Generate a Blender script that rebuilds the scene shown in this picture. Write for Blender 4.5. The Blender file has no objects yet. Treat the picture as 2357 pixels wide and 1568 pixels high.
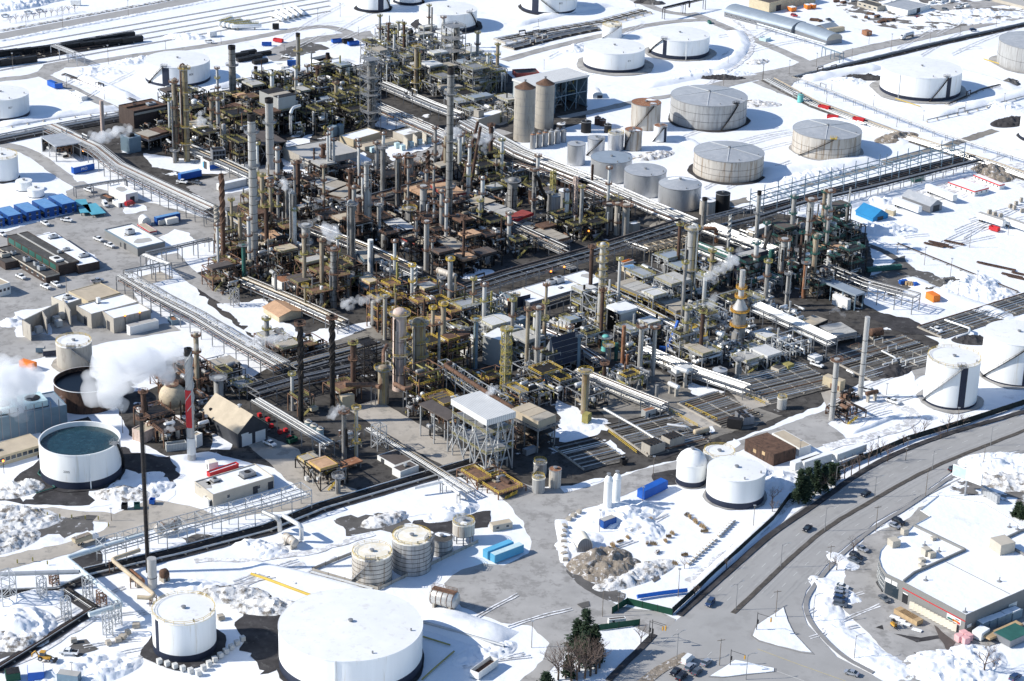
import bpy,bmesh,math,random
import numpy as np
from mathutils import Vector,noise as mnoise
random.seed(7)
rnd=random.random
def ru(a,b):return a+(b-a)*random.random()
PI=math.pi
SC=bpy.context.scene
COL=SC.collection
F,CX,CY,H,PIT,ROL=4970.,1178.5,784.,350.,math.radians(22.8),math.radians(1.6)
CO=(0.,583.1,1166.2,1743.2);RO=(0.,368.3,761.1,1163.1)
def D(rc,x,y):
	if rc is None:return x,y
	return CO[int(rc[1])]+x*.26042,RO[int(rc[0])]+y*.26042
def ray(x,y):
	a,b=x-CX,y-CY;c,s=math.cos(ROL),math.sin(ROL)
	r,d=a*c+b*s,-a*s+b*c
	return r,F*math.cos(PIT)-d*math.sin(PIT),-F*math.sin(PIT)-d*math.cos(PIT)
def gp(rc,x,y,z=0.):
	q=ray(*D(rc,x,y));t=(z-H)/q[2]
	return Vector((q[0]*t,q[1]*t,z))
def zat(rc,x,y,fwd):
	q=ray(*D(rc,x,y));return H+q[2]*fwd/q[1]
def mpp(p):
	return math.sqrt(p[0]**2+p[1]**2+(H-p[2])**2)/F
def pix(p):
	x,y,z=p[0],p[1],p[2]-H
	f=y*math.cos(PIT)-z*math.sin(PIT);u=y*math.sin(PIT)+z*math.cos(PIT)
	a,b=x/f*F,-u/f*F;c,s=math.cos(ROL),math.sin(ROL)
	return CX+a*c-b*s,CY+a*s+b*c
UA=math.radians(38.)
UU=Vector((math.cos(UA),math.sin(UA),0));VV=Vector((math.sin(UA),-math.cos(UA),0))
MATS={}
def mat(name,col,rough=.7,metal=0.,var=.15,scale=.25,col2=None,amt=.5,streak=0.,bump=0.,bscale=1.,spec=.3,rib=None,ribw=.5,snow=0.,detail=6):
	if name in MATS:return MATS[name]
	m=bpy.data.materials.new(name);m.use_nodes=True;nt=m.node_tree;N=nt.nodes;L=nt.links
	b=N['Principled BSDF'];b.inputs['Roughness'].default_value=rough;b.inputs['Metallic'].default_value=metal
	b.inputs['Specular IOR Level'].default_value=spec
	tc=N.new('ShaderNodeTexCoord');mp=N.new('ShaderNodeMapping');L.new(tc.outputs['Object'],mp.inputs['Vector'])
	if streak:mp.inputs['Scale'].default_value=(1,1,streak)
	n1=N.new('ShaderNodeTexNoise');n1.inputs['Scale'].default_value=scale;n1.inputs['Detail'].default_value=detail
	n1.inputs['Roughness'].default_value=.65;L.new(mp.outputs[0],n1.inputs['Vector'])
	def mix(fac,a,c,mode='MIX'):
		x=N.new('ShaderNodeMix');x.data_type='RGBA';x.blend_type=mode
		for s,v in((x.inputs[0],fac),(x.inputs[6],a),(x.inputs[7],c)):
			if hasattr(v,'is_linked'):L.new(v,s)
			elif isinstance(v,tuple):s.default_value=(*v[:3],1)
			else:s.default_value=v
		return x.outputs[2]
	def ramp(src,lo,hi):
		r=N.new('ShaderNodeMapRange');r.inputs[1].default_value=lo;r.inputs[2].default_value=hi
		L.new(src,r.inputs[0]);return r.outputs[0]
	d=tuple(c*(1-var)for c in col);l=tuple(min(1,c*(1+var))for c in col)
	out=mix(ramp(n1.outputs[0],.3,.7),d,l)
	if col2:
		n2=N.new('ShaderNodeTexNoise');n2.inputs['Scale'].default_value=scale*2.3;n2.inputs['Detail'].default_value=detail
		n2.noise_dimensions='4D';n2.inputs['Roughness'].default_value=.7;n2.inputs['W'].default_value=3;L.new(mp.outputs[0],n2.inputs['Vector'])
		e=.5+(.5-amt)*.45
		out=mix(ramp(n2.outputs[0],e-.04,e+.06),out,col2)
	hsrc=None
	if rib:
		w=N.new('ShaderNodeTexWave');w.inputs['Scale'].default_value=rib[1];w.bands_direction=rib[0]
		L.new(tc.outputs['Object'],w.inputs['Vector'])
		r=N.new('ShaderNodeMapRange');r.inputs[1].default_value=0;r.inputs[2].default_value=ribw;L.new(w.outputs[1],r.inputs[0])
		out=mix(r.outputs[0],tuple(c*.62 for c in col),out);hsrc=r.outputs[0]
	if snow:
		n3=N.new('ShaderNodeTexNoise');n3.inputs['Scale'].default_value=.09;n3.inputs['Detail'].default_value=8
		n3.inputs['Roughness'].default_value=.6;L.new(tc.outputs['Object'],n3.inputs['Vector'])
		e=.5+(.5-snow)*.5
		out=mix(ramp(n3.outputs[0],e-.015,e+.015),out,(.86,.88,.9))
	L.new(out,b.inputs['Base Color'])
	if bump:
		bn=N.new('ShaderNodeTexNoise');bn.inputs['Scale'].default_value=bscale;bn.inputs['Detail'].default_value=8
		L.new(tc.outputs['Object'],bn.inputs['Vector'])
		bp=N.new('ShaderNodeBump');bp.inputs['Strength'].default_value=bump;bp.inputs['Distance'].default_value=.6
		L.new(bn.outputs[0],bp.inputs['Height']);L.new(bp.outputs[0],b.inputs['Normal'])
	MATS[name]=m;return m
def M(n):
	return MATS[n]
mat('snow',(.84,.86,.885),.6,0,.06,.03,(.66,.67,.69),.2,bump=.55,bscale=.22,spec=.2,detail=9)
mat('dirty_snow',(.72,.72,.71),.8,0,.12,.12,(.2,.18,.155),.42,bump=.6,bscale=.8)
mat('soil_pile',(.24,.205,.165),.95,0,.35,.3,(.75,.75,.76),.3,bump=.7,bscale=.9)
mat('asphalt',(.37,.36,.345),.9,0,.15,.08,(.27,.262,.25),.42,spec=.15)
mat('highway',(.345,.34,.33),.9,0,.08,.06,(.31,.305,.295),.35,spec=.15)
mat('concrete_yard',(.42,.385,.335),.9,0,.16,.1,(.3,.28,.25),.35,spec=.15)
mat('black_soil',(.055,.053,.055),.95,0,.4,.15,(.1,.1,.1),.3,spec=.1)
mat('dark_soil',(.12,.115,.11),.95,0,.3,.12,(.75,.77,.8),.22,spec=.1)
mat('yard',(.08,.075,.07),.95,0,.35,.12,(.04,.038,.037),.4,snow=.2,spec=.1)
mat('yard_snowy',(.18,.17,.16),.95,0,.3,.1,(.1,.095,.09),.4,snow=.5,spec=.1)
mat('yard_bare',(.24,.225,.2),.95,0,.22,.09,(.15,.14,.128),.4,snow=.12,spec=.1)
mat('wheel_track',(.315,.31,.3),.9,0,.1,.1,(.345,.34,.33),.6)
mat('salt_track',(.39,.385,.375),.9,0,.1,.3,(.345,.34,.33),.45)
mat('trench',(.14,.132,.12),.95,0,.3,.15,(.09,.085,.08),.4,snow=.15,spec=.1)
mat('tyre_track',(.5,.5,.5),.9,0,.3,.2,(.85,.86,.88),.5)
mat('white_paint',(.8,.81,.8),.45,0,.05,.3,(.7,.68,.62),.27,streak=.07)
mat('white_roof',(.8,.805,.8),.5,0,.05,.15,(.7,.69,.66),.3)
mat('cream_roof',(.8,.74,.6),.6,0,.08,.15,(.83,.82,.78),.45)
mat('tank_grey',(.42,.42,.41),.55,.2,.12,.5,(.29,.28,.27),.42,streak=.06)
mat('tank_stain',(.5,.47,.42),.6,.1,.14,.45,(.3,.24,.18),.4,streak=.06)
mat('tank_silver',(.56,.57,.58),.38,.55,.08,.3,(.46,.47,.48),.4,streak=.2)
mat('grey_roof',(.4,.42,.44),.55,.2,.1,.2,(.47,.48,.49),.4)
mat('navy_band',(.02,.027,.05),.6,0,.2)
mat('black',(.017,.017,.018),.6,0,.3)
mat('dark_steel',(.026,.025,.026),.6,.3,.35,.6,(.075,.055,.042),.35)
mat('brown_rust',(.085,.05,.036),.85,0,.35,.3,(.04,.027,.022),.4,streak=.3)
mat('bright_rust',(.26,.12,.065),.85,0,.3,.4,(.4,.26,.17),.35,streak=.3)
mat('rust_plate',(.13,.075,.05),.85,0,.3,.3,(.07,.042,.03),.4)
mat('steel',(.3,.305,.31),.5,.35,.14,.5,(.25,.24,.23),.35)
mat('galv',(.46,.475,.485),.45,.4,.1,.4)
mat('insul',(.52,.52,.5),.4,.4,.12,.5,(.42,.4,.37),.35)
mat('insul_bright',(.75,.75,.73),.35,.35,.08,.5)
mat('beige_pipe',(.52,.43,.3),.65,0,.15,.3,(.4,.33,.25),.4)
mat('rust_pipe',(.2,.115,.075),.75,0,.25,.4,(.1,.068,.052),.4)
mat('concrete',(.4,.37,.32),.9,0,.12,.3,(.3,.275,.24),.35,streak=.2)
mat('column_grey',(.29,.285,.27),.55,.2,.13,.4,(.15,.14,.13),.4,streak=.25)
mat('column_tan',(.3,.26,.19),.7,.1,.2,.3,(.2,.135,.09),.4,streak=.25)
mat('column_light',(.47,.465,.445),.5,.25,.1,.4,(.42,.4,.37),.32,streak=.25)
mat('pinkish',(.55,.44,.38),.7,0,.15,.3,(.34,.22,.17),.33,streak=.3)
mat('yellow',(.58,.41,.07),.6,0,.15)
mat('yellow_green',(.33,.29,.1),.65,0,.2,.5,(.24,.22,.09),.35)
mat('orange',(.75,.2,.03),.6,0,.12)
mat('amber',(.55,.3,.05),.6,0,.15)
mat('red',(.5,.03,.035),.5,0,.15)
mat('red_clad',(.3,.06,.05),.6,0,.25,.3,(.23,.05,.04),.35)
mat('green_steel',(.035,.125,.105),.6,.1,.2)
mat('fence_green',(.012,.075,.045),.7,0,.2,rib=('X',.9))
mat('fence_black',(.018,.024,.022),.8,0,.3)
mat('grass_verge',(.09,.08,.07),.95,0,.4,.5,(.06,.055,.05),.4)
mat('teal',(.16,.5,.46),.5,0,.1)
mat('pale_blue',(.5,.66,.68),.5,0,.08,.3,(.6,.72,.72),.4)
mat('pale_pipe',(.6,.68,.7),.5,.1,.06)
mat('blue',(.015,.1,.42),.55,0,.12)
mat('blue_clad',(.012,.085,.33),.55,0,.12,rib=('X',1.2))
mat('sky_blue',(.13,.47,.72),.55,0,.08,rib=('X',1.))
mat('blue_roof',(.13,.29,.53),.6,0,.1,.3,(.2,.36,.57),.35)
mat('blue_tent',(.02,.2,.42),.7,0,.1)
mat('teal_roof',(.1,.36,.46),.6,0,.12)
mat('steel_blue',(.2,.29,.36),.6,.1,.15,rib=('X',.8))
mat('cladding',(.52,.53,.51),.6,0,.07,.3,rib=('X',.55),ribw=.25)
mat('cladding_y',(.52,.53,.51),.6,0,.07,.3,rib=('Y',.55),ribw=.25)
mat('grey_wall',(.22,.22,.214),.8,0,.05,.2)
mat('beige_wall',(.47,.43,.36),.85,0,.08,.3)
mat('tan_wall',(.53,.45,.31),.85,0,.1,.3,(.43,.37,.27),.3)
mat('white_wall',(.72,.72,.69),.75,0,.06,.3)
mat('dark_wall',(.05,.053,.06),.75,0,.2,.3)
mat('brick_dark',(.07,.052,.045),.85,0,.25,.5)
mat('shed_grey',(.3,.31,.33),.6,.15,.1,rib=('X',.5))
mat('roof_tar',(.075,.073,.07),.9,0,.25,.2,(.12,.117,.11),.35)
mat('roof_gravel',(.42,.41,.385),.9,0,.08,.3)
mat('roof_brown',(.1,.085,.078),.9,0,.2,.3)
mat('roof_tan',(.47,.4,.3),.85,0,.12,.25,(.44,.37,.28),.3)
mat('roof_panel',(.42,.38,.315),.8,0,.14,.25,(.36,.31,.25),.35,rib=('X',.42),ribw=.2)
mat('roof_panel_grey',(.46,.45,.42),.75,0,.12,.25,(.33,.32,.29),.33,rib=('X',.42),ribw=.2)
mat('roof_pale',(.66,.66,.64),.6,.1,.07,.25,rib=('X',.35),ribw=.15)
mat('roof_copper',(.52,.33,.2),.8,0,.18,.3,(.4,.24,.15),.35)
mat('roof_bluegrey',(.3,.35,.4),.55,.2,.1,.2)
mat('glass',(.03,.045,.06),.12,0,.1,spec=.6)
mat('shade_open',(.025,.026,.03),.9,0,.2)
mat('timber',(.45,.32,.18),.85,0,.2)
mat('stone',(.4,.36,.3),.9,0,.25,.5)
mat('concrete_block',(.55,.55,.53),.9,0,.12)
mat('pink',(.75,.42,.42),.7,0,.1)
mat('dead_reed',(.36,.26,.15),.95,0,.3)
mat('car_white',(.78,.79,.79),.3,0,.02,spec=.5)
mat('car_silver',(.42,.45,.5),.3,.4,.03)
mat('car_black',(.018,.02,.028),.25,0,.1,spec=.5)
mat('car_blue',(.03,.06,.14),.28,0,.1,spec=.5)
mat('car_grey',(.12,.14,.17),.3,.3,.05)
mat('car_red',(.36,.015,.02),.3,0,.05,spec=.5)
mat('tyre',(.02,.02,.02),.9)
mat('dark_water',(.012,.038,.05),.25,0,.3,.15,(.02,.055,.07),.4,spec=.35)
mat('black_liquid',(.004,.005,.008),.3,0,.2)
mat('road_line',(.58,.58,.56),.9,0,.1,1.2,(.345,.34,.33),.36)
mat('yellow_line',(.55,.46,.22),.9,0,.1,1.2,(.345,.34,.33),.36)
mat('kerb',(.26,.255,.25),.9,0,.15)
mat('bark',(.09,.065,.05),.9,0,.3)
mat('twigs',(.16,.12,.1),.9,0,.3)
mat('needles',(.028,.05,.028),.85,0,.45,1.2,(.05,.07,.03),.35)
mat('pole_wood',(.2,.17,.14),.9,0,.2)
def emit(name,col,e):
	m=mat(name,col);b=m.node_tree.nodes['Principled BSDF']
	b.inputs['Emission Color'].default_value=(*col,1);b.inputs['Emission Strength'].default_value=e;return m
emit('lamp_orange',(1,.28,.04),3.)
class MB:
	def __init__(s):s.v=[];s.f=[];s.mi=[];s.cur=0
	def add(s,vs,fs):
		o=len(s.v);s.v+=vs;s.f+=[tuple(i+o for i in f)for f in fs];s.mi+=[s.cur]*len(fs);return s
	def box(s,x0,x1,y0,y1,z0,z1,rot=0,c=None):
		p=[(x0,y0),(x1,y0),(x1,y1),(x0,y1)]
		if rot:
			cc,ss=math.cos(rot),math.sin(rot);ox,oy=c or(0,0)
			p=[(ox+(x-ox)*cc-(y-oy)*ss,oy+(x-ox)*ss+(y-oy)*cc)for x,y in p]
		return s.prism(p,z0,z1)
	def prism(s,p,z0,z1,top=None):
		n=len(p);q=top or p
		vs=[(x,y,z0)for x,y in p]+[(x,y,z1)for x,y in q]
		fs=[(i,(i+1)%n,n+(i+1)%n,n+i)for i in range(n)]+[tuple(range(n-1,-1,-1)),tuple(range(n,2*n))]
		return s.add(vs,fs)
	def beam(s,a,b,w=.3,h=None):
		a,b=Vector(a),Vector(b);d=b-a
		if d.length<1e-4:return s
		d.normalize();up=Vector((0,0,1))if abs(d.z)<.95 else Vector((1,0,0))
		x=d.cross(up).normalized()*w/2;y=x.cross(d).normalized()*(h or w)/2
		vs=[tuple(p+sx*x+sy*y)for p in(a,b)for sx,sy in((-1,-1),(1,-1),(1,1),(-1,1))]
		return s.add(vs,[(0,1,5,4),(1,2,6,5),(2,3,7,6),(3,0,4,7),(3,2,1,0),(4,5,6,7)])
	def lathe(s,pr,n=24,c=(0,0),cap=True,a0=0,a1=2*PI):
		vs=[];fs=[];k=len(pr);full=abs(a1-a0-2*PI)<1e-6;m=n if full else n+1
		for i in range(m):
			a=a0+(a1-a0)*i/n
			for r,z in pr:vs.append((c[0]+r*math.cos(a),c[1]+r*math.sin(a),z))
		for i in range(n):
			j=(i+1)%m
			for q in range(k-1):fs.append((i*k+q,j*k+q,j*k+q+1,i*k+q+1))
		if cap and full:
			if pr[-1][0]>1e-3:fs.append(tuple(i*k+k-1 for i in range(n)))
			if pr[0][0]>1e-3:fs.append(tuple(i*k for i in range(n-1,-1,-1)))
		return s.add(vs,fs)
	def tube(s,pts,r,n=6,r1=None):
		pts=[Vector(p)for p in pts];vs=[];fs=[];k=len(pts);pn=None
		for i,p in enumerate(pts):
			d=(pts[min(i+1,k-1)]-pts[max(i-1,0)])
			if d.length<1e-6:d=Vector((0,0,1))
			d.normalize();up=Vector((0,0,1))if abs(d.z)<.9 else(pn or Vector((1,0,0)))
			x=d.cross(up)
			if x.length<1e-5:x=d.cross(Vector((0,1,0)))
			x.normalize();y=x.cross(d).normalized();pn=y
			rr=r if r1 is None else r+(r1-r)*i/max(1,k-1)
			if 0<i<k-1:
				e=(pts[i]-pts[i-1]).normalized();rr=rr/max(.6,math.sqrt(max(.05,(1+e.dot((pts[i+1]-pts[i]).normalized()))/2)))
			for j in range(n):
				a=2*PI*j/n;q=p+x*(rr*math.cos(a))+y*(rr*math.sin(a));vs.append((q.x,q.y,q.z))
		for i in range(k-1):
			for j in range(n):
				l=(j+1)%n;fs.append((i*n+j,i*n+l,(i+1)*n+l,(i+1)*n+j))
		fs.append(tuple(range(n-1,-1,-1)));fs.append(tuple((k-1)*n+j for j in range(n)))
		return s.add(vs,fs)
	def drum(s,a,b,r,n=14):
		a,b=Vector(a),Vector(b);d=(b-a).normalized()
		up=Vector((0,0,1))if abs(d.z)<.9 else Vector((1,0,0));x=d.cross(up).normalized();y=x.cross(d)
		Lh=(b-a).length;h=r*.5;pr=[(0,0),(r*.6,h*.2),(r*.92,h*.6),(r,h),(r,Lh-h),(r*.92,Lh-h*.6),(r*.6,Lh-h*.2),(0,Lh)]
		vs=[];fs=[];k=len(pr)
		for i in range(n):
			an=2*PI*i/n
			for rr,t in pr:q=a+d*t+x*(rr*math.cos(an))+y*(rr*math.sin(an));vs.append((q.x,q.y,q.z))
		for i in range(n):
			j=(i+1)%n
			for q in range(k-1):fs.append((i*k+q,i*k+q+1,j*k+q+1,j*k+q))
		return s.add(vs,fs)
	def rail(s,pts,h=1.1,w=.07,closed=False,step=2.5):
		p=[Vector(q)for q in pts];p=p+[p[0]]if closed else p
		for a,b in zip(p,p[1:]):
			for z in(h,h*.5):s.beam(a+Vector((0,0,z)),b+Vector((0,0,z)),w)
			n=max(1,int((b-a).length/step))
			for i in range(n):q=a.lerp(b,i/n);s.beam(q,q+Vector((0,0,h)),w)
		return s
	def ring(s,r,z,h=.3,t=.3,n=24,c=(0,0)):
		return s.lathe([(r,z),(r+t,z),(r+t,z+h),(r,z+h),(r,z)],n,c,False)
	def ladder(s,x,y,z0,z1,ox,oy):
		tx,ty=-oy,ox
		for q in(-.3,.3):s.beam((x+tx*q,y+ty*q,z0),(x+tx*q,y+ty*q,z1),.1)
		return s.box(x-.32,x+.32,y-.32,y+.32,z1-.1,z1)
	def sphere(s,c,r,n=16,m=10,sz=1):
		pr=[(r*math.sin(PI*i/m),c[2]-r*sz*math.cos(PI*i/m))for i in range(m+1)];pr[0]=(0,pr[0][1]);pr[-1]=(0,pr[-1][1])
		return s.lathe(pr,n,(c[0],c[1]))
	def build(s,name,m,parent=None,smooth=False,label=None,loc=None):
		if not s.v:return None
		me=bpy.data.meshes.new(name);me.from_pydata(s.v,[],s.f)
		ms=m if isinstance(m,(list,tuple))else[m]
		for q in ms:me.materials.append(MATS[q]if isinstance(q,str)else q)
		if len(ms)>1:me.polygons.foreach_set('material_index',s.mi)
		if smooth:
			me.polygons.foreach_set('use_smooth',[True]*len(me.polygons))
			try:me.set_sharp_from_angle(angle=math.radians(38))
			except Exception:pass
		me.update()
		o=bpy.data.objects.new(name,me);COL.objects.link(o)
		if parent is not None:o.parent=parent
		if loc is not None:o.location=loc
		if label:o['label']=label
		return o
THINGS=[]
def tag(o,label,cat,group=None,lm=None):
	o['label']=label;o['category']=cat;o['kind']='thing'
	if group:o['group']=group
	THINGS.append(o);return o
def thing(name,label,cat,loc=(0,0,0),rz=0,group=None):
	o=bpy.data.objects.new(name,None);o.empty_display_size=.5;COL.objects.link(o)
	o.location=loc;o.rotation_euler=(0,0,rz);return tag(o,label,cat,group)
def kids(o):return[c for c in bpy.data.objects if c.parent==o]
KID={}
def dup(root,loc,rz,label,group=None,cat=None,sc=None):
	if root.name not in KID:KID[root.name]=[(c,kids(c))for c in kids(root)]
	r=root.copy();COL.objects.link(r);r.location=loc;r.rotation_euler=(0,0,rz)
	if sc:r.scale=sc
	for c,gs in KID[root.name]:
		d=c.copy();COL.objects.link(d);d.parent=r
		for g in gs:e=g.copy();COL.objects.link(e);e.parent=d
	tag(r,label,cat or root['category'],group or root.get('group'));return r
def setting(name,mb,m,loc=None,smooth=False,kind='structure'):
	o=mb.build(name,m,None,smooth,None,loc);o['kind']=kind;return o
def text_mb(txt,size):
	cu=bpy.data.curves.new('lettering','FONT');cu.body=txt;cu.size=size;cu.align_x='CENTER';cu.align_y='CENTER'
	o=bpy.data.objects.new('lettering',cu);COL.objects.link(o)
	dg=bpy.context.evaluated_depsgraph_get();me=bpy.data.meshes.new_from_object(o.evaluated_get(dg))
	mb=MB();mb.add([tuple(v.co)for v in me.vertices],[tuple(p.vertices)for p in me.polygons])
	bpy.data.objects.remove(o);bpy.data.curves.remove(cu);bpy.data.meshes.remove(me);return mb
def setup():
	w=bpy.data.worlds.new('World');SC.world=w;w.use_nodes=True;nt=w.node_tree
	bg=nt.nodes['Background'];sky=nt.nodes.new('ShaderNodeTexSky');sky.sky_type='NISHITA';sky.sun_disc=False
	el,az=math.radians(33.5),math.radians(187.)
	sky.sun_elevation=el;sky.sun_rotation=PI/2-az;sky.altitude=300;sky.air_density=1.;sky.dust_density=.4;sky.ozone_density=4.
	nt.links.new(sky.outputs[0],bg.inputs[0]);bg.inputs[1].default_value=SKY
	l=bpy.data.lights.new('sun','SUN');l.energy=SUN;l.angle=math.radians(.5);l.color=(1,.945,.86)
	o=bpy.data.objects.new('sun',l);COL.objects.link(o)
	d=Vector((math.cos(el)*math.cos(az),math.cos(el)*math.sin(az),math.sin(el)))
	o.rotation_euler=d.to_track_quat('Z','Y').to_euler();o.location=(0,800,400)
	c=bpy.data.cameras.new('camera');c.sensor_width=36;c.lens=F/2357*36;c.clip_start=5;c.clip_end=9000
	k=bpy.data.objects.new('camera',c);COL.objects.link(k);k.location=(0,0,H)
	from mathutils import Matrix
	k.matrix_world=Matrix.Translation((0,0,H))@(Matrix.Rotation(PI/2-PIT,4,'X')@Matrix.Rotation(ROL,4,'Z'))
	SC.camera=k
	v=SC.view_settings;v.view_transform='Standard';v.look='None';v.exposure=EXPO;v.gamma=1
	cy=SC.cycles;cy.max_bounces=10;cy.diffuse_bounces=3;cy.glossy_bounces=2;cy.volume_bounces=9;cy.transparent_max_bounces=8
	cy.use_denoising=True;cy.caustics_reflective=False;cy.caustics_refractive=False;cy.volume_step_rate=2
SUN,SKY,EXPO=4.6,.125,.34
setup()
PZ=[.015]
def jag(pts,amp,step,closed=True):
	out=[];n=len(pts);off=ru(0,99)
	for i in range(n if closed else n-1):
		a,b=pts[i],pts[(i+1)%n];L=math.hypot(b[0]-a[0],b[1]-a[1]);k=max(1,int(L/step))
		for j in range(k):
			t=j/k;x,y=a[0]+(b[0]-a[0])*t,a[1]+(b[1]-a[1])*t
			q=mnoise.noise_vector(Vector((x*.16,y*.16,off)))+.5*mnoise.noise_vector(Vector((x*.6,y*.6,off)))
			out.append((x+q.x*amp,y+q.y*amp))
	if not closed:out.append(tuple(pts[-1][:2]))
	return out
def poly_sheet(name,pts,m,amp=1.,step=2.,kind='structure',z=None,h=None):
	p=jag([(q[0],q[1])for q in pts],amp,step)if amp else[(q[0],q[1])for q in pts]
	if z is None:PZ[0]+=.002;z=PZ[0]
	bm=bmesh.new();vs=[bm.verts.new((x,y,z))for x,y in p]
	try:f=bm.faces.new(vs)
	except Exception:bm.free();return
	f.normal_update()
	if f.normal.z<0:f.normal_flip()
	if h:
		r=bmesh.ops.extrude_face_region(bm,geom=[f]);bmesh.ops.translate(bm,vec=(0,0,h),verts=[v for v in r['geom']if isinstance(v,bmesh.types.BMVert)])
	bmesh.ops.triangulate(bm,faces=bm.faces[:]);me=bpy.data.meshes.new(name);bm.to_mesh(me);bm.free()
	me.materials.append(M(m));o=bpy.data.objects.new(name,me);COL.objects.link(o);o['kind']=kind;return o
def patch(name,m,pts,amp=1.2,rc=None,step=2.,h=None):
	return poly_sheet(name,[gp(rc,*p)for p in pts],m,amp,step,h=h)
def smooth_line(P,it=2):
	for _ in range(it):
		q=[P[0]]
		for a,b in zip(P,P[1:]):q+=[a*.75+b*.25,a*.25+b*.75]
		P=q+[P[-1]]
	return P
def road(pts,w,m='asphalt',rc=None,amp=.6,name='road',z=None):
	P=smooth_line([gp(rc,*p)for p in pts]);L=[];R=[]
	for i,p in enumerate(P):
		d=(P[min(i+1,len(P)-1)]-P[max(i-1,0)]).normalized();n=Vector((-d.y,d.x,0));L.append(p+n*w/2);R.append(p-n*w/2)
	return poly_sheet(name,L+R[::-1],m,amp,2.5,z=z)
g=MB();g.add([(-2600,-200,0),(2600,-200,0),(2600,5200,0),(-2600,5200,0)],[(0,1,2,3)]);setting('ground',g,'snow')
road([(-60,96),(0,84),(180,50),(365,16),(560,-25),(760,-70)],13,'highway',amp=.3)
for k in range(5):
	a=gp(None,-40,118+k*13);b=gp(None,760,-22+k*12)
	for s in(-.8,.8):
		n=Vector((-(b-a).y,(b-a).x,0)).normalized()*s;mb=MB();mb.beam(a+n+Vector((0,0,.1)),b+n+Vector((0,0,.1)),.22,.2);o=setting('railway',mb,'dark_steel')
road([(-30,190),(0,183),(60,178),(95,170),(125,152),(190,148),(250,137),(340,124),(490,104),(590,86),(735,57),(800,72),(870,107),(930,140)],8)
road([(85,168),(165,203),(240,240),(290,262)],7);patch('yard','asphalt',[(100,148),(190,132),(215,140),(200,152),(150,156),(120,172),(80,176)])
road([(858,78),(800,82),(720,92),(655,108),(632,124),(650,140)],13,'asphalt',amp=2)
patch('yard','dark_soil',[(655,112),(720,96),(760,112),(700,126),(640,138)],3)
road([(-20,330),(44,340),(90,362),(140,402),(192,430)],8)
patch('yard','yard',[(100,335),(170,300),(300,262),(520,208),(800,150),(880,160),(960,118),(1060,120),(1150,150),(1190,190),(1350,230),(1350,280),(1180,330),(1300,380),(1380,440),(1480,470),(1640,470),(1990,520),(2010,600),(1990,700),(2160,790),(2140,830),(1990,890),(1640,1035),(1330,1120),(1240,1120),(1100,1100),(1000,1150),(740,1150),(640,1080),(480,1040),(380,1050),(300,1000),(250,900),(400,820),(560,880),(650,830),(480,700),(480,620),(560,520),(500,470),(280,380)])
patch('yard','concrete_yard',[(1070,200),(1110,215),(1200,250),(1190,275),(1150,290),(1040,255),(1060,225)])
patch('yard','snow',[(880,262),(920,262),(960,285),(900,300),(860,290)])
patch('yard','snow',[(640,330),(720,310),(690,385),(840,350),(860,380),(700,420),(655,400)],2)
patch('yard','snow',[(880,340),(1010,312),(1020,330),(900,372)],2)
patch('yard','snow',[(330,355),(470,370),(560,360),(600,380),(520,400),(440,400),(350,385)],2)
road([(1160,300),(1040,338),(940,372),(860,415),(760,450)],13,'asphalt',amp=1)
patch('yard','asphalt',[(430,430),(500,405),(600,380),(640,385),(640,430),(560,470),(500,480)],2)
patch('yard','asphalt',[(-20,545),(40,525),(170,488),(150,440),(190,425),(330,462),(470,500),(540,520),(480,560),(400,545),(370,580),(290,640),(320,700),(420,760),(330,775),(240,790),(-20,850),(-20,640)])
for q in([(355,552),(400,528),(440,535),(460,590),(400,610),(380,590)],[(80,540),(110,535),(235,600),(190,612)],[(390,600),(450,600),(480,640),(470,680),(420,640)],[(500,700),(560,700),(620,730),(560,750)],[(160,395),(210,380),(262,395),(250,415),(180,420)],[(30,720),(120,705),(120,770),(40,775)],[(380,700),(420,720),(410,740),(340,750),(300,775),(290,765)],[(280,470),(330,470),(340,485),(290,492)],[(500,435),(560,425),(580,435),(510,450)]):
	patch('snow_cover','snow',q,2.)
patch('yard','black_soil',[(440,630),(480,618),(500,660),(490,690),(460,680)],2)
road([(390,585),(440,640),(520,690),(580,725)],8,'asphalt')
patch('yard','concrete_yard',[(310,640),(370,625),(400,640),(340,655)],.4)
road([(660,818),(760,795),(890,760),(1010,715)],13,'yard_bare',amp=1)
patch('snow_cover','snow',[(640,810),(730,760),(850,740),(860,752),(780,785),(690,800)],2)
patch('snow_cover','snow',[(510,700),(600,690),(640,730),(700,770),(640,800),(560,760)],3)
patch('yard','black_soil',[(-20,1150),(40,1100),(90,1060),(100,990),(200,960),(300,1040),(395,1055),(412,1090),(395,1120),(330,1128),(250,1120),(225,1160),(90,1165)],2)
for q in([(200,1165),(240,1110),(290,1080),(375,1105),(400,1130),(370,1165),(280,1172)],[(-20,1130),(30,1110),(85,1120),(80,1150),(-20,1150)],[(300,870),(370,855),(390,880),(310,900)],[(480,990),(540,1000),(540,1020),(490,1040)]):
	patch('snow_cover','snow',q,3.5)
patch('yard','concrete_yard',[(265,1182),(345,1150),(445,1165),(500,1188),(630,1160),(705,1138),(640,1085),(560,1012),(600,1000),(680,1030),(760,1110),(820,1130),(690,1170),(350,1220),(262,1238),(160,1275),(-20,1320),(-20,1285),(150,1252),(235,1222),(250,1205),(150,1190),(-20,1180),(-20,1162),(90,1168)])
patch('yard','dark_soil',[(60,1200),(200,1195),(220,1225),(150,1240),(80,1230)],5)
patch('yard','black_soil',[(160,1280),(230,1262),(235,1300),(180,1310)],1)
road([(833,930),(960,1008),(1060,1062),(1130,1105)],15,'concrete_yard',amp=.5)
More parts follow.
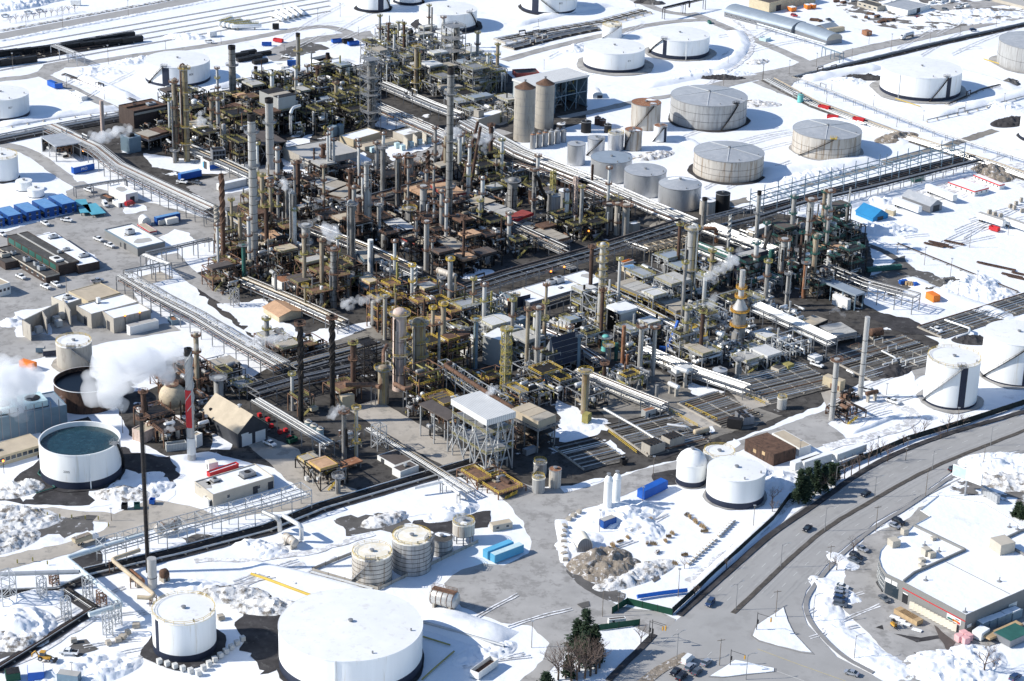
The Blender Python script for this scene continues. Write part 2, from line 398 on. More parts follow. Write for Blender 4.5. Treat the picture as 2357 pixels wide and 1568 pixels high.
patch('snow_cover','snow',[(760,1165),(860,1130),(1000,1090),(1120,1110),(1090,1160),(900,1200),(780,1200)],2)
patch('yard','asphalt',[(1020,1345),(1060,1312),(1110,1296),(1160,1302),(1215,1275),(1222,1250),(1205,1200),(1150,1140),(1110,1110),(1150,1085),(1225,1122),(1330,1128),(1500,1075),(1620,1045),(1900,945),(1990,900),(2150,815),(2185,835),(2020,915),(1905,975),(1950,1010),(1880,1030),(1800,1000),(1640,1062),(1560,1092),(1480,1122),(1410,1152),(1312,1182),(1293,1205),(1295,1250),(1300,1302),(1345,1337),(1390,1375),(1432,1398),(1510,1405),(1560,1425),(1510,1470),(1450,1440),(1345,1440),(1312,1460),(1308,1500),(1240,1572),(1195,1572),(1248,1520),(1262,1482),(1225,1442),(1150,1432),(1062,1397),(1040,1372)],1.)
patch('yard','black_soil',[(560,1395),(610,1370),(650,1400),(655,1470),(650,1540),(600,1550),(570,1500),(545,1450)],4)
patch('yard','dark_soil',[(-20,1455),(30,1445),(60,1470),(40,1510),(-20,1525)],3)
patch('yard','dark_soil',[(150,1490),(200,1470),(215,1490),(170,1520)],3)
patch('yard','dark_soil',[(420,1240),(470,1225),(500,1245),(440,1262)],3)
patch('yard','dark_soil',[(760,1200),(860,1180),(930,1195),(900,1225),(800,1230)],4)
patch('yard','black_soil',[(945,1205),(1050,1185),(1130,1180),(1120,1215),(1010,1230)],3)
patch('yard','dark_soil',[(1300,1310),(1345,1330),(1440,1370),(1430,1390),(1380,1375),(1330,1345)],1.5)
patch('yard','yard_bare',[(1290,900),(1400,960),(1640,1010),(1800,960),(1640,900),(1500,850),(1330,860)],2)
for q in([(1280,920),(1330,940),(1400,980),(1360,1010),(1290,1020)],[(1370,975),(1420,975),(1400,990),(1370,995)],[(1640,1040),(1690,1010),(1700,1030),(1640,1055)],[(1400,1010),(1440,1045),(1390,1070),(1380,1050)],[(1290,1120),(1390,1100),(1380,1110),(1300,1135)],[(1590,880),(1660,900),(1640,930),(1590,905)],[(1985,905),(1960,890),(2100,850),(2120,900),(2000,960),(1960,1000),(1930,980)],[(1590,990),(1640,975),(1650,990),(1600,1010)]):
	patch('snow_cover','snow',q,2.)
for q in([(1541,945),(1612,938),(1662,976),(1605,990)],[(1676,900),(1755,885),(1800,925),(1720,945)],[(1890,905),(1940,890),(1960,925),(1905,945)]):
	patch('yard','concrete_yard',q,.3)
patch('yard','black_soil',[(1500,1090),(1560,1080),(1560,1115),(1510,1120)],1.)
patch('yard','dark_soil',[(1995,640),(2050,610),(2080,590),(2110,620),(2170,640),(2200,655),(2185,672),(2140,680),(2100,662),(2060,682),(2010,662)],3)
road([(1990,562),(2040,580),(2085,612),(2110,640)],4,'dark_soil',amp=.5)
patch('yard','black_soil',[(1985,715),(2090,732),(2150,760),(2190,778),(2100,772),(2020,745)],2)
road([(1590,30),(1640,50),(1720,85),(1800,118),(1865,148)],8);road([(1440,-8),(1490,12),(1530,28),(1590,35),(1640,48)],7)
road([(1160,140),(1244,115),(1400,78),(1530,50),(1640,45)],7)
road([(1600,215),(1660,195),(1760,172),(1850,155),(1940,125),(2100,90),(2380,30)],11);road([(1743,187),(1800,210),(1873,236),(1993,281),(2108,323),(2264,370),(2400,415)],9)
road([(1290,272),(1400,250),(1470,232),(1590,215)],6,amp=1);patch('yard','asphalt',[(1740,180),(1790,165),(1850,140),(1890,160),(1830,190),(1790,215)])
patch('yard','yard_snowy',[(1905,-10),(2070,-10),(2357,10),(2357,40),(2130,75),(2020,60),(1960,40)],3)
road([(2150,20),(2250,12),(2380,-5)],16,'asphalt',amp=2)
road([(1640,480),(1800,440),(2000,385),(2200,330),(2290,300)],6,'yard_bare',amp=1.5);road([(2050,470),(2150,430),(2290,395),(2380,440)],5,'tyre_track',amp=2.5)
road([(2095,480),(2180,448),(2250,400),(2357,380)],7,'tyre_track',amp=2)
patch('yard','black_soil',[(1480,1030),(1545,985),(1600,980),(1640,1000),(1600,1030),(1520,1060)],.8)
for p,w in(([(1990,900),(2070,930),(2110,960),(2080,985),(1990,1010),(1900,1030)],5),([(0,1540),(100,1490),(180,1440),(235,1405)],5),([(450,1290),(600,1290),(730,1270),(860,1230)],3),([(1590,1340),(1660,1290),(1780,1190),(1860,1120)],4),([(560,1350),(620,1320),(700,1300)],3),([(1680,40),(1720,70),(1740,110),(1700,150),(1620,200)],3),([(1590,400),(1640,360),(1700,350)],3),([(1330,500),(1390,480),(1430,470)],3)):
	road(p,w,'tyre_track',amp=1.4,name='tyre_tracks')
patch('road','highway',[(1390,1572),(1484,1489),(1567,1421),(1780,1231),(1881,1166),(2003,1076),(2160,1011),(2357,956),(2440,930),(2440,1008),(2357,1035),(2225,1062),(2087,1163),(2017,1202),(1920,1280),(1855,1361),(1845,1397),(1858,1439),(1925,1512),(2004,1553),(2050,1580),(2060,1660),(1300,1660)],.25)
patch('parking_lot','asphalt',[(2060,1590),(2078,1540),(2003,1462),(1946,1410),(1936,1388),(1951,1309),(1990,1236),(2081,1200),(2118,1170),(2200,1150),(2420,1300),(2420,1440),(2270,1490),(2240,1500),(2150,1565),(2120,1600)],1.)
patch('yard','yard_snowy',[(2220,1060),(2260,1050),(2420,1090),(2420,1180),(2300,1150),(2180,1130)],2)
def strip(pts,w,m,name,h=0,amp=.2):
	P=smooth_line([gp(None,*p)for p in pts]);L=[];R=[]
	for i,p in enumerate(P):
		d=(P[min(i+1,len(P)-1)]-P[max(i-1,0)]).normalized();n=Vector((-d.y,d.x,0));L.append(p+n*w/2);R.append(p-n*w/2)
	return poly_sheet(name,L+R[::-1],m,amp,2.,h=h)
MED=[(2420,965),(2357,993),(2134,1080),(1998,1160),(1897,1218),(1795,1309),(1743,1361),(1687,1413)]
strip(MED,1.8,'grass_verge','road_median',.14);strip([(1585,1510),(1530,1535),(1470,1580),(1420,1620)],4,'soil_pile','road_median',.15)
for isl in([(1738,1442),(1762,1424),(1804,1397),(1812,1425),(1830,1462),(1874,1508),(1850,1506),(1745,1478),(1728,1466)],[(1630,1560),(1690,1520),(1785,1540),(1785,1548),(1660,1562)]):
	patch('kerb','kerb',isl,.1,h=.13)
	c=sum((gp(None,*p)for p in isl),Vector())/len(isl)
	poly_sheet('traffic_island',[c+(gp(None,*p)-c)*.93 for p in isl],'snow',.25,1.2,h=.3)
strip([(1400,1568),(1484,1484),(1505,1462)],2.2,'black_soil','road_verge',.25);strip([(1563,1418),(1690,1306),(1780,1226),(1881,1161),(2003,1071),(2160,1005),(2357,950),(2440,925)],2.4,'black_soil','road_verge',.3)
strip([(2440,1016),(2357,1042),(2230,1068),(2092,1168),(2022,1207),(1926,1285),(1862,1364),(1852,1398),(1866,1438),(1932,1509),(2010,1550)],1.6,'kerb','pavement',.15,.05)
def dashes(pts,name='road_marking',m='road_line',w=.22,on=3,off=6):
	P=smooth_line([gp(None,*p)for p in pts],3);mb=MB();z=PZ[0]=PZ[0]+.002;acc=0;draw=True
	for a,b in zip(P,P[1:]):
		L=(b-a).length;t=0
		while t<L:
			lim=(on if draw else off);s=min(L-t,lim-acc)
			if draw and s>.05:
				d=(b-a)/L;n=Vector((-d.y,d.x,0))*w/2;p,q=a+d*t,a+d*(t+s)
				mb.add([tuple(v+Vector((0,0,z)))for v in(p-n,q-n,q+n,p+n)],[(0,1,2,3)])
			t+=s;acc+=s
			if acc>=lim-1e-4:acc=0;draw=not draw
	setting(name,mb,m)
def offs(pts,dx,dy):return[(x+dx,y+dy)for x,y in pts]
for o_ in(-62,-47,-37,-17):dashes(offs(MED,o_,o_*.68),'wheel_tracks','wheel_track',.7,400,.1)
for o_ in(18,42,50):dashes(offs(MED[:-1],o_,o_*.62),'wheel_tracks','wheel_track',.7,400,.1)
for o_ in(-57,-10,10):dashes(offs(MED[:-1],o_,o_*.66),'salt_streak','salt_track',.5,400,.1)
dashes(offs(MED,-26,-18));dashes(offs(MED,-52,-34));dashes(offs(MED[:-1],30,18));dashes(offs(MED[:-2],58,36))
dashes([(1743,1495),(1830,1528),(1920,1560),(1990,1585)],m='yellow_line',on=80,off=.1);dashes([(1560,1568),(1620,1520),(1660,1480)]);dashes([(1430,1568),(1500,1500),(1560,1450)]);dashes([(1770,1540),(1880,1580)],on=60,off=.1)
def heap(rc,x,y,rx,ry,h,m='snow',rz=0,name='snow_pile',rough=1.):
	c=gp(rc,x,y);n=min(72,max(12,int(rx*2.8)));k=min(72,max(12,int(ry*2.8)));vs=[];fs=[];o=ru(0,99);cr,sr=math.cos(rz),math.sin(rz)
	for i in range(n+1):
		for j in range(k+1):
			u,v=2*i/n-1,2*j/k-1;px,py=u*math.sqrt(1-v*v/2)*rx,v*math.sqrt(1-u*u/2)*ry
			e=max(0,1-min(1,math.hypot(px/rx,py/ry))**2);q=Vector((px*.22,py*.22,o))
			z=h*e*(.75+.6*mnoise.noise(q)*rough)+min(1,e*3)*min(h,2)*rough*(.4*mnoise.noise(q*3.1)+.16*mnoise.noise(q*8)+.08*mnoise.noise(q*17))
			vs.append((px*cr-py*sr,px*sr+py*cr,max(z,0)-.05*(e<=0)+.02))
	for i in range(n):
		for j in range(k):a=i*(k+1)+j;fs.append((a,a+k+1,a+k+2,a+1))
	mb=MB();mb.add(vs,fs);return setting(name,mb,m,c,True)
for a in(('30',80,120,18,10,3,'dirty_snow'),('30',20,330,14,8,2.5,'dirty_snow'),('30',190,1060,11,12,4,'snow'),('30',120,1200,12,7,2.5,'dirty_snow'),('30',700,1450,16,6,2.5),('30',900,1480,14,6,2.2),('30',2010,790,14,6,2.5,'dirty_snow'),('30',1700,720,14,5,1.5),('30',2250,370,8,5,2.4),('31',120,900,12,6,2.5,'dirty_snow'),('31',80,400,9,6,2.2),('31',1160,130,10,5,2,'dirty_snow'),('31',1750,70,12,5,2.4),('31',2050,1310,12,6,1.8),('32',820,500,13,8,4.5,'soil_pile'),('32',930,570,12,7,3.5,'soil_pile'),('32',1130,620,18,6,2.4,'dirty_snow'),('32',1040,90,16,9,3.2),('32',1160,210,9,10,3),('32',1100,30,12,6,2.6),('32',640,330,10,6,1.5),('33',690,760,5,13,1.1),('33',640,960,5,12,1.1),('33',820,1180,5,16,1.),('33',1100,1400,7,13,1.1),('33',760,500,4,9,.9),('33',1700,1450,15,12,2.6),('33',1900,1380,12,10,2.4),('23',2230,1200,20,12,3),('23',2300,1330,16,10,2.2,'dirty_snow'),('23',200,1330,12,8,3),('23',1900,90,9,5,2.5,'black_soil'),('23',1190,360,11,6,2.6,'black_soil'),('13',1860,1120,18,12,4),('13',1980,1180,16,10,3),('13',1660,1110,14,7,3.2,'dark_soil'),('13',1130,610,16,9,3.2),('13',1060,360,10,6,3),('13',2050,100,10,9,4,'soil_pile'),('13',2150,160,9,7,3,'soil_pile'),('13',480,150,30,8,3.2),('13',170,300,20,8,3),('03',1230,1220,16,7,3,'soil_pile'),('03',960,690,16,6,2.2,'black_soil'),('03',790,720,12,8,2.5),('03',1370,780,1,1,.3),('03',2230,740,7,6,3,'dark_soil'),('03',2250,1080,16,8,2.5,'black_soil'),('03',1750,180,40,7,3),('03',1990,120,30,6,2.6),('03',2170,940,12,8,2.6),('02',600,440,12,7,3.5),('02',1900,690,15,5,2,'black_soil'),('02',1840,650,26,5,2.5),('02',1600,690,30,4,2),('02',2220,550,9,5,2,'dirty_snow'),('02',1290,30,9,5,2.4,'dark_soil'),('02',1220,15,9,5,2.4,'black_soil'),('02',2190,920,16,7,2,'dirty_snow'),('02',1300,1380,14,6,2.2,'dirty_snow'),('00',1640,330,14,7,3),('00',1200,540,16,7,2.4),('00',850,640,20,6,2.5),('00',230,40,30,6,4),('00',120,70,26,7,4),('12',1310,545,9,6,3.4,'dark_soil'),('12',1390,590,7,5,2.4,'yard_bare'),('20',170,1410,10,6,3,'dirty_snow'),('20',1120,1450,12,6,2.6,'dirty_snow'),('20',1350,1400,9,5,2),('20',1200,1330,12,5,1.2),('10',110,1440,6,5,2.5),('11',1980,1010,9,5,1.2),('22',640,860,14,5,1),('22',2200,200,9,6,1.2)):
	heap(*a,rz=UA if rnd()<.5 else 0)
for a,b,m in(((0,95),(560,-12),'snow'),((0,72),(420,-5),'dirty_snow')):
	for i in range(34):
		t=(i+rnd()*.5)/34;heap(None,a[0]+(b[0]-a[0])*t,a[1]+(b[1]-a[1])*t,9,1.8,.9,m,math.radians(33))
def berm(pts,w,h,m='snow'):
	P=smooth_line([gp(None,*p)for p in pts]);Q=[q for q,d in along_(P,2.5)];vs=[];fs=[];k=9;o=ru(0,99)
	for i,p in enumerate(Q):
		d=(Q[min(i+1,len(Q)-1)]-Q[max(i-1,0)]).normalized();n=Vector((-d.y,d.x,0));e=min(1,i/3,(len(Q)-1-i)/3)
		for j in range(k):
			t=2*j/(k-1)-1;q=p+n*t*w*(1+.2*mnoise.noise(Vector((i*.2,j,o))));vs.append((q.x,q.y,.01+max(0,h*e*(1-t*t)*(1+.35*mnoise.noise(Vector((i*.35,j*.5,o))))if abs(t)<.99 else-.02)))
	for i in range(len(Q)-1):
		for j in range(k-1):a=i*k+j;fs.append((a,a+1,a+k+1,a+k))
	mb=MB();mb.add(vs,fs);setting('snow_berm',mb,m,None,True)
def along_(P,s):
	o=[]
	for a,b in zip(P,P[1:]):
		c=max(1,round((b-a).length/s));o+=[(a.lerp(b,i/c),b-a)for i in range(c)]
	return o+[(P[-1],P[-1])]
for a in(([(182,178),(250,205),(305,232)],6,2.4),([(1476,200),(1560,183),(1648,166),(1697,126),(1710,99),(1690,70)],6,1.6),([(1844,184),(1930,170),(2024,152)],7,2.2),([(2134,268),(2240,244),(2380,212)],7,2.2),([(1745,402),(1900,385),(2020,368)],9,2.6),([(1920,482),(2080,440),(2250,393)],4,1.8),([(975,1418),(1060,1440),(1165,1478)],8,2.6),([(1955,998),(2010,980),(2075,952)],1.4,1.),([(1600,1352),(1680,1280),(1790,1178)],2.5,1.2),([(-10,292),(120,268),(270,248)],6,1.8),([(470,205),(600,178),(700,158),(810,138)],5,1.6),([(1900,268),(2000,300),(2090,330)],5,1.6),([(2180,158),(2260,178),(2340,205)],5,1.8),([(1175,60),(1290,30),(1400,10)],6,1.8),([(1500,322),(1570,318),(1610,345)],5,1.6),([(1290,1195),(1298,1250),(1302,1298)],2.2,.9),([(560,1300),(700,1330),(850,1372)],4,1.4),([(20,1395),(90,1370),(150,1368)],5,1.8),([(2080,640),(2200,690),(2330,735)],6,1.5)):berm(*a)
for p,m_ in(([(2016,1340),(2022,1335),(2036,1362),(2030,1366)],'black_soil'),([(2058,1460),(2120,1470),(2170,1462),(2165,1472),(2110,1480)],'black_soil'),([(2104,1502),(2132,1512),(2128,1520)],'black_soil'),([(2165,1515),(2178,1512),(2176,1526),(2166,1528)],'black_soil'),([(2014,1446),(2028,1440),(2034,1452)],'black_soil'),([(2150,1440),(2200,1480),(2180,1500),(2160,1470)],'roof_brown'),([(1500,1330),(1512,1322),(1520,1332),(1506,1340)],'dark_soil'),([(1332,1392),(1356,1385),(1360,1398),(1340,1402)],'dark_soil')):patch('yard',m_,p,.8)
def gq(x0,y0,x1,y1,n,w):
	for i in range(n):
		a=(ru(x0,x1),ru(y0,y1));t=ru(-.5,.5);L=ru(25,80);P=[a,(a[0]+L,a[1]-L*(.4+t*.5)),(a[0]+2*L,a[1]-L*(.7+t))]
		for s in(0,1):road([(x+3.2*s,y+4.5*s)for x,y in P],.55,'tyre_track',amp=.3,name='tyre_tracks',z=PZ[0]+.002+.001*((2*i+s)%9))
for a in((1320,1200,1560,1330,5,1),(2000,420,2260,640,12,1),(480,1250,900,1360,6,1),(20,1380,330,1530,8,1),(1640,60,1720,180,4,1),(1900,930,2080,1010,4,1),(650,60,800,130,5,1),(1560,250,1800,440,6,1),(100,180,300,240,4,1),(1000,1420,1180,1540,5,1),(2000,60,2250,130,5,1),(1250,120,1400,180,4,1),(1850,1400,1950,1480,3,1)):gq(*a)
PZ[0]+=.015
OCC=[]
def occ(p,r):OCC.append((p[0],p[1],r))
def front(c):return math.atan2(-c[1],-c[0])
def tank(rc,xl,xr,yrim,ybase,label,sm='white_paint',rm='white_roof',band=1.6,stripe=None,stair=None,rail=False,num=None,pad=None,cone=.035,open=None,dome=0,streaks=None,legs=0,cat='tank',name='storage_tank',padm='black_soil',hoops=False,seams=False,group='storage tanks',hk=None,plat=None,pipe=None,snowp=None,yg=None):
	xm=(xl+xr)/2;b=gp(rc,xm,ybase);h=hk or zat(rc,xm,yrim,b.y);sc=1. if rc is None else .26042
	r=(xr-xl)/2*sc*mpp(b);u=Vector((b.x,b.y,0)).normalized();c=b+u*r
	r=(xr-xl)/2*sc*mpp(c+Vector((0,0,h*.6)));c=b+u*r;c.z=0
	T=thing(name,label,cat,c,0,group);f0=front(c);z0=legs;n=72 if r>12 else 40
	A=lambda d:f0+math.radians(d);P=lambda d,rr,z:(rr*math.cos(A(d)),rr*math.sin(A(d)),z)
	zb=z0+band
	m=MB()
	if open:m.lathe([(r,zb),(r,h),(r-.35,h),(r-.35,h-open)],n,cap=False)
	else:m.lathe([(r,zb),(r,h)],n,cap=False)
	if hoops:
		m.cur=1
		for i in range(1,int((h-z0)/hoops)):m.ring(r-.02,z0+i*hoops,.12,.09,n)
	m.build('shell',[sm,'dark_steel' if sm.startswith('tank')else 'steel'],T,True)
	if band:
		m=MB();m.lathe([(r+.02,z0),(r+.02,zb),(r,zb+.01)],n,cap=False);m.build('skirt_band','navy_band' if sm!='tank_grey' else 'dark_steel',T,True)
	m=MB()
	if open:m.lathe([(r-.36,h-open),(0,h-open)],n,cap=False);m.build('liquid_surface',rm,T)
	elif dome:
		m.lathe([(r,h),(r*.95,h+dome*.22),(r*.8,h+dome*.55),(r*.55,h+dome*.82),(r*.28,h+dome*.96),(0,h+dome)],n,cap=False);m.build('roof',rm,T,True)
	else:m.lathe([(r,h),(0,h+r*cone)],n,cap=False);m.build('roof',rm,T,False)
	m=MB();m.ring(r,h-.25,.28,.14,n)
	m.build('rim','cream_roof' if rail=='yellow' else('white_paint' if sm.startswith('white')or open else 'steel'),T)
	if seams:
		for i in range(5):m=MB();m.beam(P(90+i*72-20,.8,h+r*cone+.12),P(90+i*72-20,r-.2,h+.12),.45,.18);m.build('roof_seam','insul_bright',T)
	if stripe:
		for sd,sw in(stripe if isinstance(stripe,list)else[stripe]):
			m=MB();m.lathe([(r+.04,z0),(r+.04,h)],6,cap=False,a0=A(sd)-sw/r/2,a1=A(sd)+sw/r/2);m.build('painted_stripe','navy_band' if not streaks else streaks,T)
	if stair:
		m=MB();k=max(8,int(h*1.1));d0,d1=stair
		pts=[(d0+(d1-d0)*i/k,z0+(h-z0)*i/k)for i in range(k+1)]
		for(da,za),(db,zz)in zip(pts,pts[1:]):
			m.beam(P(da,r+.55,za),P(db,r+.55,zz),.9,.22);m.beam(P(da,r+1.,za+1),P(db,r+1.,zz+1),.09)
		for da,za in pts[::2]:m.beam(P(da,r,za-.5),P(da,r+1,za),.1);m.beam(P(da,r+1,za),P(da,r+1,za+1),.09)
		m.build('stairway','dark_steel' if not rail else 'steel',T)
		m=MB();a=A(d1);m.box(-1.6,1.6,-1.2,1.2,h+.1,h+.3);m.rail([(-1.6,-1.2,h+.3),(1.6,-1.2,h+.3),(1.6,1.2,h+.3),(-1.6,1.2,h+.3)],1.1,.09,True,1.2)
		m.v=[(r*.95*math.cos(a)+x*math.cos(a+PI/2)-y*math.sin(a+PI/2),r*.95*math.sin(a)+x*math.sin(a+PI/2)+y*math.cos(a+PI/2),z)for x,y,z in m.v]
		m.build('roof_platform',plat or 'steel',T)
	if rail:
		m=MB();k=max(16,int(r*2));m.rail([P(i*360/k,r-.15,h)for i in range(k)],1.1,.09,True);m.build('railing','yellow' if rail=='yellow' else 'galv',T)
	if not open:
		m=MB();hh=h+(dome or r*cone);m.lathe([(.5,hh-.2),(.5,hh+.5),(.8,hh+.5),(.8,hh+.75),(0,hh+.85)],12)
		m.build('roof_vent','steel',T)
		if r>6:
			for q in(20,75):m=MB();m.lathe([(.28,h),(.28,h+.9),(0,h+1)],8,P(q,r*.86,0)[:2]);m.build('roof_vent','steel',T)
	if num:
		m=text_mb(num[0],num[1]*mpp(c));a0=A(num[2]);z=z0+(h-z0)*num[3]
		m.v=[((r+.05)*math.cos(a0+x/r),(r+.05)*math.sin(a0+x/r),z+y)for x,y,q in m.v]
		m.build('painted_number','black',T)
	if pipe is not None:
		m=MB();m.beam(P(pipe,r+.2,0),P(pipe,r+.2,h),.35);m.build('fill_pipe','white_paint',T)
	if legs:
		for i in range(8):
			m=MB();m.beam(P(i*45,r*.85,0),P(i*45,r*.85,legs+.3),.4);m.build('leg','steel',T)
		m=MB();m.lathe([(.3,legs-min(1.6,legs*.5)),(r*.9,legs)],n,cap=True);m.build('cone_bottom','tank_grey',T)
	if snowp:
		for d0,rr,w in snowp:
			m=MB()
			p=P(d0,r*rr,0);q=[(p[0]+w*math.cos(t)*ru(.7,1.2),p[1]+w*.7*math.sin(t)*ru(.7,1.2))for t in[i*PI/6 for i in range(12)]]
			zz=[h+r*cone*(1-min(1,math.hypot(*s)/r))+.08 for s in q];m.add([(x,y,zq)for(x,y),zq in zip(q,zz)]+[(p[0],p[1],h+r*cone*(1-rr)+.25)],[(i,(i+1)%12,12)for i in range(12)]);m.build('roof_snow','snow',T)
	if pad:
		k=60;o=ru(0,50);PZ[0]+=.001
		poly_sheet('tank_pad',[(c.x+r*pad*(1+.13*mnoise.noise(Vector((math.cos(i/k*2*PI)*1.6,math.sin(i/k*2*PI)*1.6,o))))*math.cos(i/k*2*PI),c.y+r*pad*(1+.13*mnoise.noise(Vector((math.cos(i/k*2*PI)*1.6,math.sin(i/k*2*PI)*1.6,o+9))))*math.sin(i/k*2*PI))for i in range(k)],padm,.6,2)
	occ(c,r+1.5);T['h']=h;T['r']=r;return T
tank('00',-213,257,890,1075,'white storage tank marked 807 at the left edge',num=('807',6,18,.62),stair=(-50,-10))
tank('00',1298,1855,600,772,'white tank marked 808 behind the rusty twin columns',num=('808',6.5,24,.6),stripe=(-22,4.2),stair=(-62,-26),rm='white_roof')
tank(None,-25,43,368,421,'tall white tank cut by the left edge above two small tanks',num=None,pad=1.1,band=.7,rail='yellow')
tank('10',147,285,204,283,'small white tank, the further of two above blue cabins',band=.4)
tank('10',252,392,272,341,'small white tank, the nearer of two above blue cabins',band=.4)
tank('01',918,1208,-75,112,'white tank with a broad dark stripe cut by top edge',stripe=(26,4),stair=(75,30),pad=1.15)
tank('01',1250,1505,-95,48,'white tank cut by the top edge, behind another white tank',stair=(70,25),pad=1.1)
tank('01',1465,1972,135,290,'white tank behind the tall lattice tower at the top',band=2.4,stair=(80,50),pad=1.25)
tank('02',130,617,-30,137,'white tank marked 803 with a dark stripe',band=2.,num=('803',6,24,.62),stripe=(-30,5),stair=(25,-27),pad=1.12,plat='yellow')
tank('02',842,1015,243,350,'narrow white tank behind the tank marked 814',band=.1,stair=(-60,40),rail='yellow',rm='cream_roof')
tank('02',676,1210,480,650,'white tank marked 814 on a dark ring of soil',band=2.,num=('814',5.5,30,.62),pad=1.3,padm='asphalt')
tank('02',1255,1780,365,533,'white tank with a black ladder stripe, behind tank 814',band=2.5,stripe=(-28,2.6),stair=(-75,-32),pad=1.18,padm='asphalt',pipe=14)
tank('02',1437,2105,940,1156,'broad stained grey tank with a faceted roof',sm='tank_grey',rm='grey_roof',band=.1,stair=(20,48),seams=True,hoops=4.5,pad=1.1,cone=.11,plat='dark_steel')
tank('02',1092,1352,940,1160,'tall streaked tank with rusty roof beside a scaffold bridge',sm='tank_stain',rm='bright_rust',band=.1,stair=(-45,30),snowp=[(150,.6,3),(60,.55,2)])
tank('02',1294,1412,1125,1262,'slim white tank with dark stripe and rusty top',rm='bright_rust',band=.3,stripe=(50,2),stair=(-60,30))
tank('02',1037,1190,1165,1340,'grey tank with rusty roof left of the slim white tank',sm='tank_stain',rm='bright_rust',band=.1,stair=(-60,-10),snowp=[(40,.6,2)])
tank('02',530,690,1292,1470,'plain silver tank nearest the concrete silos',sm='tank_silver',rm='grey_roof',band=.1)
tank('02',710,862,1238,1392,'silver tank wrapped by a stair, second from the silos',sm='tank_silver',rm='grey_roof',band=.1,stair=(-70,40))
tank('02',890,1030,1195,1342,'silver tank, third in the row from the silos',sm='tank_silver',rm='grey_roof',band=.1,rail='yellow')
tank(None,1357.6,1452.6,376.3,424.3,'low silver tank with a pale blue roof',sm='tank_silver',rm='roof_bluegrey',band=.2,cone=.03)
tank('12',1028,1400,145,340,'silver tank with a flat grey roof, middle of three',sm='tank_silver',rm='grey_roof',band=.2,cone=.03)
tank('12',1330,1708,268,462,'silver tank with snow on its conical roof',sm='tank_silver',rm='grey_roof',band=.2,cone=.2,snowp=[(190,.55,4.5),(140,.6,4),(230,.5,3)])
tank('02',1640,2255,1435,1619,'broad pale tank with grey conical roof and ridge lines',sm='tank_stain',rm='grey_roof',band=.1,seams=True,cone=.12,hoops=3.2,pad=1.12)
tank('03',298,895,1232,1418,'rust streaked tank with grey roof and yellow platform',sm='tank_stain',rm='grey_roof',band=.1,seams=True,cone=.12,hoops=3.,stair=(-48,12),plat='yellow',pad=1.08,padm='asphalt')
tank('03',1080,1770,690,898,'large white tank with dark stripe at the upper right',band=2.2,stripe=(44,3.2),stair=(14,41),pad=1.22,padm='asphalt',pipe=-30)
tank('03',2120,2776,446,655,'grey ribbed tank cut by the right edge',sm='tank_grey',rm='grey_roof',band=.1,cone=.1,pad=1.15,padm='asphalt',hoops=6)
tank('03',2312,2700,1060,1275,'white tank just entering at the right edge',pad=1.1)
tank('12',1700,1838,375,500,'stained tank with a snowy roof beside a black tank',sm='tank_stain',rm='white_roof',band=.1)
tank('12',1838,1965,312,480,'black tank at the end of the pipe bridge',sm='black',rm='black',band=.1,cone=.12)
tank('23',1457,1918,325,706,'tall white tank with black stripe and full spiral stair',band=1.2,stripe=(26,2.9),stair=(-70,20),rail='yellow',pad=1.25,padm='asphalt')
tank('23',1962,2545,130,497,'tall white tank with black stripe cut by right edge',band=.9,stripe=(22,3.2),stair=(-60,20),pad=1.15,padm='asphalt')
tank('22',1722,2000,1130,1345,'white tank ringed by yellow railing behind two white tanks',rail='yellow',band=.5)
tank('22',1490,1754,1205,1398,'white tank with a domed roof and navy base',dome=4.5,band=2.3,pad=1.12,padm='asphalt')
tank('22',1750,2262,1332,1584,'wide white tank with navy base nearest the highway',band=2.5,pad=1.12,cone=.05,padm='asphalt')
tank('20',512,818,155,358,'grey concrete tank with a white roof behind the steam',sm='concrete',rm='white_roof',band=.1,stair=(70,-10),rail='yellow',pad=1.3,padm='concrete_yard')
tank('20',500,1052,545,742,'rusty open tank filled with black liquid',sm='brown_rust',rm='black_liquid',band=.1,open=1.6)
tank('20',382,1076,1105,1412,'white open tank of dark water marked 2205',sm='white_paint',rm='dark_water',band=3.1,open=1.8,num=('2205',7.5,-21,.52),stair=(95,62),pad=1.12,pipe=12)
tank('30',1366,1915,1060,1398,'white tank with yellow rim ringed by concrete blocks',band=2.6,stripe=(-58,1.8),rail='yellow',pad=1.35)
tank('31',235,1490,1380,1722,'giant white tank at the bottom of the photo',band=3.4,pad=1.03,pipe=-12)
tank('31',872,1225,497,733,'concrete grey tank with cream roof and white collar',sm='tank_stain',rm='cream_roof',band=.1,rail='yellow',stair=(-70,-5),hoops=1.6)
tank('31',1225,1572,357,633,'dark grey tank with cream roof, right of its twin',sm='tank_grey',rm='cream_roof',band=.1,rail='yellow',stair=(120,70),hoops=1.6)
tank('31',1565,1760,325,458,'small grey tank in the bund beside two cream roofed tanks',sm='tank_grey',rm='roof_tar',band=.1,hoops=1.6,snowp=[(170,.4,2.5)],hk=None)
tank('31',1758,1953,190,362,'small tank raised on legs with a yellow railing',sm='tank_stain',rm='grey_roof',band=.1,rail='yellow',legs=3.,cone=.15,snowp=[(0,.5,1.5)])
tank('22',222,335,1322,1448,'small grey tank with a yellow platform at the kerb corner',sm='tank_grey',rm='grey_roof',band=.1,rail='yellow')
tank('22',232,350,1185,1300,'small grey tank behind another at the kerb corner',sm='tank_grey',rm='grey_roof',band=.1,stair=(-60,0),rail='yellow')
tank('22',370,478,1245,1402,'small rust streaked tank at the kerb corner',sm='tank_stain',rm='bright_rust',band=.1)
tank('22',1812,1942,370,466,'small squat grey tank beside yellow steps',sm='tank_grey',rm='grey_roof',band=.1,cone=.2)
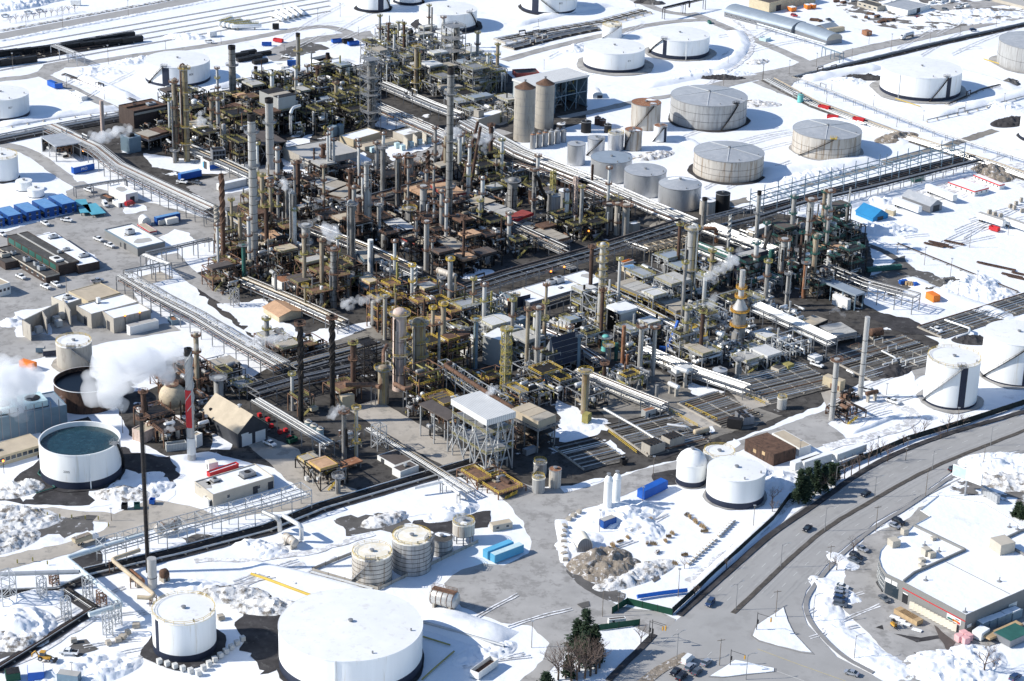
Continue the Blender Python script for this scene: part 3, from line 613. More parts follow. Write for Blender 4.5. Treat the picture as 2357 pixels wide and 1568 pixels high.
tank('23',170,255,610,706,'small pale grey upright tank beside yellow barriers',sm='column_light',rm='grey_roof',band=.1,rail='yellow')
for i,(x,y)in enumerate(((485,805),(535,838),(590,868))):
	tank('21',x-33,x+33,y+12,y+75,['furthest','middle','nearest'][i]+' of three small pale blue tanks with cream tops',sm='pale_blue',rm='cream_roof',band=.1,group='small pale blue tanks')
tank('03',352,404,842,912,'small turquoise tank beside the pipe road',sm='teal',rm='teal',band=.2,cone=.2)
for i,(xl,xr,yr,yb,s,rm)in enumerate(((452,565,285,490,'tank_grey','white_roof'),(350,470,330,530,'tank_grey','roof_gravel'),(90,168,240,320,'brown_rust','white_roof'),(425,475,165,260,'brown_rust','bright_rust'),(470,535,195,290,'brown_rust','bright_rust'),(605,655,170,300,'black','bright_rust'),(655,735,180,300,'black','black'),(190,280,270,400,'brown_rust','dark_steel'))):
	tank('12',xl,xr,yr,yb,['grey tank with white top between rusty stacks','grey tank with pale gravel top between rusty stacks','brown tank with snowy top among the core columns','short rusty tank, left of a pair before the pipe bridge','short rusty tank, right of a pair before the pipe bridge','black tank with rusty top behind a lattice mast','all black tank behind a lattice mast','brown tank with dark top beside the black bent duct'][i],sm=s,rm=rm,band=.1,cone=.06)
for i,(xl,xr,yr,yb,s)in enumerate(((775,830,1045,1110,'brown_rust'),(820,876,1065,1120,'brown_rust'),(655,745,1085,1180,'black'),(860,925,1110,1180,'black'),(440,515,1105,1170,'dark_steel'))):
	tank('02',xl,xr,yr,yb,['left of two rusty drums behind the silver tanks','right of two rusty drums behind the silver tanks','black round tank beside the concrete silos','black drum behind the second silver tank','dark low tank with snowy roof by the silos'][i],sm=s,rm='white_roof' if i in(4,)else('bright_rust' if i<2 else 'black'),band=.1)
for i,(xl,xr,yr,yb)in enumerate(((58,242,798,1262),(246,412,762,1150))):
	tank('02',xl,xr,yr,yb,['tall concrete silo with cone top, left of two','tall concrete silo with cone top, right of two'][i],sm='concrete',rm='rust_plate',band=.1,cone=.62,hoops=4.,cat='silo',name='silo',group='tall concrete silos')
for i in range(6):
	x=205+i*54;tank('02',x,x+50,1196-i*9,1322-i*12,['nearest','second','third','fourth','fifth','furthest'][i]+' of six small grey bins before the silos',sm='tank_grey' if i!=3 else 'tank_stain',rm='bright_rust' if i<3 else 'grey_roof',band=.1,cone=.35,cat='silo',name='storage_bin',group='small bins before the silos')
for i,(xl,xr,yr,yb)in enumerate(((850,926,1340,1606),(928,1000,1318,1560))):
	tank('22',xl,xr,yr,yb,['left','right'][i]+' of two tall white bullet tanks by the blue container',sm='insul_bright' if 0 else 'white_paint',rm='white_paint',band=.1,dome=2,cat='tank',name='gas_tank',group='tall white bullet tanks')
c=gp('20',1530,745);R=118*.26042*mpp(c);zc=zat('20',1530,580,c.y);T=thing('sphere_tank','tan spherical tank on legs left of the striped stack','tank',c)
m=MB();m.sphere((0,0,zc),R,32,20);m.build('shell','beige_pipe',T,True)
for i in range(8):
	a=i*PI/4;m=MB();m.beam((R*math.cos(a),R*math.sin(a),0),(R*.96*math.cos(a),R*.96*math.sin(a),zc),.5);m.build('leg','rust_pipe',T)
m=MB();m.lathe([(2.6,zc+R*.92),(2.6,zc+R*.92+.3)],16);m.rail([(2.6*math.cos(i*PI/4),2.6*math.sin(i*PI/4),zc+R*.95)for i in range(8)],1.2,.1,True);m.build('top_platform','rust_pipe',T);occ(c,R+1)
def hdrum(rc,a,b,wpx,label,m0='insul',name='horizontal_tank',zb=1.2,rails=None,group='horizontal drums',bands=0):
	pa,pb=gp(rc,*a),gp(rc,*b);r=wpx/2*.26042*mpp(pa);c=(pa+pb)/2;T=thing(name,label,'tank',c,0,group);z=Vector((0,0,zb+r))
	d=(pb-pa).normalized();n=Vector((-d.y,d.x,0))
	m=MB();m.drum(pa-c+z,pb-c+z,r,20);m.build('shell',m0,T,True)
	for t in(.22,.78):
		q=(pa-c).lerp(pb-c,t);m=MB();m.beam(q-n*r*.8+Vector((0,0,(zb+r*.5)/2)),q+n*r*.8+Vector((0,0,(zb+r*.5)/2)),.7,zb+r*.5);m.build('saddle','concrete',T)
	if bands:
		for k in range(bands):
			q=(pa-c).lerp(pb-c,(k+.7)/(bands+.4))+z;m=MB();v=[]
			m.tube([q+n*(r*1.02*math.cos(t))+Vector((0,0,r*1.02*math.sin(t)))for t in[i*PI/8 for i in range(17)]],.12,5);m.build('strap','rust_pipe',T)
	if rails:
		m=MB();t=Vector((0,0,zb+2*r));e=n*min(1.,r*.5);A_,B_=(pa-c).lerp(pb-c,.1)+t,(pa-c).lerp(pb-c,.9)+t
		m.beam(A_,B_,r*.9,.15);m.rail([A_-e,B_-e,B_+e,A_+e],1.1,.09,True,1.5);m.build('walkway',rails,T)
	occ(c,(pb-pa).length/2);return T
hdrum('31',(1560,880),(1815,945),150,'silver horizontal tank strapped in rust beside grey lot','insul',rails='rust_pipe',bands=5)
for i in range(5):hdrum('01',(150+i*50,150-i*18),(262+i*45,205-i*13),32,['nearest','second','third','fourth','furthest'][i]+' in the row of five white bullet tanks at top','white_paint',group='row of white bullet tanks')
for i in range(4):hdrum('00',(1930+i*36,250+i*6),(2060+i*84,200+i*20),40,['first','second','third','fourth'][i]+' from the left of white tanks with yellow walkways','white_paint',rails='yellow_green',group='white tanks with yellow walkways')
hdrum('30',(1370,285),(1600,215),90,'grey horizontal tank half hidden behind the lattice pipe rack','tank_stain',bands=2)
hdrum('30',(1420,690),(1490,665),95,'rusty drum end beside the upright grey vessel','rust_plate')
hdrum('30',(1150,650),(1260,745),70,'rust coloured drum under the tan overhead pipe','bright_rust')
hdrum('31',(275,330),(380,400),75,'rust stained horizontal drum below the bent silver ducts','tank_stain',bands=1)
hdrum('11',(1625,1055),(1790,1120),60,'white and rust drum raised beside the dark pipe bridge','tank_stain',zb=3)
hdrum('23',(985,75),(1110,60),75,'rusty ribbed drum beside the ground pipes at right','rust_plate',zb=1)
hdrum('23',(950,640),(1060,615),40,'brown drum on the rusty platform behind the thick stack','rust_plate',zb=3)
hdrum('22',(1650,935),(1790,905),50,'buff horizontal tank at the end of the pipe trench','beige_pipe',zb=.6)
hdrum('22',(1515,165),(1680,105),75,'big silver drum with yellow steps left of another drum','insul_bright',zb=4,rails='yellow')
hdrum('22',(1640,195),(1770,165),50,'bright silver drum with yellow steps before a bigger drum','insul_bright',zb=4,rails='yellow')
hdrum('22',(1480,470),(1600,510),50,'white exchanger drum on the upper deck of a grey frame','insul_bright',zb=6)
hdrum('22',(1425,545),(1520,590),45,'white exchanger drum on the lower deck of a grey frame','insul_bright',zb=3)
hdrum('01',(2010,915),(2140,870),34,'dark drum beside the tall lattice tower','column_grey',zb=1)
hdrum('11',(800,150),(940,120),36,'white horizontal tank behind the tan cooler roofs','white_paint')
hdrum('11',(425,240),(470,225),34,'short white drum left of the white horizontal tank','white_paint')
hdrum('22',(20,100),(60,90),34,'small silver drum beside the black open hopper','insul_bright',zb=2)
def column(label,sm,base,top,w,o='',name=None,cat=None,group=None,segs=None,z0=0):
	rc,x,y=base;c=gp(rc,x,y);h=zat(top[0],D(rc,x,0)[0]if top[0]is None else 0,top[1],c.y)if top[0]is None else zat(None,D(rc,x,y)[0],D(top[0],0,top[1])[1],c.y)
	r=max(.35,w/2*(.26042 if rc else 1)*mpp(c+Vector((0,0,h/2))));O={}
	for k in o.split():O[k[0]]=float(k[1:])if len(k)>1 else 1.
	name=name or('chimney_stack' if 'c' in O or 's' in O else 'process_tower');cat=cat or('stack' if name=='chimney_stack' else 'column')
	T=thing(name,label,cat,c,0,group or('stacks' if cat=='stack' else 'process columns'));n=20;f=front(c)
	rt=r*O.get('t',1);zt=h-(r*.6 if 'd' in O else 0);R=lambda z:r+(rt-r)*z/h
	zs=[0,h*.06,h*.06,zt]
	pr=[(r*1.25 if 'c' in O else r*1.04,0),(r*1.02,h*.05),(R(h*.06),h*.06)]
	if 'n' in O:pr+=[(r,h*O['n']),(r*.62,h*(O['n']+.05)),(r*.6,zt)];rt=r*.6
	else:pr+=[(rt,zt)]
	if 'd' in O:pr+=[(rt*.9,zt+r*.3),(rt*.6,zt+r*.5),(.01,zt+r*.6)]
	elif 'c' in O or 's' in O:pr+=[(rt*.86,zt),(rt*.84,zt-2.5),(.01,zt-2.6)]
	m=MB();m.lathe(pr,n);m.cur=1
	if 'h' in O:
		for i in range(1,int(zt/O['h'])):z=i*O['h'];m.ring((rt if 'n' in O and z>h*O['n']else R(z))-.03,z,.16,.14,n)
	if 's' in O:
		for k in range(3):
			pts=[]
			for i in range(40):
				z=h*(.45+.53*i/39);a=k*2.09+i/39*2*PI*1.6;pts.append(((R(z)+.1)*math.cos(a),(R(z)+.1)*math.sin(a),z))
			m.tube(pts,.28,4)
	m.build('shell',[sm,'dark_steel' if not 's' in O else sm],T,True)
	for q in(segs or[]):
		m=MB();m.lathe([(R(q[0]*h)*1.02,q[0]*h),(R(q[1]*h)*1.02,q[1]*h)],n,cap=False);m.build('painted_section',q[2],T,True)
	if 'c' in O:m=MB();zc=max(h*.94,h-3.2);m.lathe([(rt*1.05,zc),(rt*1.07,h+.1),(rt*.85,h+.1),(rt*.85,h-.8)],n,cap=False);m.build('cap','dark_steel',T,True)
	np_=int(O.get('p',O.get('y',O.get('r',0))));pm=('yellow_green' if O.get('y')else 'rust_pipe' if 'r' in O else 'steel')
	rm_='yellow' if 'y' in O else pm
	for i in range(np_):
		z=h*(.97 if i==0 and 'c' not in O else(1-(i+.55)/(np_+.6)))-(r*.5 if 'd' in O and i==0 else 0);rr=R(z)if not('n' in O and z>h*O['n'])else rt;a0=f+ru(-1.2,.6);wd=min(1.6,.8+rr*.5)
		full=i==0 or rnd()<.3;sp=2*PI if full else ru(2.4,4.)
		m=MB();k=14;pts=[(math.cos(a0+sp*q/k),math.sin(a0+sp*q/k))for q in range(k+(0 if full else 1))]
		m.lathe([(rr,z),(rr+wd,z),(rr+wd,z+.15),(rr,z+.15)],k,cap=False,a0=a0,a1=a0+sp)
		m.cur=1;m.rail([((rr+wd)*px,(rr+wd)*py,z)for px,py in pts],1.15,.1,full,2.2)
		m.build('platform',['rust_pipe' if 'r' in O else 'steel',rm_],T)
	if 'l' in O or np_:
		a=f+ru(-.5,.9);m=MB();m.ladder((R(h/2)+.35)*math.cos(a),(R(h/2)+.35)*math.sin(a),1,h-1,math.cos(a),math.sin(a));m.build('ladder',rm_ if 'y' in O else 'dark_steel',T)
	if 'o' in O:
		a=f+(1.1 if rnd()<.5 else-1.2);rr=r+.55;pr_=max(.28,r*.24);p=lambda q,z:(q*math.cos(a),q*math.sin(a),z)
		m=MB();m.tube([p(0,zt+pr_),p(0,h+pr_*2),p(rr*.35,h+pr_*3.2),p(rr*.8,h+pr_*2.4),p(rr,h),p(rr,h*.2),p(rr+1.2,h*.12)],pr_,8);m.build('overhead_pipe','insul' if O['o']==1 else 'rust_pipe',T,True)
	if 'e' in O:
		for k in range(int(O['e'])):
			a=f+ru(-1.6,1.6);rr=r+.4;z0_,z1_=h*ru(.05,.3),h*ru(.5,.9);m=MB();m.tube([(r*.8*math.cos(a),r*.8*math.sin(a),z1_),(rr*math.cos(a),rr*math.sin(a),z1_),(rr*math.cos(a),rr*math.sin(a),z0_)],ru(.15,.3),6);m.build('side_pipe',random.choice(('insul','steel','dark_steel')),T)
	occ(c,r+1);T['h']=h;return T
C=[('grey banded stack behind the rusty twin columns','column_grey',('00',2060,905),('00',405),62,'c h3.5 l p1'),('short grey stack with a round collar platform','column_grey',('00',2265,840),('00',590),32,'c p2'),('thin left rusty twin column with bent overhead pipes','column_tan',('00',1560,1425),('00',705),40,'r4 o2 h6 e2'),('thick right rusty twin column with overhead pipes','column_tan',('00',1655,1425),('00',585),56,'y5 o2 h6 e3'),('plain pinkish stack rising out of the steam','pinkish',('00',910,1190),('00',890),36,''),('tall banded stack with many dark rings, left centre','column_light',(None,586,612),(None,262),19.5,'h4.2 p4 l c t.92'),('grey and beige stack with a dark bulging cap','column_light',('01',150,1490),('01',870),70,'c h8 p1'),('plain grey chimney with yellow collar by the round roof units','column_grey',('01',400,760),('01',295),37,'c y1'),('brown chimney on a heater fanned by guy braces','brown_rust',('01',658,690),('01',470),34,'c r1'),('thin pale mast stack before the white tank at top','column_grey',('01',1575,450),('01',65),17,''),('tallest stack, dark above and banded below, centre top','column_grey',(None,1032,538),(None,155),15.5,'c h4.5 p3 l'),('steel column inside the tall lattice tower','column_grey',('01',1795,640),('01',215),46,'p5 o e3 h4'),('yellow stained column in the grey frame unit at top','column_tan',('01',1440,868),('01',400),42,'y3 e3'),('column wrapped by scaffold platforms, left of the frame unit','column_grey',('01',1040,1130),('01',545),70,'p8 e4'),('square headed grey column on the snowy core edge','column_grey',(None,881,462),(None,337),11.5,'p1 l'),('dark topped column right of the square headed one','column_grey',('11',1275,490),('01',1372),44,'r2 o2 e2'),('fat grey column with black bent overhead pipe','column_grey',('11',1380,250),('01',1372),66,'r2 o2 h4'),('brown twisted chimney in the core behind tan roofs','brown_rust',('11',1540,395),('01',1332),27,'s'),('stepped silver column narrow on top, wide with ribs below','column_light',('11',1000,700),('11',15),70,'n.6 p4 h3.2 e2'),('tall plain grey column with elbow pipe, left core','column_grey',('11',872,935),('11',375),56,'o p1 e1'),('tall grey column of a pair in the left core','column_grey',('11',362,770),('11',295),50,'o l'),('light grey ribbed column under a small steam wisp','column_light',('11',467,1060),('11',565),70,'h4 p4 e2'),('dark ribbed column topped by a white steam puff','column_grey',('11',712,1300),('11',775),56,'h3 r3 e2 o2'),('slim grey column right of the stepped silver column','column_light',('11',1110,740),('11',385),38,'p1 h4'),('pale column with blue grey panels in the middle core','column_light',('11',1500,620),('11',225),62,'h5 r2 e2'),('short whitewashed column with dark side pipe','white_wall',('11',1035,1020),('11',705),50,'l e2'),('grey chimney before the big rusty clad hall','column_light',('11',1528,970),('11',535),46,'r2 l'),('rounded vessel on skirt in the middle core','column_grey',('11',1380,600),('11',410),76,'d y1 e2'),('fat orange stained vessel above the rounded vessel','column_tan',('11',1362,400),('11',245),60,'d r1'),('gold topped dark ribbed column in the right core','column_grey',('11',2285,460),('11',155),88,'d h3 e3 p1'),('narrow stained column beside the black bent duct','column_grey',('12',235,530),('12',75),42,'r2 e2 h4'),('grey column with rusty base by the red clad roofs','column_grey',('12',370,595),('12',275),36,'p1'),('brown tapering chimney beside the lattice mast','brown_rust',('12',548,560),('12',210),26,''),('brown chimney at the far side of the pipe bridge','brown_rust',('12',750,295),('12',42),22,''),('rust topped white chimney in the right core','column_light',('12',655,605),('12',262),28,'r1'),('concrete column, left of three thick ones','concrete',('12',900,620),('12',385),62,'r2 e2'),('concrete column, middle of three thick ones','concrete',('12',970,660),('12',378),50,'r2 e2'),('concrete column, right of three thick ones','concrete',('12',1045,695),('12',392),64,'r1'),('dark capped grey chimney beside the stained tank','column_grey',('12',1732,660),('12',335),46,'c l'),('tall pale tower with yellow top platform, right centre','column_light',('12',1605,1215),('12',590),80,'y2 o e3 h6 l'),('thin yellow pipe column beside the tall pale tower','amber',('12',1668,1010),('12',660),22,''),('very tall thin column lined with yellow platforms','column_light',('12',815,1560),('12',725),50,'y12 e1 d'),('twisted slim light chimney behind the white building','column_light',('12',1950,890),('12',485),24,'s'),('plain tall light chimney on the green steel hall','column_light',('12',2195,830),('12',275),38,'p1 c'),('orange platformed furnace tower by the rising steam','column_grey',('12',2040,1640),('12',1310),118,''),('grey ringed column with flared top, far right core','column_light',('13',430,900),('13',335),56,'r3 p4 e3 h5'),('thick grey column with dark collars, far right core','column_light',('13',600,800),('13',262),72,'n.7 r4 e2'),('dark headed column in green platforms, far right core','column_light',('13',212,1100),('13',690),62,'r3 e4 h3'),('slim silver column between thicker far right columns','column_light',('13',328,850),('13',640),38,'p2 o'),('stocky silver column in the far right core','column_light',('13',378,940),('13',795),62,'p2 e2'),('rust red column with green collar, far right core','bright_rust',('13',405,1220),('13',900),36,'p3 e2'),('thin silver column with green collars, far right core','column_light',('13',252,1290),('13',1000),28,'p2 o'),('plain thick stack leaning high over the rusty platform','column_light',(None,1979,917),(None,729),12.5,'h5 t.95'),('shorter thick stack with a ring platform at the road','column_light',('23',655,790),('23',245),50,'r1 h6'),('red and white flaking stack below the big steam plume','column_light',('20',1695,1135),('20',160),66,'c s'),('tall thin black stack with a side ladder, lower left','dark_steel',(None,341,1317),(None,953),9.8,'l r1'),('dark twisted chimney, left of two in the lower core','dark_steel',(None,693.5,972),(None,740),11.5,'s r1'),('dark twisted chimney, right of two in the lower core','dark_steel',(None,765.5,938),(None,726),12,'s r1'),('grey steaming vent stack above the small pump shed','column_grey',('21',803,1130),('21',710),42,'r1 e2'),('slim pale vent stack with yellow cage platforms','column_light',('21',912,1125),('21',680),30,'y3'),('fat pinkish reactor with yellow balconies, left of two','pinkish',('21',1290,520),('11',1310),122,'d y4 e4 h7'),('fat rusty reactor with yellow balconies, right of two','column_tan',('21',1460,480),('11',1395),118,'d y4 e4 h6'),('white stack with a horizontal steam plume','column_light',(None,886,782),(None,679),9.6,'y1'),('twisted silver chimney rising behind the twin reactors','column_light',('11',1428,1310),('11',925),27,'s'),('light grey column topped by a small pipe cage','column_light',('11',1660,1345),('11',1035),32,'p1 e1'),('tan upright vessel joined by thick rusty ducts','column_tan',('21',1150,640),('21',305),98,'d y1'),('old brown and grey twisted chimney beside silver heaters','rust_plate',('10',1978,925),('10',125),42,'s'),('stained concrete heater stack with a hood, left core edge','concrete',('10',1918,720),('10',400),38,'s'),('grey heater stack with a flared base, left core edge','column_grey',('10',2022,740),('10',430),32,'t.8 p2'),('slim green column at the left core edge','green_steel',('10',2160,1115),('10',745),36,'p1'),('grey chimney with ring platform left of the black hopper','column_light',(None,1235,864),(None,705),12.5,'r2 l'),('stained yellowish column standing alone in the pipe yard','column_tan',('22',685,735),('22',350),66,'y1 l'),('rusty slim column among the right centre pipes','bright_rust',(None,1432,846),(None,750),9,''),('short rusty post beside the rusty slim column','bright_rust',('22',1062,345),('22',212),26,''),('light grey chimney, left of two before the grey cooler','column_light',('22',1172,405),('12',1460),44,'r1 l'),('light grey chimney, right of two before the grey cooler','column_light',('22',1290,400),('12',1470),38,'r1 l'),('dark rusty post column before the teal capped vessel','brown_rust',('22',858,490),('22',290),32,'r1'),('silver column beside the small squat grey tank','column_light',('22',2040,420),('22',245),50,'p1 e2'),('blue painted column behind the steel hopper','steel_blue',('21',1960,335),('11',1400),42,'y1'),('grey column cased in yellow ladders by white roofs','column_light',('21',2225,560),('11',1490),52,'y6'),('rust black column beside yellow pipework at the white building','brown_rust',('12',20,1460),('12',1255),34,'e3'),('grey column with yellow top beside the white building','column_grey',('12',72,1410),('12',1190),38,'y2 o'),('teal capped vessel behind the pump row','teal',('22',868,175),('12',1545),68,'d p1'),('orange topped silver vessel before the teal capped one','column_light',('22',895,265),('22',130),50,'y1'),('thin green painted column beside the orange topped vessel','green_steel',('22',965,260),('22',110),34,''),('blue column right of the black steel hopper','steel_blue',('22',632,380),('22',40),30,'p1'),('grey upright vessel below the dark pump frame','column_grey',('21',748,1440),('21',1275),48,'d p1'),('grey upright vessel right of the tall black stack','column_light',('30',1350,730),('30',470),82,'h4'),('pale blue grey upright vessel behind the tan gabled shed','column_light',('20',1935,600),('20',415),84,'p1'),('small dark stained vessel, nearest below the twin columns','column_grey',('00',1548,1440),('00',1320),38,'d p1'),('silver vessel beside grey silos in the right core','insul',('11',2148,760),('11',620),54,'d p1'),('twin silver column standing left of the round vessel','column_grey',('11',300,590),('11',210),40,'e3'),('dark slim column beside the left core pipes','column_grey',('11',770,1180),('11',1000),26,'e1'),('silver column below the dark ribbed column','column_light',('11',835,1210),('11',1000),60,'d p1'),('grey column at the foot of the left core','column_grey',('11',200,1250),('11',1010),26,''),('slim tan column above the copper shed roof','column_tan',('11',460,1360),('11',1110),22,'y1'),('thin grey chimney behind the pump frames, left foreground','column_grey',('22',1690-370,640),('22',480),30,''),]
for a in C:column(*a)
for t in THINGS:
	if t['label'].startswith('red and white'):
		h=t['h'];r=66/2*.26042*mpp(t.location+Vector((0,0,h/2)))
		for z0,z1,m_ in((.3,.64,'red'),(.05,.2,'white_wall')):
			m=MB();m.lathe([(r*1.2,z0*h),(r*1.17,z1*h)],20,cap=False,a0=front(t.location)-1.6,a1=front(t.location)+(.35 if m_=='red' else 1.6));m.build('painted_section',m_,t,True)
def lattice(label,base,top,w,m0='steel',step=None,name='lattice_tower',br=.22,decks=0,cat='tower'):
	c=gp(*base);h=zat(None,0+D(*base)[0],D(top[0],0,top[1])[1],c.y);s=w/2*.26042*mpp(c);T=thing(name,label,cat,c,UA,'lattice towers');k=max(3,int(h/(step or s*2.2)));cs=[(-s,-s),(s,-s),(s,s),(-s,s)]
	m=MB()
	for x,y in cs:m.beam((x,y,0),(x,y,h),br*1.4)
	for i in range(k):
		z0,z1=h*i/k,h*(i+1)/k
		for j in range(4):
			a,b=cs[j],cs[(j+1)%4];m.beam((*a,z1),(*b,z1),br);m.beam((*a,z0),(*b,z1),br*.8)if(i+j)%2 else m.beam((*b,z0),(*a,z1),br*.8)
	m.build('frame',m0,T)
	for i in range(decks):
		z=h*(i+1)/decks;m=MB();m.box(-s,s,-s,s,z-.15,z);m.rail([(-s,-s,z),(s,-s,z),(s,s,z),(-s,s,z)],1.1,.1,True);m.build('deck',m0,T)
	occ(c,s);return T
lattice('tall open lattice tower round a steel column, centre top',('01',1765,660),('01',225),150,'steel',7,br=.22,decks=4)
lattice('pink and white lattice mast among rusty stacks',('12',597,560),('12',150),28,'pinkish',br=.25)
lattice('slim lattice mast with yellow cage in the right core',('12',400,500),('12',105),34,'yellow_green',br=.22,decks=4)
lattice('scaffold cage round the column left of the frame unit',('01',1035,1140),('01',520),130,'steel',5,br=.16,decks=4)
lattice('yellow ladder tower right of white pipe roofs',('21',2225,570),('11',1500),62,'yellow_green',3,br=.2,decks=3)
lattice('grey pipe tower at the foot of the left core',('10',2075,1290),('10',1140),56,'steel',4)
lattice('white lattice stair tower beside the core road',('21',1110,1040),('21',835),95,'galv',6)
lattice('small dark lattice tower left of the twin reactors',('21',1000,440),('21',100),130,'dark_steel',6,decks=4)
for i,(x,y,yt)in enumerate(((375,830,640),(590,1015,815),(780,840,640),(900,880,755),(1035,1055,860),(955,1150,950),(60,850,600),(480,700,610))):
	lattice(['first','second','third','fourth','fifth','sixth','broad leftmost','small dark'][i]+' lattice trestle under the pale zigzag pipe, by distance from left' if 0 else['slim trestle below the horizontal grey pipe, left','bare lattice trestle standing without a pipe','trestle under the middle of the pale zigzag pipe','rusty footed short trestle beside the pale zigzag pipe','trestle under the right corner of the pale zigzag pipe','trestle under the near end of the pale zigzag pipe','wide trestle at the left edge under grey pipe','short brown trestle below the grey pipe'][i],('30',x,y),('30',yt),130 if i==6 else 62,'galv' if i not in(3,7)else 'rust_pipe',3.2,'pipe_trestle',.2)
for i,(b,t)in enumerate((((11,1850,250),(11,1960,-40)),((11,1915,300),(11,1985,-10)),((11,1650,150),(11,1700,-90)))):
	p=gp('11',b[1],b[2]);h=34 if i<2 else 24;q=gp('11',t[1],t[2],h);q=Vector((q.x,p.y+3,h));T=thing('inclined_duct',['left of two steep parallel brown ducts, right of tallest stack','right of two steep parallel brown ducts, right of tallest stack','leaning brown duct beside the tallest stack'][i],'duct',p,0,'inclined brown ducts')
	m=MB();m.tube([(0,0,3),q-p],.75,12);m.build('duct_shell','brown_rust',T,True);m=MB();m.lathe([(2.4,0),(1.2,3.6)],12);m.build('base_cone','dark_steel',T)
def quad(rc,A,B,C,h=None):
	g0=gp(rc,A[0],A[2])if len(A)>2 else None
	if h is None:h=zat(rc,A[0],A[1],g0.y)
	a=gp(rc,A[0],A[1],h);b=gp(rc,B[0],B[1],h);c=gp(rc,C[0],C[1],h)
	e1,e2=c-a,b-a
	if e1.length>=e2.length:ex=e1.normalized();ey=Vector((-ex.y,ex.x,0));Lx,Ly=e1.length,max(1.5,e2.dot(ey))
	else:ey=e2.normalized();ex=Vector((ey.y,-ey.x,0));Ly,Lx=e2.length,max(1.5,e1.dot(ex))
	return Vector((a.x,a.y,0)),math.atan2(ex.y,ex.x),Lx,Ly,h
def wallbits(T,L,side,o,h,Lx,Ly):
	def put(t,w,z0,z1,d):
		m=MB();m.box(-d,.02,t,t+w,z0,z1)if side=='l' else m.box(t,t+w,-d,.02,z0,z1);return m
	S=Ly if side=='l' else Lx
	for t,w,hh in o.get('door_'+side,[]):
		m=put(t*S,min(w,S*.9),.05,min(hh,h*.9),.06);m.build('door',o.get('doorm','dark_wall'),T)
	for n,z,hh,w in o.get('win_'+side,[]):
		for i in range(n):
			t=(i+.5)/n*S-w/2;m=put(t,w,h*z,h*z+hh,.05);f=m.build('window','glass',T)
			m=put(t-.12,w+.24,h*z-.15,h*z-.01,.12);m.build('window_sill','white_wall',f)
def roofunits(T,us,z,Lx,Ly):
	for u in us:
		x,y,sx,sy,hh=u[0]*Lx,u[1]*Ly,u[2],u[3],u[4];m=MB();m.box(x-sx/2,x+sx/2,y-sy/2,y+sy/2,z+.25,z+hh);b=m.build('roof_unit',u[5]if len(u)>5 else 'galv',T)
		m=MB();m.box(x-sx/2-.3,x+sx/2+.3,y-sy/2-.3,y+sy/2+.3,z+.02,z+.24);m.build('curb','roof_tar',b)
		if sx>1.5:m=MB();m.lathe([(min(sx,sy)*.33,z+hh+.005),(min(sx,sy)*.33,z+hh+.2),(.05,z+hh+.2)],12,(x,y));m.build('fan','dark_steel',b)
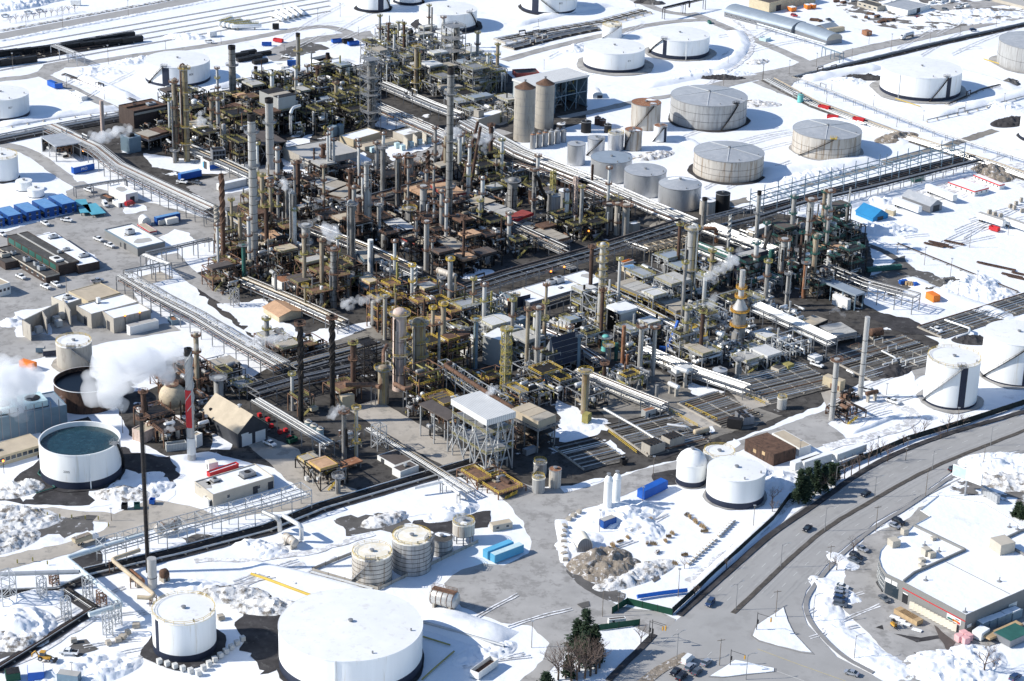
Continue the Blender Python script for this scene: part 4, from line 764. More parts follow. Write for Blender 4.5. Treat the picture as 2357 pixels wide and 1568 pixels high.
def bld(label,rc,A,B,C,wall='beige_wall',roof='snow',kind='flat',rise=None,name='building',cat='building',h=None,base=0,group='buildings',**o):
	p,rz,Lx,Ly,h=quad(rc,A,B,C,h);h=max(1.8,h);T=thing(name,label,cat,p,rz,group);occ(p+Vector((math.cos(rz)*Lx/2-math.sin(rz)*Ly/2,math.sin(rz)*Lx/2+math.cos(rz)*Ly/2,0)),min(Lx,Ly)*.5)
	T['d']=[Lx,Ly,h];pa=o.get('parapet',.5 if kind=='flat' else 0)
	if kind in('flat','gable','gablex','barrel'):
		m=MB();t=.3
		if pa:
			m.prism([(0,0),(Lx,0),(Lx,Ly),(0,Ly)],base,h-pa);
			for q in((0,Lx,0,t),(0,Lx,Ly-t,Ly),(0,t,t,Ly-t),(Lx-t,Lx,t,Ly-t)):m.box(*q,h-pa,h)
		else:m.prism([(0,0),(Lx,0),(Lx,Ly),(0,Ly)],base,h)
		m.build('wall',wall,T)
	if kind=='flat':
		m=MB();m.box(t+.01,Lx-t-.01,t+.01,Ly-t-.01,h-pa+.01,h-pa+.12);m.build('roof',roof,T)
		if o.get('trim'):
			m=MB()
			for q in((-.06,Lx+.06,-.06,-.005),(-.06,-.005,-.005,Ly+.06),(-.005,Lx+.06,Ly+.005,Ly+.06),(Lx+.005,Lx+.06,-.005,Ly+.005)):m.box(*q,h-.6,h+.05)
			m.build('roof_trim',o['trim'],T)
		zr=h-pa+.12
		for a0,b0,w,d in o.get('bare',[]):
			m=MB();q=[(a0*Lx+w*math.cos(k)*ru(.75,1.15),b0*Ly+d*math.sin(k)*ru(.75,1.15))for k in[i*PI/7 for i in range(14)]];m.add([(x,y,zr+.02)for x,y in q],[tuple(range(14))]);m.build('bare_roof_patch','roof_gravel',T)
		for a0 in o.get('seamx',[]):m=MB();m.box(a0*Lx-.3,a0*Lx+.3,t+.02,Ly-t-.02,zr+.03,zr+.4);m.build('roof_divider','roof_gravel',T)
		roofunits(T,o.get('units',[]),zr,Lx,Ly)
	elif kind=='gable':
		rise=rise or Lx*.25;e=.4;m=MB();q=.22;zz=lambda x:h+rise*(1-abs(2*x/Lx-1))
		for s in((0,Lx/2),(Lx,Lx/2)):
			x0,x1=s;d=e if x0>x1 else-e;zo=h-rise*2*e/Lx;m.add([(x0+d,-e,zo),(x1,-e,h+rise),(x1,Ly+e,h+rise),(x0+d,Ly+e,zo),(x0+d,-e,zo+q),(x1,-e,h+rise+q),(x1,Ly+e,h+rise+q),(x0+d,Ly+e,zo+q)],[(0,1,2,3),(4,5,6,7),(0,1,5,4),(1,2,6,5),(2,3,7,6),(3,0,4,7)])
		m.build('roof',roof,T);m=MB()
		for y in(0,Ly):m.add([(0,y,h),(Lx,y,h),(Lx/2,y,h+rise)],[(0,1,2)])
		m.build('gable_wall',wall,T)
		for a0 in o.get('vents',[]):m=MB();m.lathe([(.5,h+rise),(.5,h+rise+1.1),(.9,h+rise+1.1),(0,h+rise+1.6)],10,(Lx/2,a0*Ly));m.build('ridge_vent','galv',T)
	elif kind=='gablex':
		rise=rise or Ly*.2;m=MB();e=.4;q=.22
		for y0,y1 in((0,Ly/2),(Ly,Ly/2)):
			d=e if y0>y1 else-e;zo=h-rise*2*e/Ly;m.add([(-e,y0+d,zo),(Lx+e,y0+d,zo),(Lx+e,y1,h+rise),(-e,y1,h+rise),(-e,y0+d,zo+q),(Lx+e,y0+d,zo+q),(Lx+e,y1,h+rise+q),(-e,y1,h+rise+q)],[(0,1,2,3),(4,5,6,7),(0,1,5,4),(1,2,6,5),(2,3,7,6),(3,0,4,7)])
		m.build('roof',roof,T);m=MB()
		for x in(0,Lx):m.add([(x,0,h),(x,Ly,h),(x,Ly/2,h+rise)],[(0,1,2)])
		m.build('gable_wall',wall,T)
	elif kind=='barrel':
		rise=rise or Lx*.3;n=16;vs=[];fs=[];wd=Lx/2
		for y in(-.2,Ly+.2):
			for i in range(n+1):a=PI*i/n;vs.append((wd-wd*1.02*math.cos(a),y,h+rise*math.sin(a)))
		fs=[(i,i+1,n+2+i,n+1+i)for i in range(n)]+[tuple(range(n+1)),tuple(range(2*n+1,n,-1))]
		m=MB();m.add(vs,fs);m.build('roof',roof,T,True);m=MB();m.add([(wd-wd*.96*math.cos(PI*i/n),-.24,h-.1+rise*.96*math.sin(PI*i/n))for i in range(n+1)],[tuple(range(n+1))]);m.build('end_wall',o.get('endm',wall),T)
	elif kind in('open','cooler'):
		th=o.get('th',.5 if kind=='open' else 1.6);nx,ny=max(2,int(Lx/7)+1),max(2,int(Ly/7)+1);pm=o.get('postm','steel');bs=[]
		for i in range(nx):
			for j in range(ny):
				if 0<i<nx-1 and 0<j<ny-1:continue
				x,y=.25+(Lx-.5)*i/(nx-1),.25+(Ly-.5)*j/(ny-1);m=MB();m.beam((x,y,0),(x,y,h-th-.01),.42);m.build('post',pm,T)
		m=MB()
		if kind=='cooler':
			zd=h-th
			m.prism([(0,0),(Lx,0),(Lx,Ly),(0,Ly)],zd,h-.12);m.build('plenum',wall,T)
			k=o.get('panels',max(2,int(max(Lx,Ly)/4.2)));al=Lx>=Ly
			for i in range(k):
				m=MB();s=(Lx if al else Ly)/k;m.box(i*s+.06,(i+1)*s-.2,.1,Ly-.1,h-.11,h+.12)if al else m.box(.1,Lx-.1,i*s+.06,(i+1)*s-.2,h-.11,h+.12);m.build('fan_panel',roof if rnd()<.75 else('roof_panel_grey' if roof=='roof_panel' else 'roof_panel'),T)
			m=MB();e=1.1;m.box(-e,Lx+e,-e,-.02,zd-.5,zd-.35);m.box(-e,-.02,0,Ly+e,zd-.5,zd-.35);m.build('walkway',o.get('walkm','steel'),T)
			m=MB();z=zd-.35;m.rail([(Lx+e,-e,z),(-e,-e,z),(-e,Ly+e,z)],1.1,.13,False,2.2);m.build('railing',o.get('railm','steel'),T)
			for f_ in(.35,.68):
				m=MB();z=zd*f_;m.box(.4,Lx-.4,.4,Ly-.4,z-.2,z);m.build('deck','dark_steel',T);
			hash_fill(T,.6,Lx-.6,.6,Ly-.6,.3,zd*.98,int(Lx*Ly*.12*o.get('dens',1))+6,o.get('pal',PAL_G))
		else:
			m.prism([(-.4,-.4),(Lx+.4,-.4),(Lx+.4,Ly+.4),(-.4,Ly+.4)],h-th,h);m.build('roof',roof,T)
			if o.get('back'):m=MB();m.box(0,Lx,Ly-.15,Ly,0,h-th-.02);m.box(Lx-.15,Lx,0,Ly-.16,0,h-th-.02);m.build('back_wall',wall,T)
			if o.get('left'):m=MB();m.box(.02,.2,.5,Ly-.5,0,h-th-.02);m.build('side_wall',o['left'],T)
			if o.get('right'):m=MB();m.box(.5,Lx-.5,.02,.2,0,h-th-.02);m.build('front_wall',o['right'],T)
			for k in range(o.get('brace',0)):
				x0,x1=Lx*k/o['brace'],Lx*(k+1)/o['brace'];m=MB();bw=o.get('bw',.35);m.beam((x0+.3,.1,.3),(x1-.3,.1,h-th-.3),bw);m.beam((x1-.3,.12,.3),(x0+.3,.12,h-th-.3),bw);m.beam((x0,.08,h*.5),(x1,.08,h*.5),.4);m.build('brace',pm,T)
			if o.get('fill'):hash_fill(T,1,Lx-1,1,Ly-1,.2,h-th-1,int(Lx*Ly*.1*o['fill'])+4,o.get('pal',PAL_G))
	for s in 'lr':wallbits(T,None,s,o,h,Lx,Ly)
	for i,(sd,t,w,z,hh,mm)in enumerate(o.get('bands',[])):
		m=MB();m.box(t*Lx,(t+w)*Lx,-.05,-.005,z*h,z*h+hh)if sd=='r' else m.box(-.05,-.005,t*Ly,(t+w)*Ly,z*h,z*h+hh);m.build('wall_panel',mm,T)
	return T
PAL_G=['steel','insul','insul_bright','dark_steel','galv','dark_steel','column_grey','yellow_green']
PAL_R=['rust_pipe','dark_steel','insul','dark_steel','column_grey','steel','brown_rust','column_tan','black','insul_bright']
PAL_Y=['insul','insul_bright','galv','steel','yellow_green','dark_steel','insul_bright','dark_steel']
PAL_T=['insul','green_steel','steel','dark_steel','column_grey','insul_bright','galv','dark_steel','insul_bright','column_grey']
PAL_W=['insul_bright','galv','insul','insul_bright','steel','white_paint']
SINK={}
def hash_fill(T,x0,x1,y0,y1,z0,z1,n,pal,drums=True,at=None):
	B={}
	def mb(k):return B.setdefault(k,MB())
	for i in range(n):
		mt=random.choice(pal);x,y,z=ru(x0,x1),ru(y0,y1),z0+(z1-z0)*rnd()**.8;t=rnd();r=random.choice((.12,.16,.2,.28,.38))
		if t<.34:l=ru(2,9);xe=min(x1,x+l);mb(mt).tube([(x,y,z),(xe,y,z),(xe,y,max(z0,z-ru(1,5)))],r,5)
		elif t<.66:l=ru(2,9);ye=min(y1,y+l);mb(mt).tube([(x,y,max(z0,z-ru(.5,4))),(x,y,z),(x,ye,z)],r,5)
		elif t<.78:mb(mt).tube([(x,y,z0),(x,y,z)],r,5)
		elif t<.88 and drums:
			l=ru(2.5,5.5);rr=ru(.5,1.1);rr=min(rr,(x1-x0)*.3);a=(x,y,z+rr);b=(min(x1,x+l),y,z+rr)if rnd()<.5 else(x,min(y1,y+l),z+rr);m=MB();m.drum(a,b,rr,10)
			if at:mb('insul').drum(a,b,rr,8)
			elif(Vector(a)-Vector(b)).length>1.5:m.build('exchanger',mt if mt not in('yellow_green',)else 'insul',T,True)
		else:s=ru(.5,1.4);mb(mt).box(x-s/2,x+s/2,y-s/2,y+s/2,z,z+s*1.1)
	if at:
		cc,ss=math.cos(UA),math.sin(UA)
		for k,m in B.items():SINK.setdefault(k,MB()).add([(at.x+x*cc-y*ss,at.y+x*ss+y*cc,z)for x,y,z in m.v],m.f)
		return
	for k,m in B.items():m.build('pipework',k,T)['kind']='stuff'
B_=bld
B_('dark open shed with a flat grey roof beside the left pipe bridge','00',(490,1292,1430),(365,1205),(700,1250),roof='grey_roof',kind='open',wall='dark_wall',back=1,fill=1.,pal=PAL_R)
B_('small white cabin on the snow by the left road','00',(718,858,895),(612,805),(765,845),wall='white_wall',win_l=[(3,.5,.8,.8)])
B_('rusty dark block with a white framed roof, top left unit','00',(1180,985,1140),(1097,918),(1475,925),wall='brick_dark',roof='rust_plate',kind='flat',units=[(.3,.6,12,3,1,'rust_plate'),(.7,.4,5,3,1.2)],bands=[('r',.02,.96,.75,1.2,'beige_wall')])
B_('pale blue equipment house with yellow stair by the steam','00',(1140,1225,1360),(1062,1192),(1240,1200),wall='steel_blue',roof='roof_bluegrey',units=[(.5,.5,3,3,1.5,'dark_steel')])
B_('rusty panel roof over dark coolers behind the twin columns','00',(1312,1212,1330),(1232,1165),(1530,1150),kind='cooler',wall='rust_plate',roof='rust_plate',pal=PAL_R)
B_('long rusty cooler roof right of the twin columns','00',(1985,1000,1120),(1862,962),(2250,930),kind='cooler',wall='rust_plate',roof='rust_plate',pal=PAL_R)
B_('small pink panelled cooler below the long rusty roof','00',(1985,1085,1180),(1915,1038),(2060,1062),kind='cooler',wall='pinkish',roof='roof_tan',pal=PAL_R)
T=B_('white and blue pump house carrying a bank of fans','00',(1850,1432,1512),(1787,1392),(2015,1398),wall='white_wall',roof='roof_brown',door_l=[(.3,3,4)],bands=[('r',.02,.96,.1,2.5,'blue'),('l',.3,.5,.05,3,'sky_blue')])
B_('bank of eight round fans on the blue pump house','00',(1878,1332,1402),(1826,1308),(1992,1322),wall='shed_grey',roof='dark_steel',h=11,base=6,cat='fan bank',name='fan_bank',bands=[('r',.05+.235*i,.19,q,1.7,'black')for i in range(4)for q in(.57,.79)])
B_('big pale cooling box with open top on green steel legs','01',(215,868,1170),(52,800),(370,835),wall='cladding',roof='dark_steel',kind='cooler',th=7,pal=PAL_Y,railm='yellow_green',dens=.7)
B_('dark hall with brown roof behind the grey beige stack','01',(60,1285,1440),(-110,1185),(248,1225),kind='open',roof='roof_brown',back=1,wall='dark_wall',brace=3,fill=.7,pal=PAL_R)
B_('grey brick control building with a bare angular roof','01',(500,1422,1522),(425,1275),(942,1335),wall='concrete',roof='roof_gravel',units=[(.62,.5,4,3,1.4,'rust_plate'),(.72,.62,4,3,1.4,'rust_plate'),(.3,.4,1,1,1),(.55,.3,1,1,1)],bands=[('r',0,1,.35,.5,'steel_blue'),('r',0,1,.2,.3,'steel_blue')])
B_('long white building with cream flank before the pale cooling box','01',(885,1235,1300),(812,1183),(1128,1165),wall='tan_wall',roof='snow')
B_('long snowy substation with bays of transformers','01',(1335,1197,1262),(1237,1160),(1562,1140),wall='beige_wall',roof='snow',bare=[(.4,.3,2.5,1.5),(.7,.6,3.5,1.5)])
B_('low tan annex before the long white building','01',(985,1300,1335),(925,1270),(1280,1240),wall='beige_wall',roof='roof_tan')
B_('left of two pale blue grey cabinets behind cream building','01',(705,1130,1215),(668,1112),(745,1112),wall='steel_blue',roof='roof_bluegrey',cat='cabinet',name='equipment_cabinet')
B_('right of two pale blue grey cabinets behind cream building','01',(762,1112,1200),(735,1098),(800,1095),wall='steel_blue',roof='roof_bluegrey',cat='cabinet',name='equipment_cabinet')
B_('white walled open basin on the snow behind brown chimney','01',(588,545,572),(500,512),(768,505),wall='white_wall',roof='snow',parapet=2.2,cat='basin',name='basin')
B_('cream cabin beside the grey plain chimney','01',(245,592,620),(195,565),(300,578),wall='white_wall',roof='cream_roof',win_r=[(1,.4,.8,.8)])
B_('beige building with snowy roof left of the silos','01',(1988,1058,1150),(1938,1022),(2215,985),wall='beige_wall',roof='snow',units=[(.25,.6,4.5,3.5,4,'concrete')],door_r=[(.85,2,3)])
B_('tall open fronted white hall behind the silos','02',(240,762,1048),(40,700),(720,662),kind='open',roof='roof_pale',wall='steel_blue',back=1,left='cladding_y',brace=3,bw=.2,fill=.6,pal=PAL_G,th=1.2,postm='steel_blue')
B_('white arched tent with a dark doorway by the white hall','02',(762,842,872),(735,800),(838,822),kind='barrel',wall='white_wall',roof='white_paint',door_r=[(.45,3,4)])
B_('red and grey shed heap behind the white hall','02',(85,650,690),(5,615),(290,640),wall='red_clad',roof='roof_brown')
B_('upper section of the long arched warehouse at the top','03',(300,262,305),(-291,105),(420,222),kind='barrel',wall='shed_grey',roof='roof_bluegrey',rise=4,win_l=[(14,.4,.8,1)])
B_('lower section of the long arched warehouse at the top','03',(612,362,402),(290,250),(735,335),kind='barrel',wall='shed_grey',roof='roof_bluegrey',rise=4,endm='beige_wall')
B_('large tan hall with brown roof cut by the top edge','03',(108,28,116),(-60,-20),(520,-65),wall='tan_wall',roof='roof_brown',door_r=[(.15,5,4)])
B_('beige workshop with tar roof at the top right yard','03',(1062,62,106),(885,12),(1132,40),wall='beige_wall',roof='roof_tar',win_l=[(4,.4,1,2)])
B_('white workshop with grey gabled roof at the top right yard','03',(1330,92,140),(1135,28),(1530,40),wall='white_wall',roof='grey_roof',kind='flat',door_r=[(.4,4,4)])
B_('small grey gabled shed beside the arched warehouse','03',(615,262,297),(515,230),(722,238),wall='shed_grey',roof='roof_bluegrey',kind='gablex')
B_('beige hall at the far top right corner','03',(2380,62,90),(2080,-15),(2560,20),wall='beige_wall',roof='roof_gravel')
B_('small green hut by the curved track at the top','02',(1792,205,216),(1775,190),(1800,196),wall='green_steel',roof='green_steel')
B_('pale blue kiosk on the pipe strip beside the arched warehouse','03',(75,345,372),(38,325),(120,330),wall='pale_blue',roof='white_roof')
B_('concrete block building with a snowy roof and corner door','10',(1110,305,388),(957,228),(1220,282),wall='white_wall',roof='snow',door_r=[(.35,2.5,3)],bare=[(.42,.55,3,4)],parapet=.5)
B_('low white annex of the concrete block building','10',(1046,385,422),(992,352),(1090,368),wall='white_wall',roof='snow',door_r=[(.3,1,2)])
B_('rusty roofed stores beside the concrete block building','10',(960,345,372),(885,312),(1005,330),wall='dark_wall',roof='bright_rust')
B_('grey building with blue roof trim and snowy roof','10',(1215,775,855),(926,612),(1462,722),wall='grey_wall',roof='snow',trim='steel_blue',units=[(.48,.62,3.5,3,2.2)],bare=[(.5,.25,5,3.5),(.42,.6,3,2)],door_l=[(.35,2,3),(.5,1,2.2)])
B_('narrow tan roofed office with red trim','10',(1322,640,668),(1215,572),(1382,625),wall='white_wall',roof='roof_tan',trim='red',parapet=.1,win_l=[(5,.4,.8,.8)])
B_('white arched shelter behind the tan roofed office','10',(1255,572,592),(1225,545),(1335,560),kind='barrel',wall='white_wall',roof='white_paint',rise=2.6)
for i,(a,b,c)in enumerate((((548,395,482),(425,322),(668,366)),((393,430,514),(280,360),(510,400)),((232,465,547),(120,395),(352,437)),((72,500,582),(-38,430),(192,472)),((-85,535,612),(-195,465),(35,507)))):
	B_(['rightmost','second from right','middle','second from left','leftmost'][i]+' of five stacked blue site cabins','10',a,b,c,wall='blue_clad',roof='blue_roof',parapet=.12,name='site_cabin',cat='site cabin',group='stacked blue site cabins',win_l=[(1,.12,1.2,1.2),(1,.58,1.2,1.2)],win_r=[(2,.12,1.3,1),(2,.58,1.3,1)])
	q,rz,lx,ly,h=quad('10',a,b,c);T=thing('outside_stair',['rightmost','second from right','middle','second from left','leftmost'][i]+' dark outside stair on the blue cabins','stair',q,rz,'outside stairs of the cabins');m=MB()
	for k in range(12):m.box(lx+.3+k*.45,lx+.75+k*.45,1,3,h*.5-k*h*.5/12-.15,h*.5-k*h*.5/12)
	m.build('steps','dark_steel',T);m=MB();m.rail([(lx+.3,1,h*.5),(lx+5.7,1,0)],1,.12);m.build('handrail','yellow_green',T)
B_('teal roofed canopy over parked bikes','10',(800,462,490),(672,362),(752,350),kind='open',roof='teal_roof',th=.3)
B_('long teal roofed canopy stepping down to the yard','10',(818,485,512),(735,402),(912,455),kind='open',roof='teal_roof',th=.3)
B_('upper hall of the dark brick works with skylight strip','10',(515,935,1030),(62,670),(690,885),wall='brick_dark',roof='roof_tar',parapet=.3,bands=[('l',.05+.135*k,.11,.45,2.4,'green_steel')for k in range(7)],units=[(.3,.15,4,6,1,'white_wall'),(.8,.3,1.5,1.5,1.2)],seamx=[.5])
B_('lower front wing of the dark brick works','10',(405,1030,1096),(-20,775),(505,990),wall='brick_dark',roof='roof_tar',parapet=.4,trim='beige_wall',units=[(.4,.2,3,2.5,2),(.5,.33,2,2,2),(.4,.5,2.5,2.5,2),(.3,.75,2,2,1.5)],win_l=[(9,.45,1.3,1.6)])
B_('snow roofed rear wing of the dark brick works','10',(690,935,1010),(305,672),(892,905),wall='brick_dark',roof='snow',parapet=.2,units=[(.6,.85,4,2,1.5),(.4,.45,3,1.5,1.2),(.7,.2,4,2,1.4)])
B_('left edge wing of the dark brick works','10',(45,912,975),(-150,790),(160,880),wall='brick_dark',roof='roof_tar',units=[(.6,.4,4,3,1.8,'beige_wall')])
B_('white office with small windows at the left edge','10',(-15,1112,1215),(-160,1045),(97,1085),wall='white_wall',roof='roof_tan',win_r=[(3,.4,1.2,1.2)])
B_('tan flat roof behind the snowy switchhouse','10',(780,1250,1290),(560,1172),(1062,1172),wall='tan_wall',roof='roof_tan',parapet=.3)
B_('small snowy block beside the tan flat roof','10',(592,1268,1390),(452,1208),(732,1232),wall='beige_wall',roof='snow',units=[(.55,.45,2.5,2.5,1.4),(.62,.6,1.5,1.5,1)])
B_('concrete switchhouse with snowy roof and brown door','10',(805,1362,1492),(662,1290),(1225,1252),wall='concrete',roof='snow',door_l=[(.3,2.6,4)],units=[(.4,.8,1.4,1.4,2.5,'white_wall')])
B_('front block of the concrete switchhouse with corner lamps','10',(1003,1402,1535),(905,1332),(1332,1325),wall='concrete',roof='snow',door_l=[(.35,2.6,4)])
B_('white trailer office with clutter before the switchhouse','10',(1148,1478,1552),(1090,1460),(1402,1418),wall='white_wall',roof='roof_gravel',parapet=.1)
B_('small rusty roofed box beside the lower left rack','10',(1520,1422,1465),(1480,1385),(1578,1410),wall='steel_blue',roof='bright_rust')
def wallbay(label,rc,segs,h,m0='concrete'):
	P=[[gp(rc,*q)for q in s]for s in segs];c=P[0][0];T=thing('blast_wall',label,'wall',c,0,'concrete bay walls')
	for a,b in P:m=MB();m.beam(a-c+Vector((0,0,h/2)),b-c+Vector((0,0,h/2)),.5,h);m.build('wall_panel',m0,T)
wallbay('concrete bay walls round transformers at the left','10',[((205,1556),(380,1470)),((380,1470),(520,1400)),((280,1600),(205,1550)),((420,1540),(380,1470)),((630,1470),(560,1360))],7)
for i in range(4):wallbay(['first','second','third','fourth'][i]+' concrete fin wall of the snowy substation from left','01',[((1365+i*83,1325-i*22),(1330+i*83,1290-i*20))],5.5,'beige_wall')
for lab,rc,A,B,C,rf,wl,pl in(('dark ribbed cooler roof, first of the upper core row','11',(580,228,340),(497,180),(752,168),'roof_panel_grey','dark_steel',PAL_R),('tan cooler roof, second of the upper core row','11',(685,272,380),(603,222),(852,208),'roof_panel','brown_rust',PAL_R),('tan cooler roof, third of the upper core row','11',(800,335,440),(706,282),(958,264),'roof_panel','brown_rust',PAL_R),('tan cooler roof, fourth of the upper core row','11',(892,372,470),(808,326),(1000,325),'roof_panel_grey','brown_rust',PAL_R),('pale cooler roof right of the stepped silver column','11',(965,430,520),(908,375),(1140,372),'roof_panel','dark_steel',PAL_G),('striped cooler roof with a white end, middle core','11',(1275,632,740),(1132,535),(1430,600),'roof_pale','dark_steel',PAL_G),('tan ribbed roof with red clad flank, middle core','11',(1500,768,890),(1285,668),(1560,718),'roof_tan','red_clad',PAL_R),('grey ribbed cooler roof with blue flank, left core','11',(980,880,985),(905,800),(1112,850),'roof_panel','steel_blue',PAL_G),('grey panel roof with blue flank at the core foot','11',(950,1080,1180),(868,1010),(1097,1050),'roof_panel','steel_blue',PAL_G),('small grey panel roof below the blue flanked one','11',(1030,1165,1225),(975,1125),(1162,1120),'roof_panel_grey','steel_blue',PAL_G),('grey panel roof behind the twin reactors','11',(1265,1062,1150),(1215,1018),(1402,1022),'roof_panel_grey','steel_blue',PAL_G),('tan cooler roof under the dark ribbed column','11',(600,870,950),(520,808),(690,835),'roof_tan','brown_rust',PAL_R),('tan roof panels right of the dark ribbed column','11',(850,1000,1075),(752,940),(942,970),'roof_panel','brown_rust',PAL_R),('rusty roof at the foot of the tall banded stack','11',(110,720,820),(10,630),(245,672),'roof_copper','brown_rust',PAL_R),('red roof below the rusty roof, left core','11',(225,800,900),(165,758),(368,765),'red_clad','dark_steel',PAL_R),('copper roof with a red clad flank behind the tallest stack','11',(1700,312,420),(1560,215),(1852,268),'roof_copper','red_clad',PAL_R),('small brown roof beside the leaning brown duct','11',(1600,188,280),(1510,148),(1692,162),'roof_brown','red_clad',PAL_R),('tan roof, first of the long stepped row in right core','11',(2010,410,530),(1885,355),(2150,360),'roof_tan','brown_rust',PAL_R),('shaded grey roof, second of the long stepped row','11',(2100,460,570),(1985,405),(2240,410),'roof_panel_grey','steel_blue',PAL_R),('tan roof, third of the long stepped row in right core','11',(2220,530,640),(2075,455),(2340,462),'roof_panel','steel_blue',PAL_Y),('red roofed clad box in the long stepped row','12',(82,528,640),(12,488),(238,468),'red_clad','red',PAL_R),('striped grey roof after the red clad box','12',(200,628,700),(100,585),(300,568),'roof_panel','red_clad',PAL_R),('tan ribbed roof ending the long stepped row','12',(408,718,810),(205,625),(545,675),'roof_panel','bright_rust',PAL_R),('tan panel roof, longer of two above the open white cube','12',(1318,1235,1345),(960,1085),(1445,1185),'roof_panel','shed_grey',PAL_Y),('tan panel roof, nearer of two above the open white cube','12',(1500,1335,1440),(1325,1240),(1662,1305),'roof_panel','shed_grey',PAL_Y),('tan panel roof beside the white pipe rack, right core','13',(490,1472,1556),(402,1408),(625,1412),'roof_tan','dark_steel',PAL_G),('striped grey panel roof right of the tan panel roof','13',(690,1556,1640),(545,1468),(850,1500),'roof_panel_grey','shed_grey',PAL_T),('white panel roof with yellow walkway, mid right','12',(590,1482,1570),(452,1425),(728,1415),'roof_pale','white_wall',PAL_Y),('white cooler roof over twin exchanger drums','22',(1500,355,500),(1455,322),(1645,328),'roof_pale','white_wall',PAL_W),('flat cream roof behind the white cooler roof','22',(1400,290,350),(1338,270),(1540,262),'roof_tan','white_wall',PAL_W)):
	B_(lab,rc,A,B,C,roof=rf,wall=wl,kind='cooler',pal=pl,railm='yellow' if pl is PAL_Y else 'steel',name='air_cooler',cat='air cooler',group='air cooler roofs')
B_('big rusty clad hall with a ribbed grey roof','11',(1770,798,945),(1560,690),(1935,768),wall='brown_rust',roof='roof_panel',parapet=.1,bands=[('l',.02,.5,.12,4,'concrete'),('l',.55,.4,.1,4.5,'column_tan')])
B_('white clad box with rusty roof at the core foot','11',(252,1085,1175),(142,1040),(402,1048),wall='white_wall',roof='bright_rust',parapet=.1,base=1)
B_('copper roofed gable shed at the core foot','11',(228,1388,1440),(88,1300),(430,1335),kind='gable',wall='tan_wall',roof='roof_copper',rise=1.6)
B_('white concrete block house behind twin reactors','11',(1865,1345,1425),(1760,1302),(2012,1302),wall='white_wall',roof='roof_gravel',parapet=1.,door_l=[(.5,1.5,3)],units=[(.5,.4,1.5,1.5,2.2,'white_paint')])
B_('long white roofed building in the middle of the plant','12',(205,1262,1345),(28,1158),(890,1062),wall='shed_grey',roof='snow',parapet=.35,units=[(.5,.75,4,3,2),(.58,.7,4,3,2.6),(.5,.35,1.5,1,.6)],seamx=[.2,.7],bare=[(.93,.6,3,3)])
B_('blue fronted annex with orange windows','11',(2330,1262,1330),(2172,1180),(2440,1228),wall='white_wall',roof='roof_tar',bands=[('l',0,1,.55,3,'steel_blue'),('l',.3,.25,.62,1.3,'orange'),('l',.65,.25,.62,1.3,'orange'),('r',0,1,.3,5,'navy_band')])
B_('open white cube with machinery inside','12',(1003,1343,1556),(870,1290),(1152,1302),kind='open',roof='white_roof',right='cladding',wall='shade_open',back=1,fill=1.2,pal=PAL_W,th=1)
B_('blue corrugated box left of the white panel roof','12',(92,1432,1545),(58,1408),(186,1388),wall='steel_blue',roof='roof_bluegrey',parapet=.1)
B_('dark green steel hall with glazed bands','12',(2075,860,1135),(2005,822),(2312,800),wall='navy_band',roof='roof_gravel',bands=[('r',.02+.12*i,.09,q,2.6,'shed_grey')for i in range(8)for q in(.28,.5)]+[('r',0,1,.72,2.2,'green_steel'),('r',0,1,.42,1.2,'green_steel')])
B_('long beige shed behind the plain tall chimney','12',(2180,632,690),(2138,605),(2345,572),wall='beige_wall',roof='snow',parapet=.1)
B_('orange topped brick shed by the pipe bridge crossing','12',(1035,912,955),(1000,893),(1125,885),wall='white_wall',roof='orange',parapet=.1)
B_('blue roofed cabin by the pipe bridge crossing','12',(1132,1005,1050),(1018,935),(1222,985),wall='tan_wall',roof='blue_roof',parapet=.1,win_l=[(2,.2,2,1.4)])
B_('grey hut with snowy roof beside concrete columns','12',(1118,572,665),(1078,552),(1182,552),wall='beige_wall',roof='snow')
B_('small grey canopy beside the pipe bridge','12',(560,968,1010),(445,915),(615,945),kind='open',roof='roof_gravel',th=.3)
B_('flat pale canopy beside the tall pale tower','12',(1415,872,920),(1370,842),(1500,852),kind='open',roof='roof_gravel',th=.3)
B_('blue canopy gabled tent on the snowy yard','13',(1022,512,548),(872,450),(1152,478),kind='gable',wall='blue_tent',roof='blue_tent',rise=3.2,door_r=[(.3,4,3)])
B_('grey gabled shed with dark door on the snowy yard','13',(1530,408,470),(1282,315),(1620,375),kind='gable',wall='shed_grey',roof='grey_roof',rise=2.4,door_r=[(.25,4.5,4.5)])
B_('long white site office with red trim, left of two','13',(1922,278,325),(1688,195),(2048,245),wall='white_wall',roof='snow',trim='red',parapet=.1,win_l=[(5,.4,.8,.8)],win_r=[(3,.4,.8,.8)])
B_('long white site office with red trim, right of two','13',(2142,222,265),(1912,132),(2176,208),wall='white_wall',roof='snow',trim='red',parapet=.1,win_l=[(7,.4,.8,.8)])
B_('plywood hut beside the blue canopy tent','13',(1205,455,500),(1130,435),(1232,445),wall='tan_wall',roof='snow',parapet=.1)
B_('open hall with blue grey roof at the far right core','13',(870,1190,1335),(540,1052),(957,1172),kind='open',roof='roof_bluegrey',back=1,wall='dark_wall',left=None,fill=.9,pal=PAL_W,postm='steel_blue',th=.8)
B_('white panel screen under the blue grey open hall','13',(800,1240,1330),(665,1185),(830,1230),wall='white_wall',roof='white_roof',parapet=.1)
B_('dark brown roofed shelter at the core edge, right','13',(902,718,795),(797,662),(962,705),kind='open',roof='roof_brown',back=1,wall='dark_wall',fill=.8,pal=PAL_R)
B_('grey low box by the dark brown shelter','13',(760,835,880),(735,815),(845,808),wall='shed_grey',roof='roof_bluegrey')
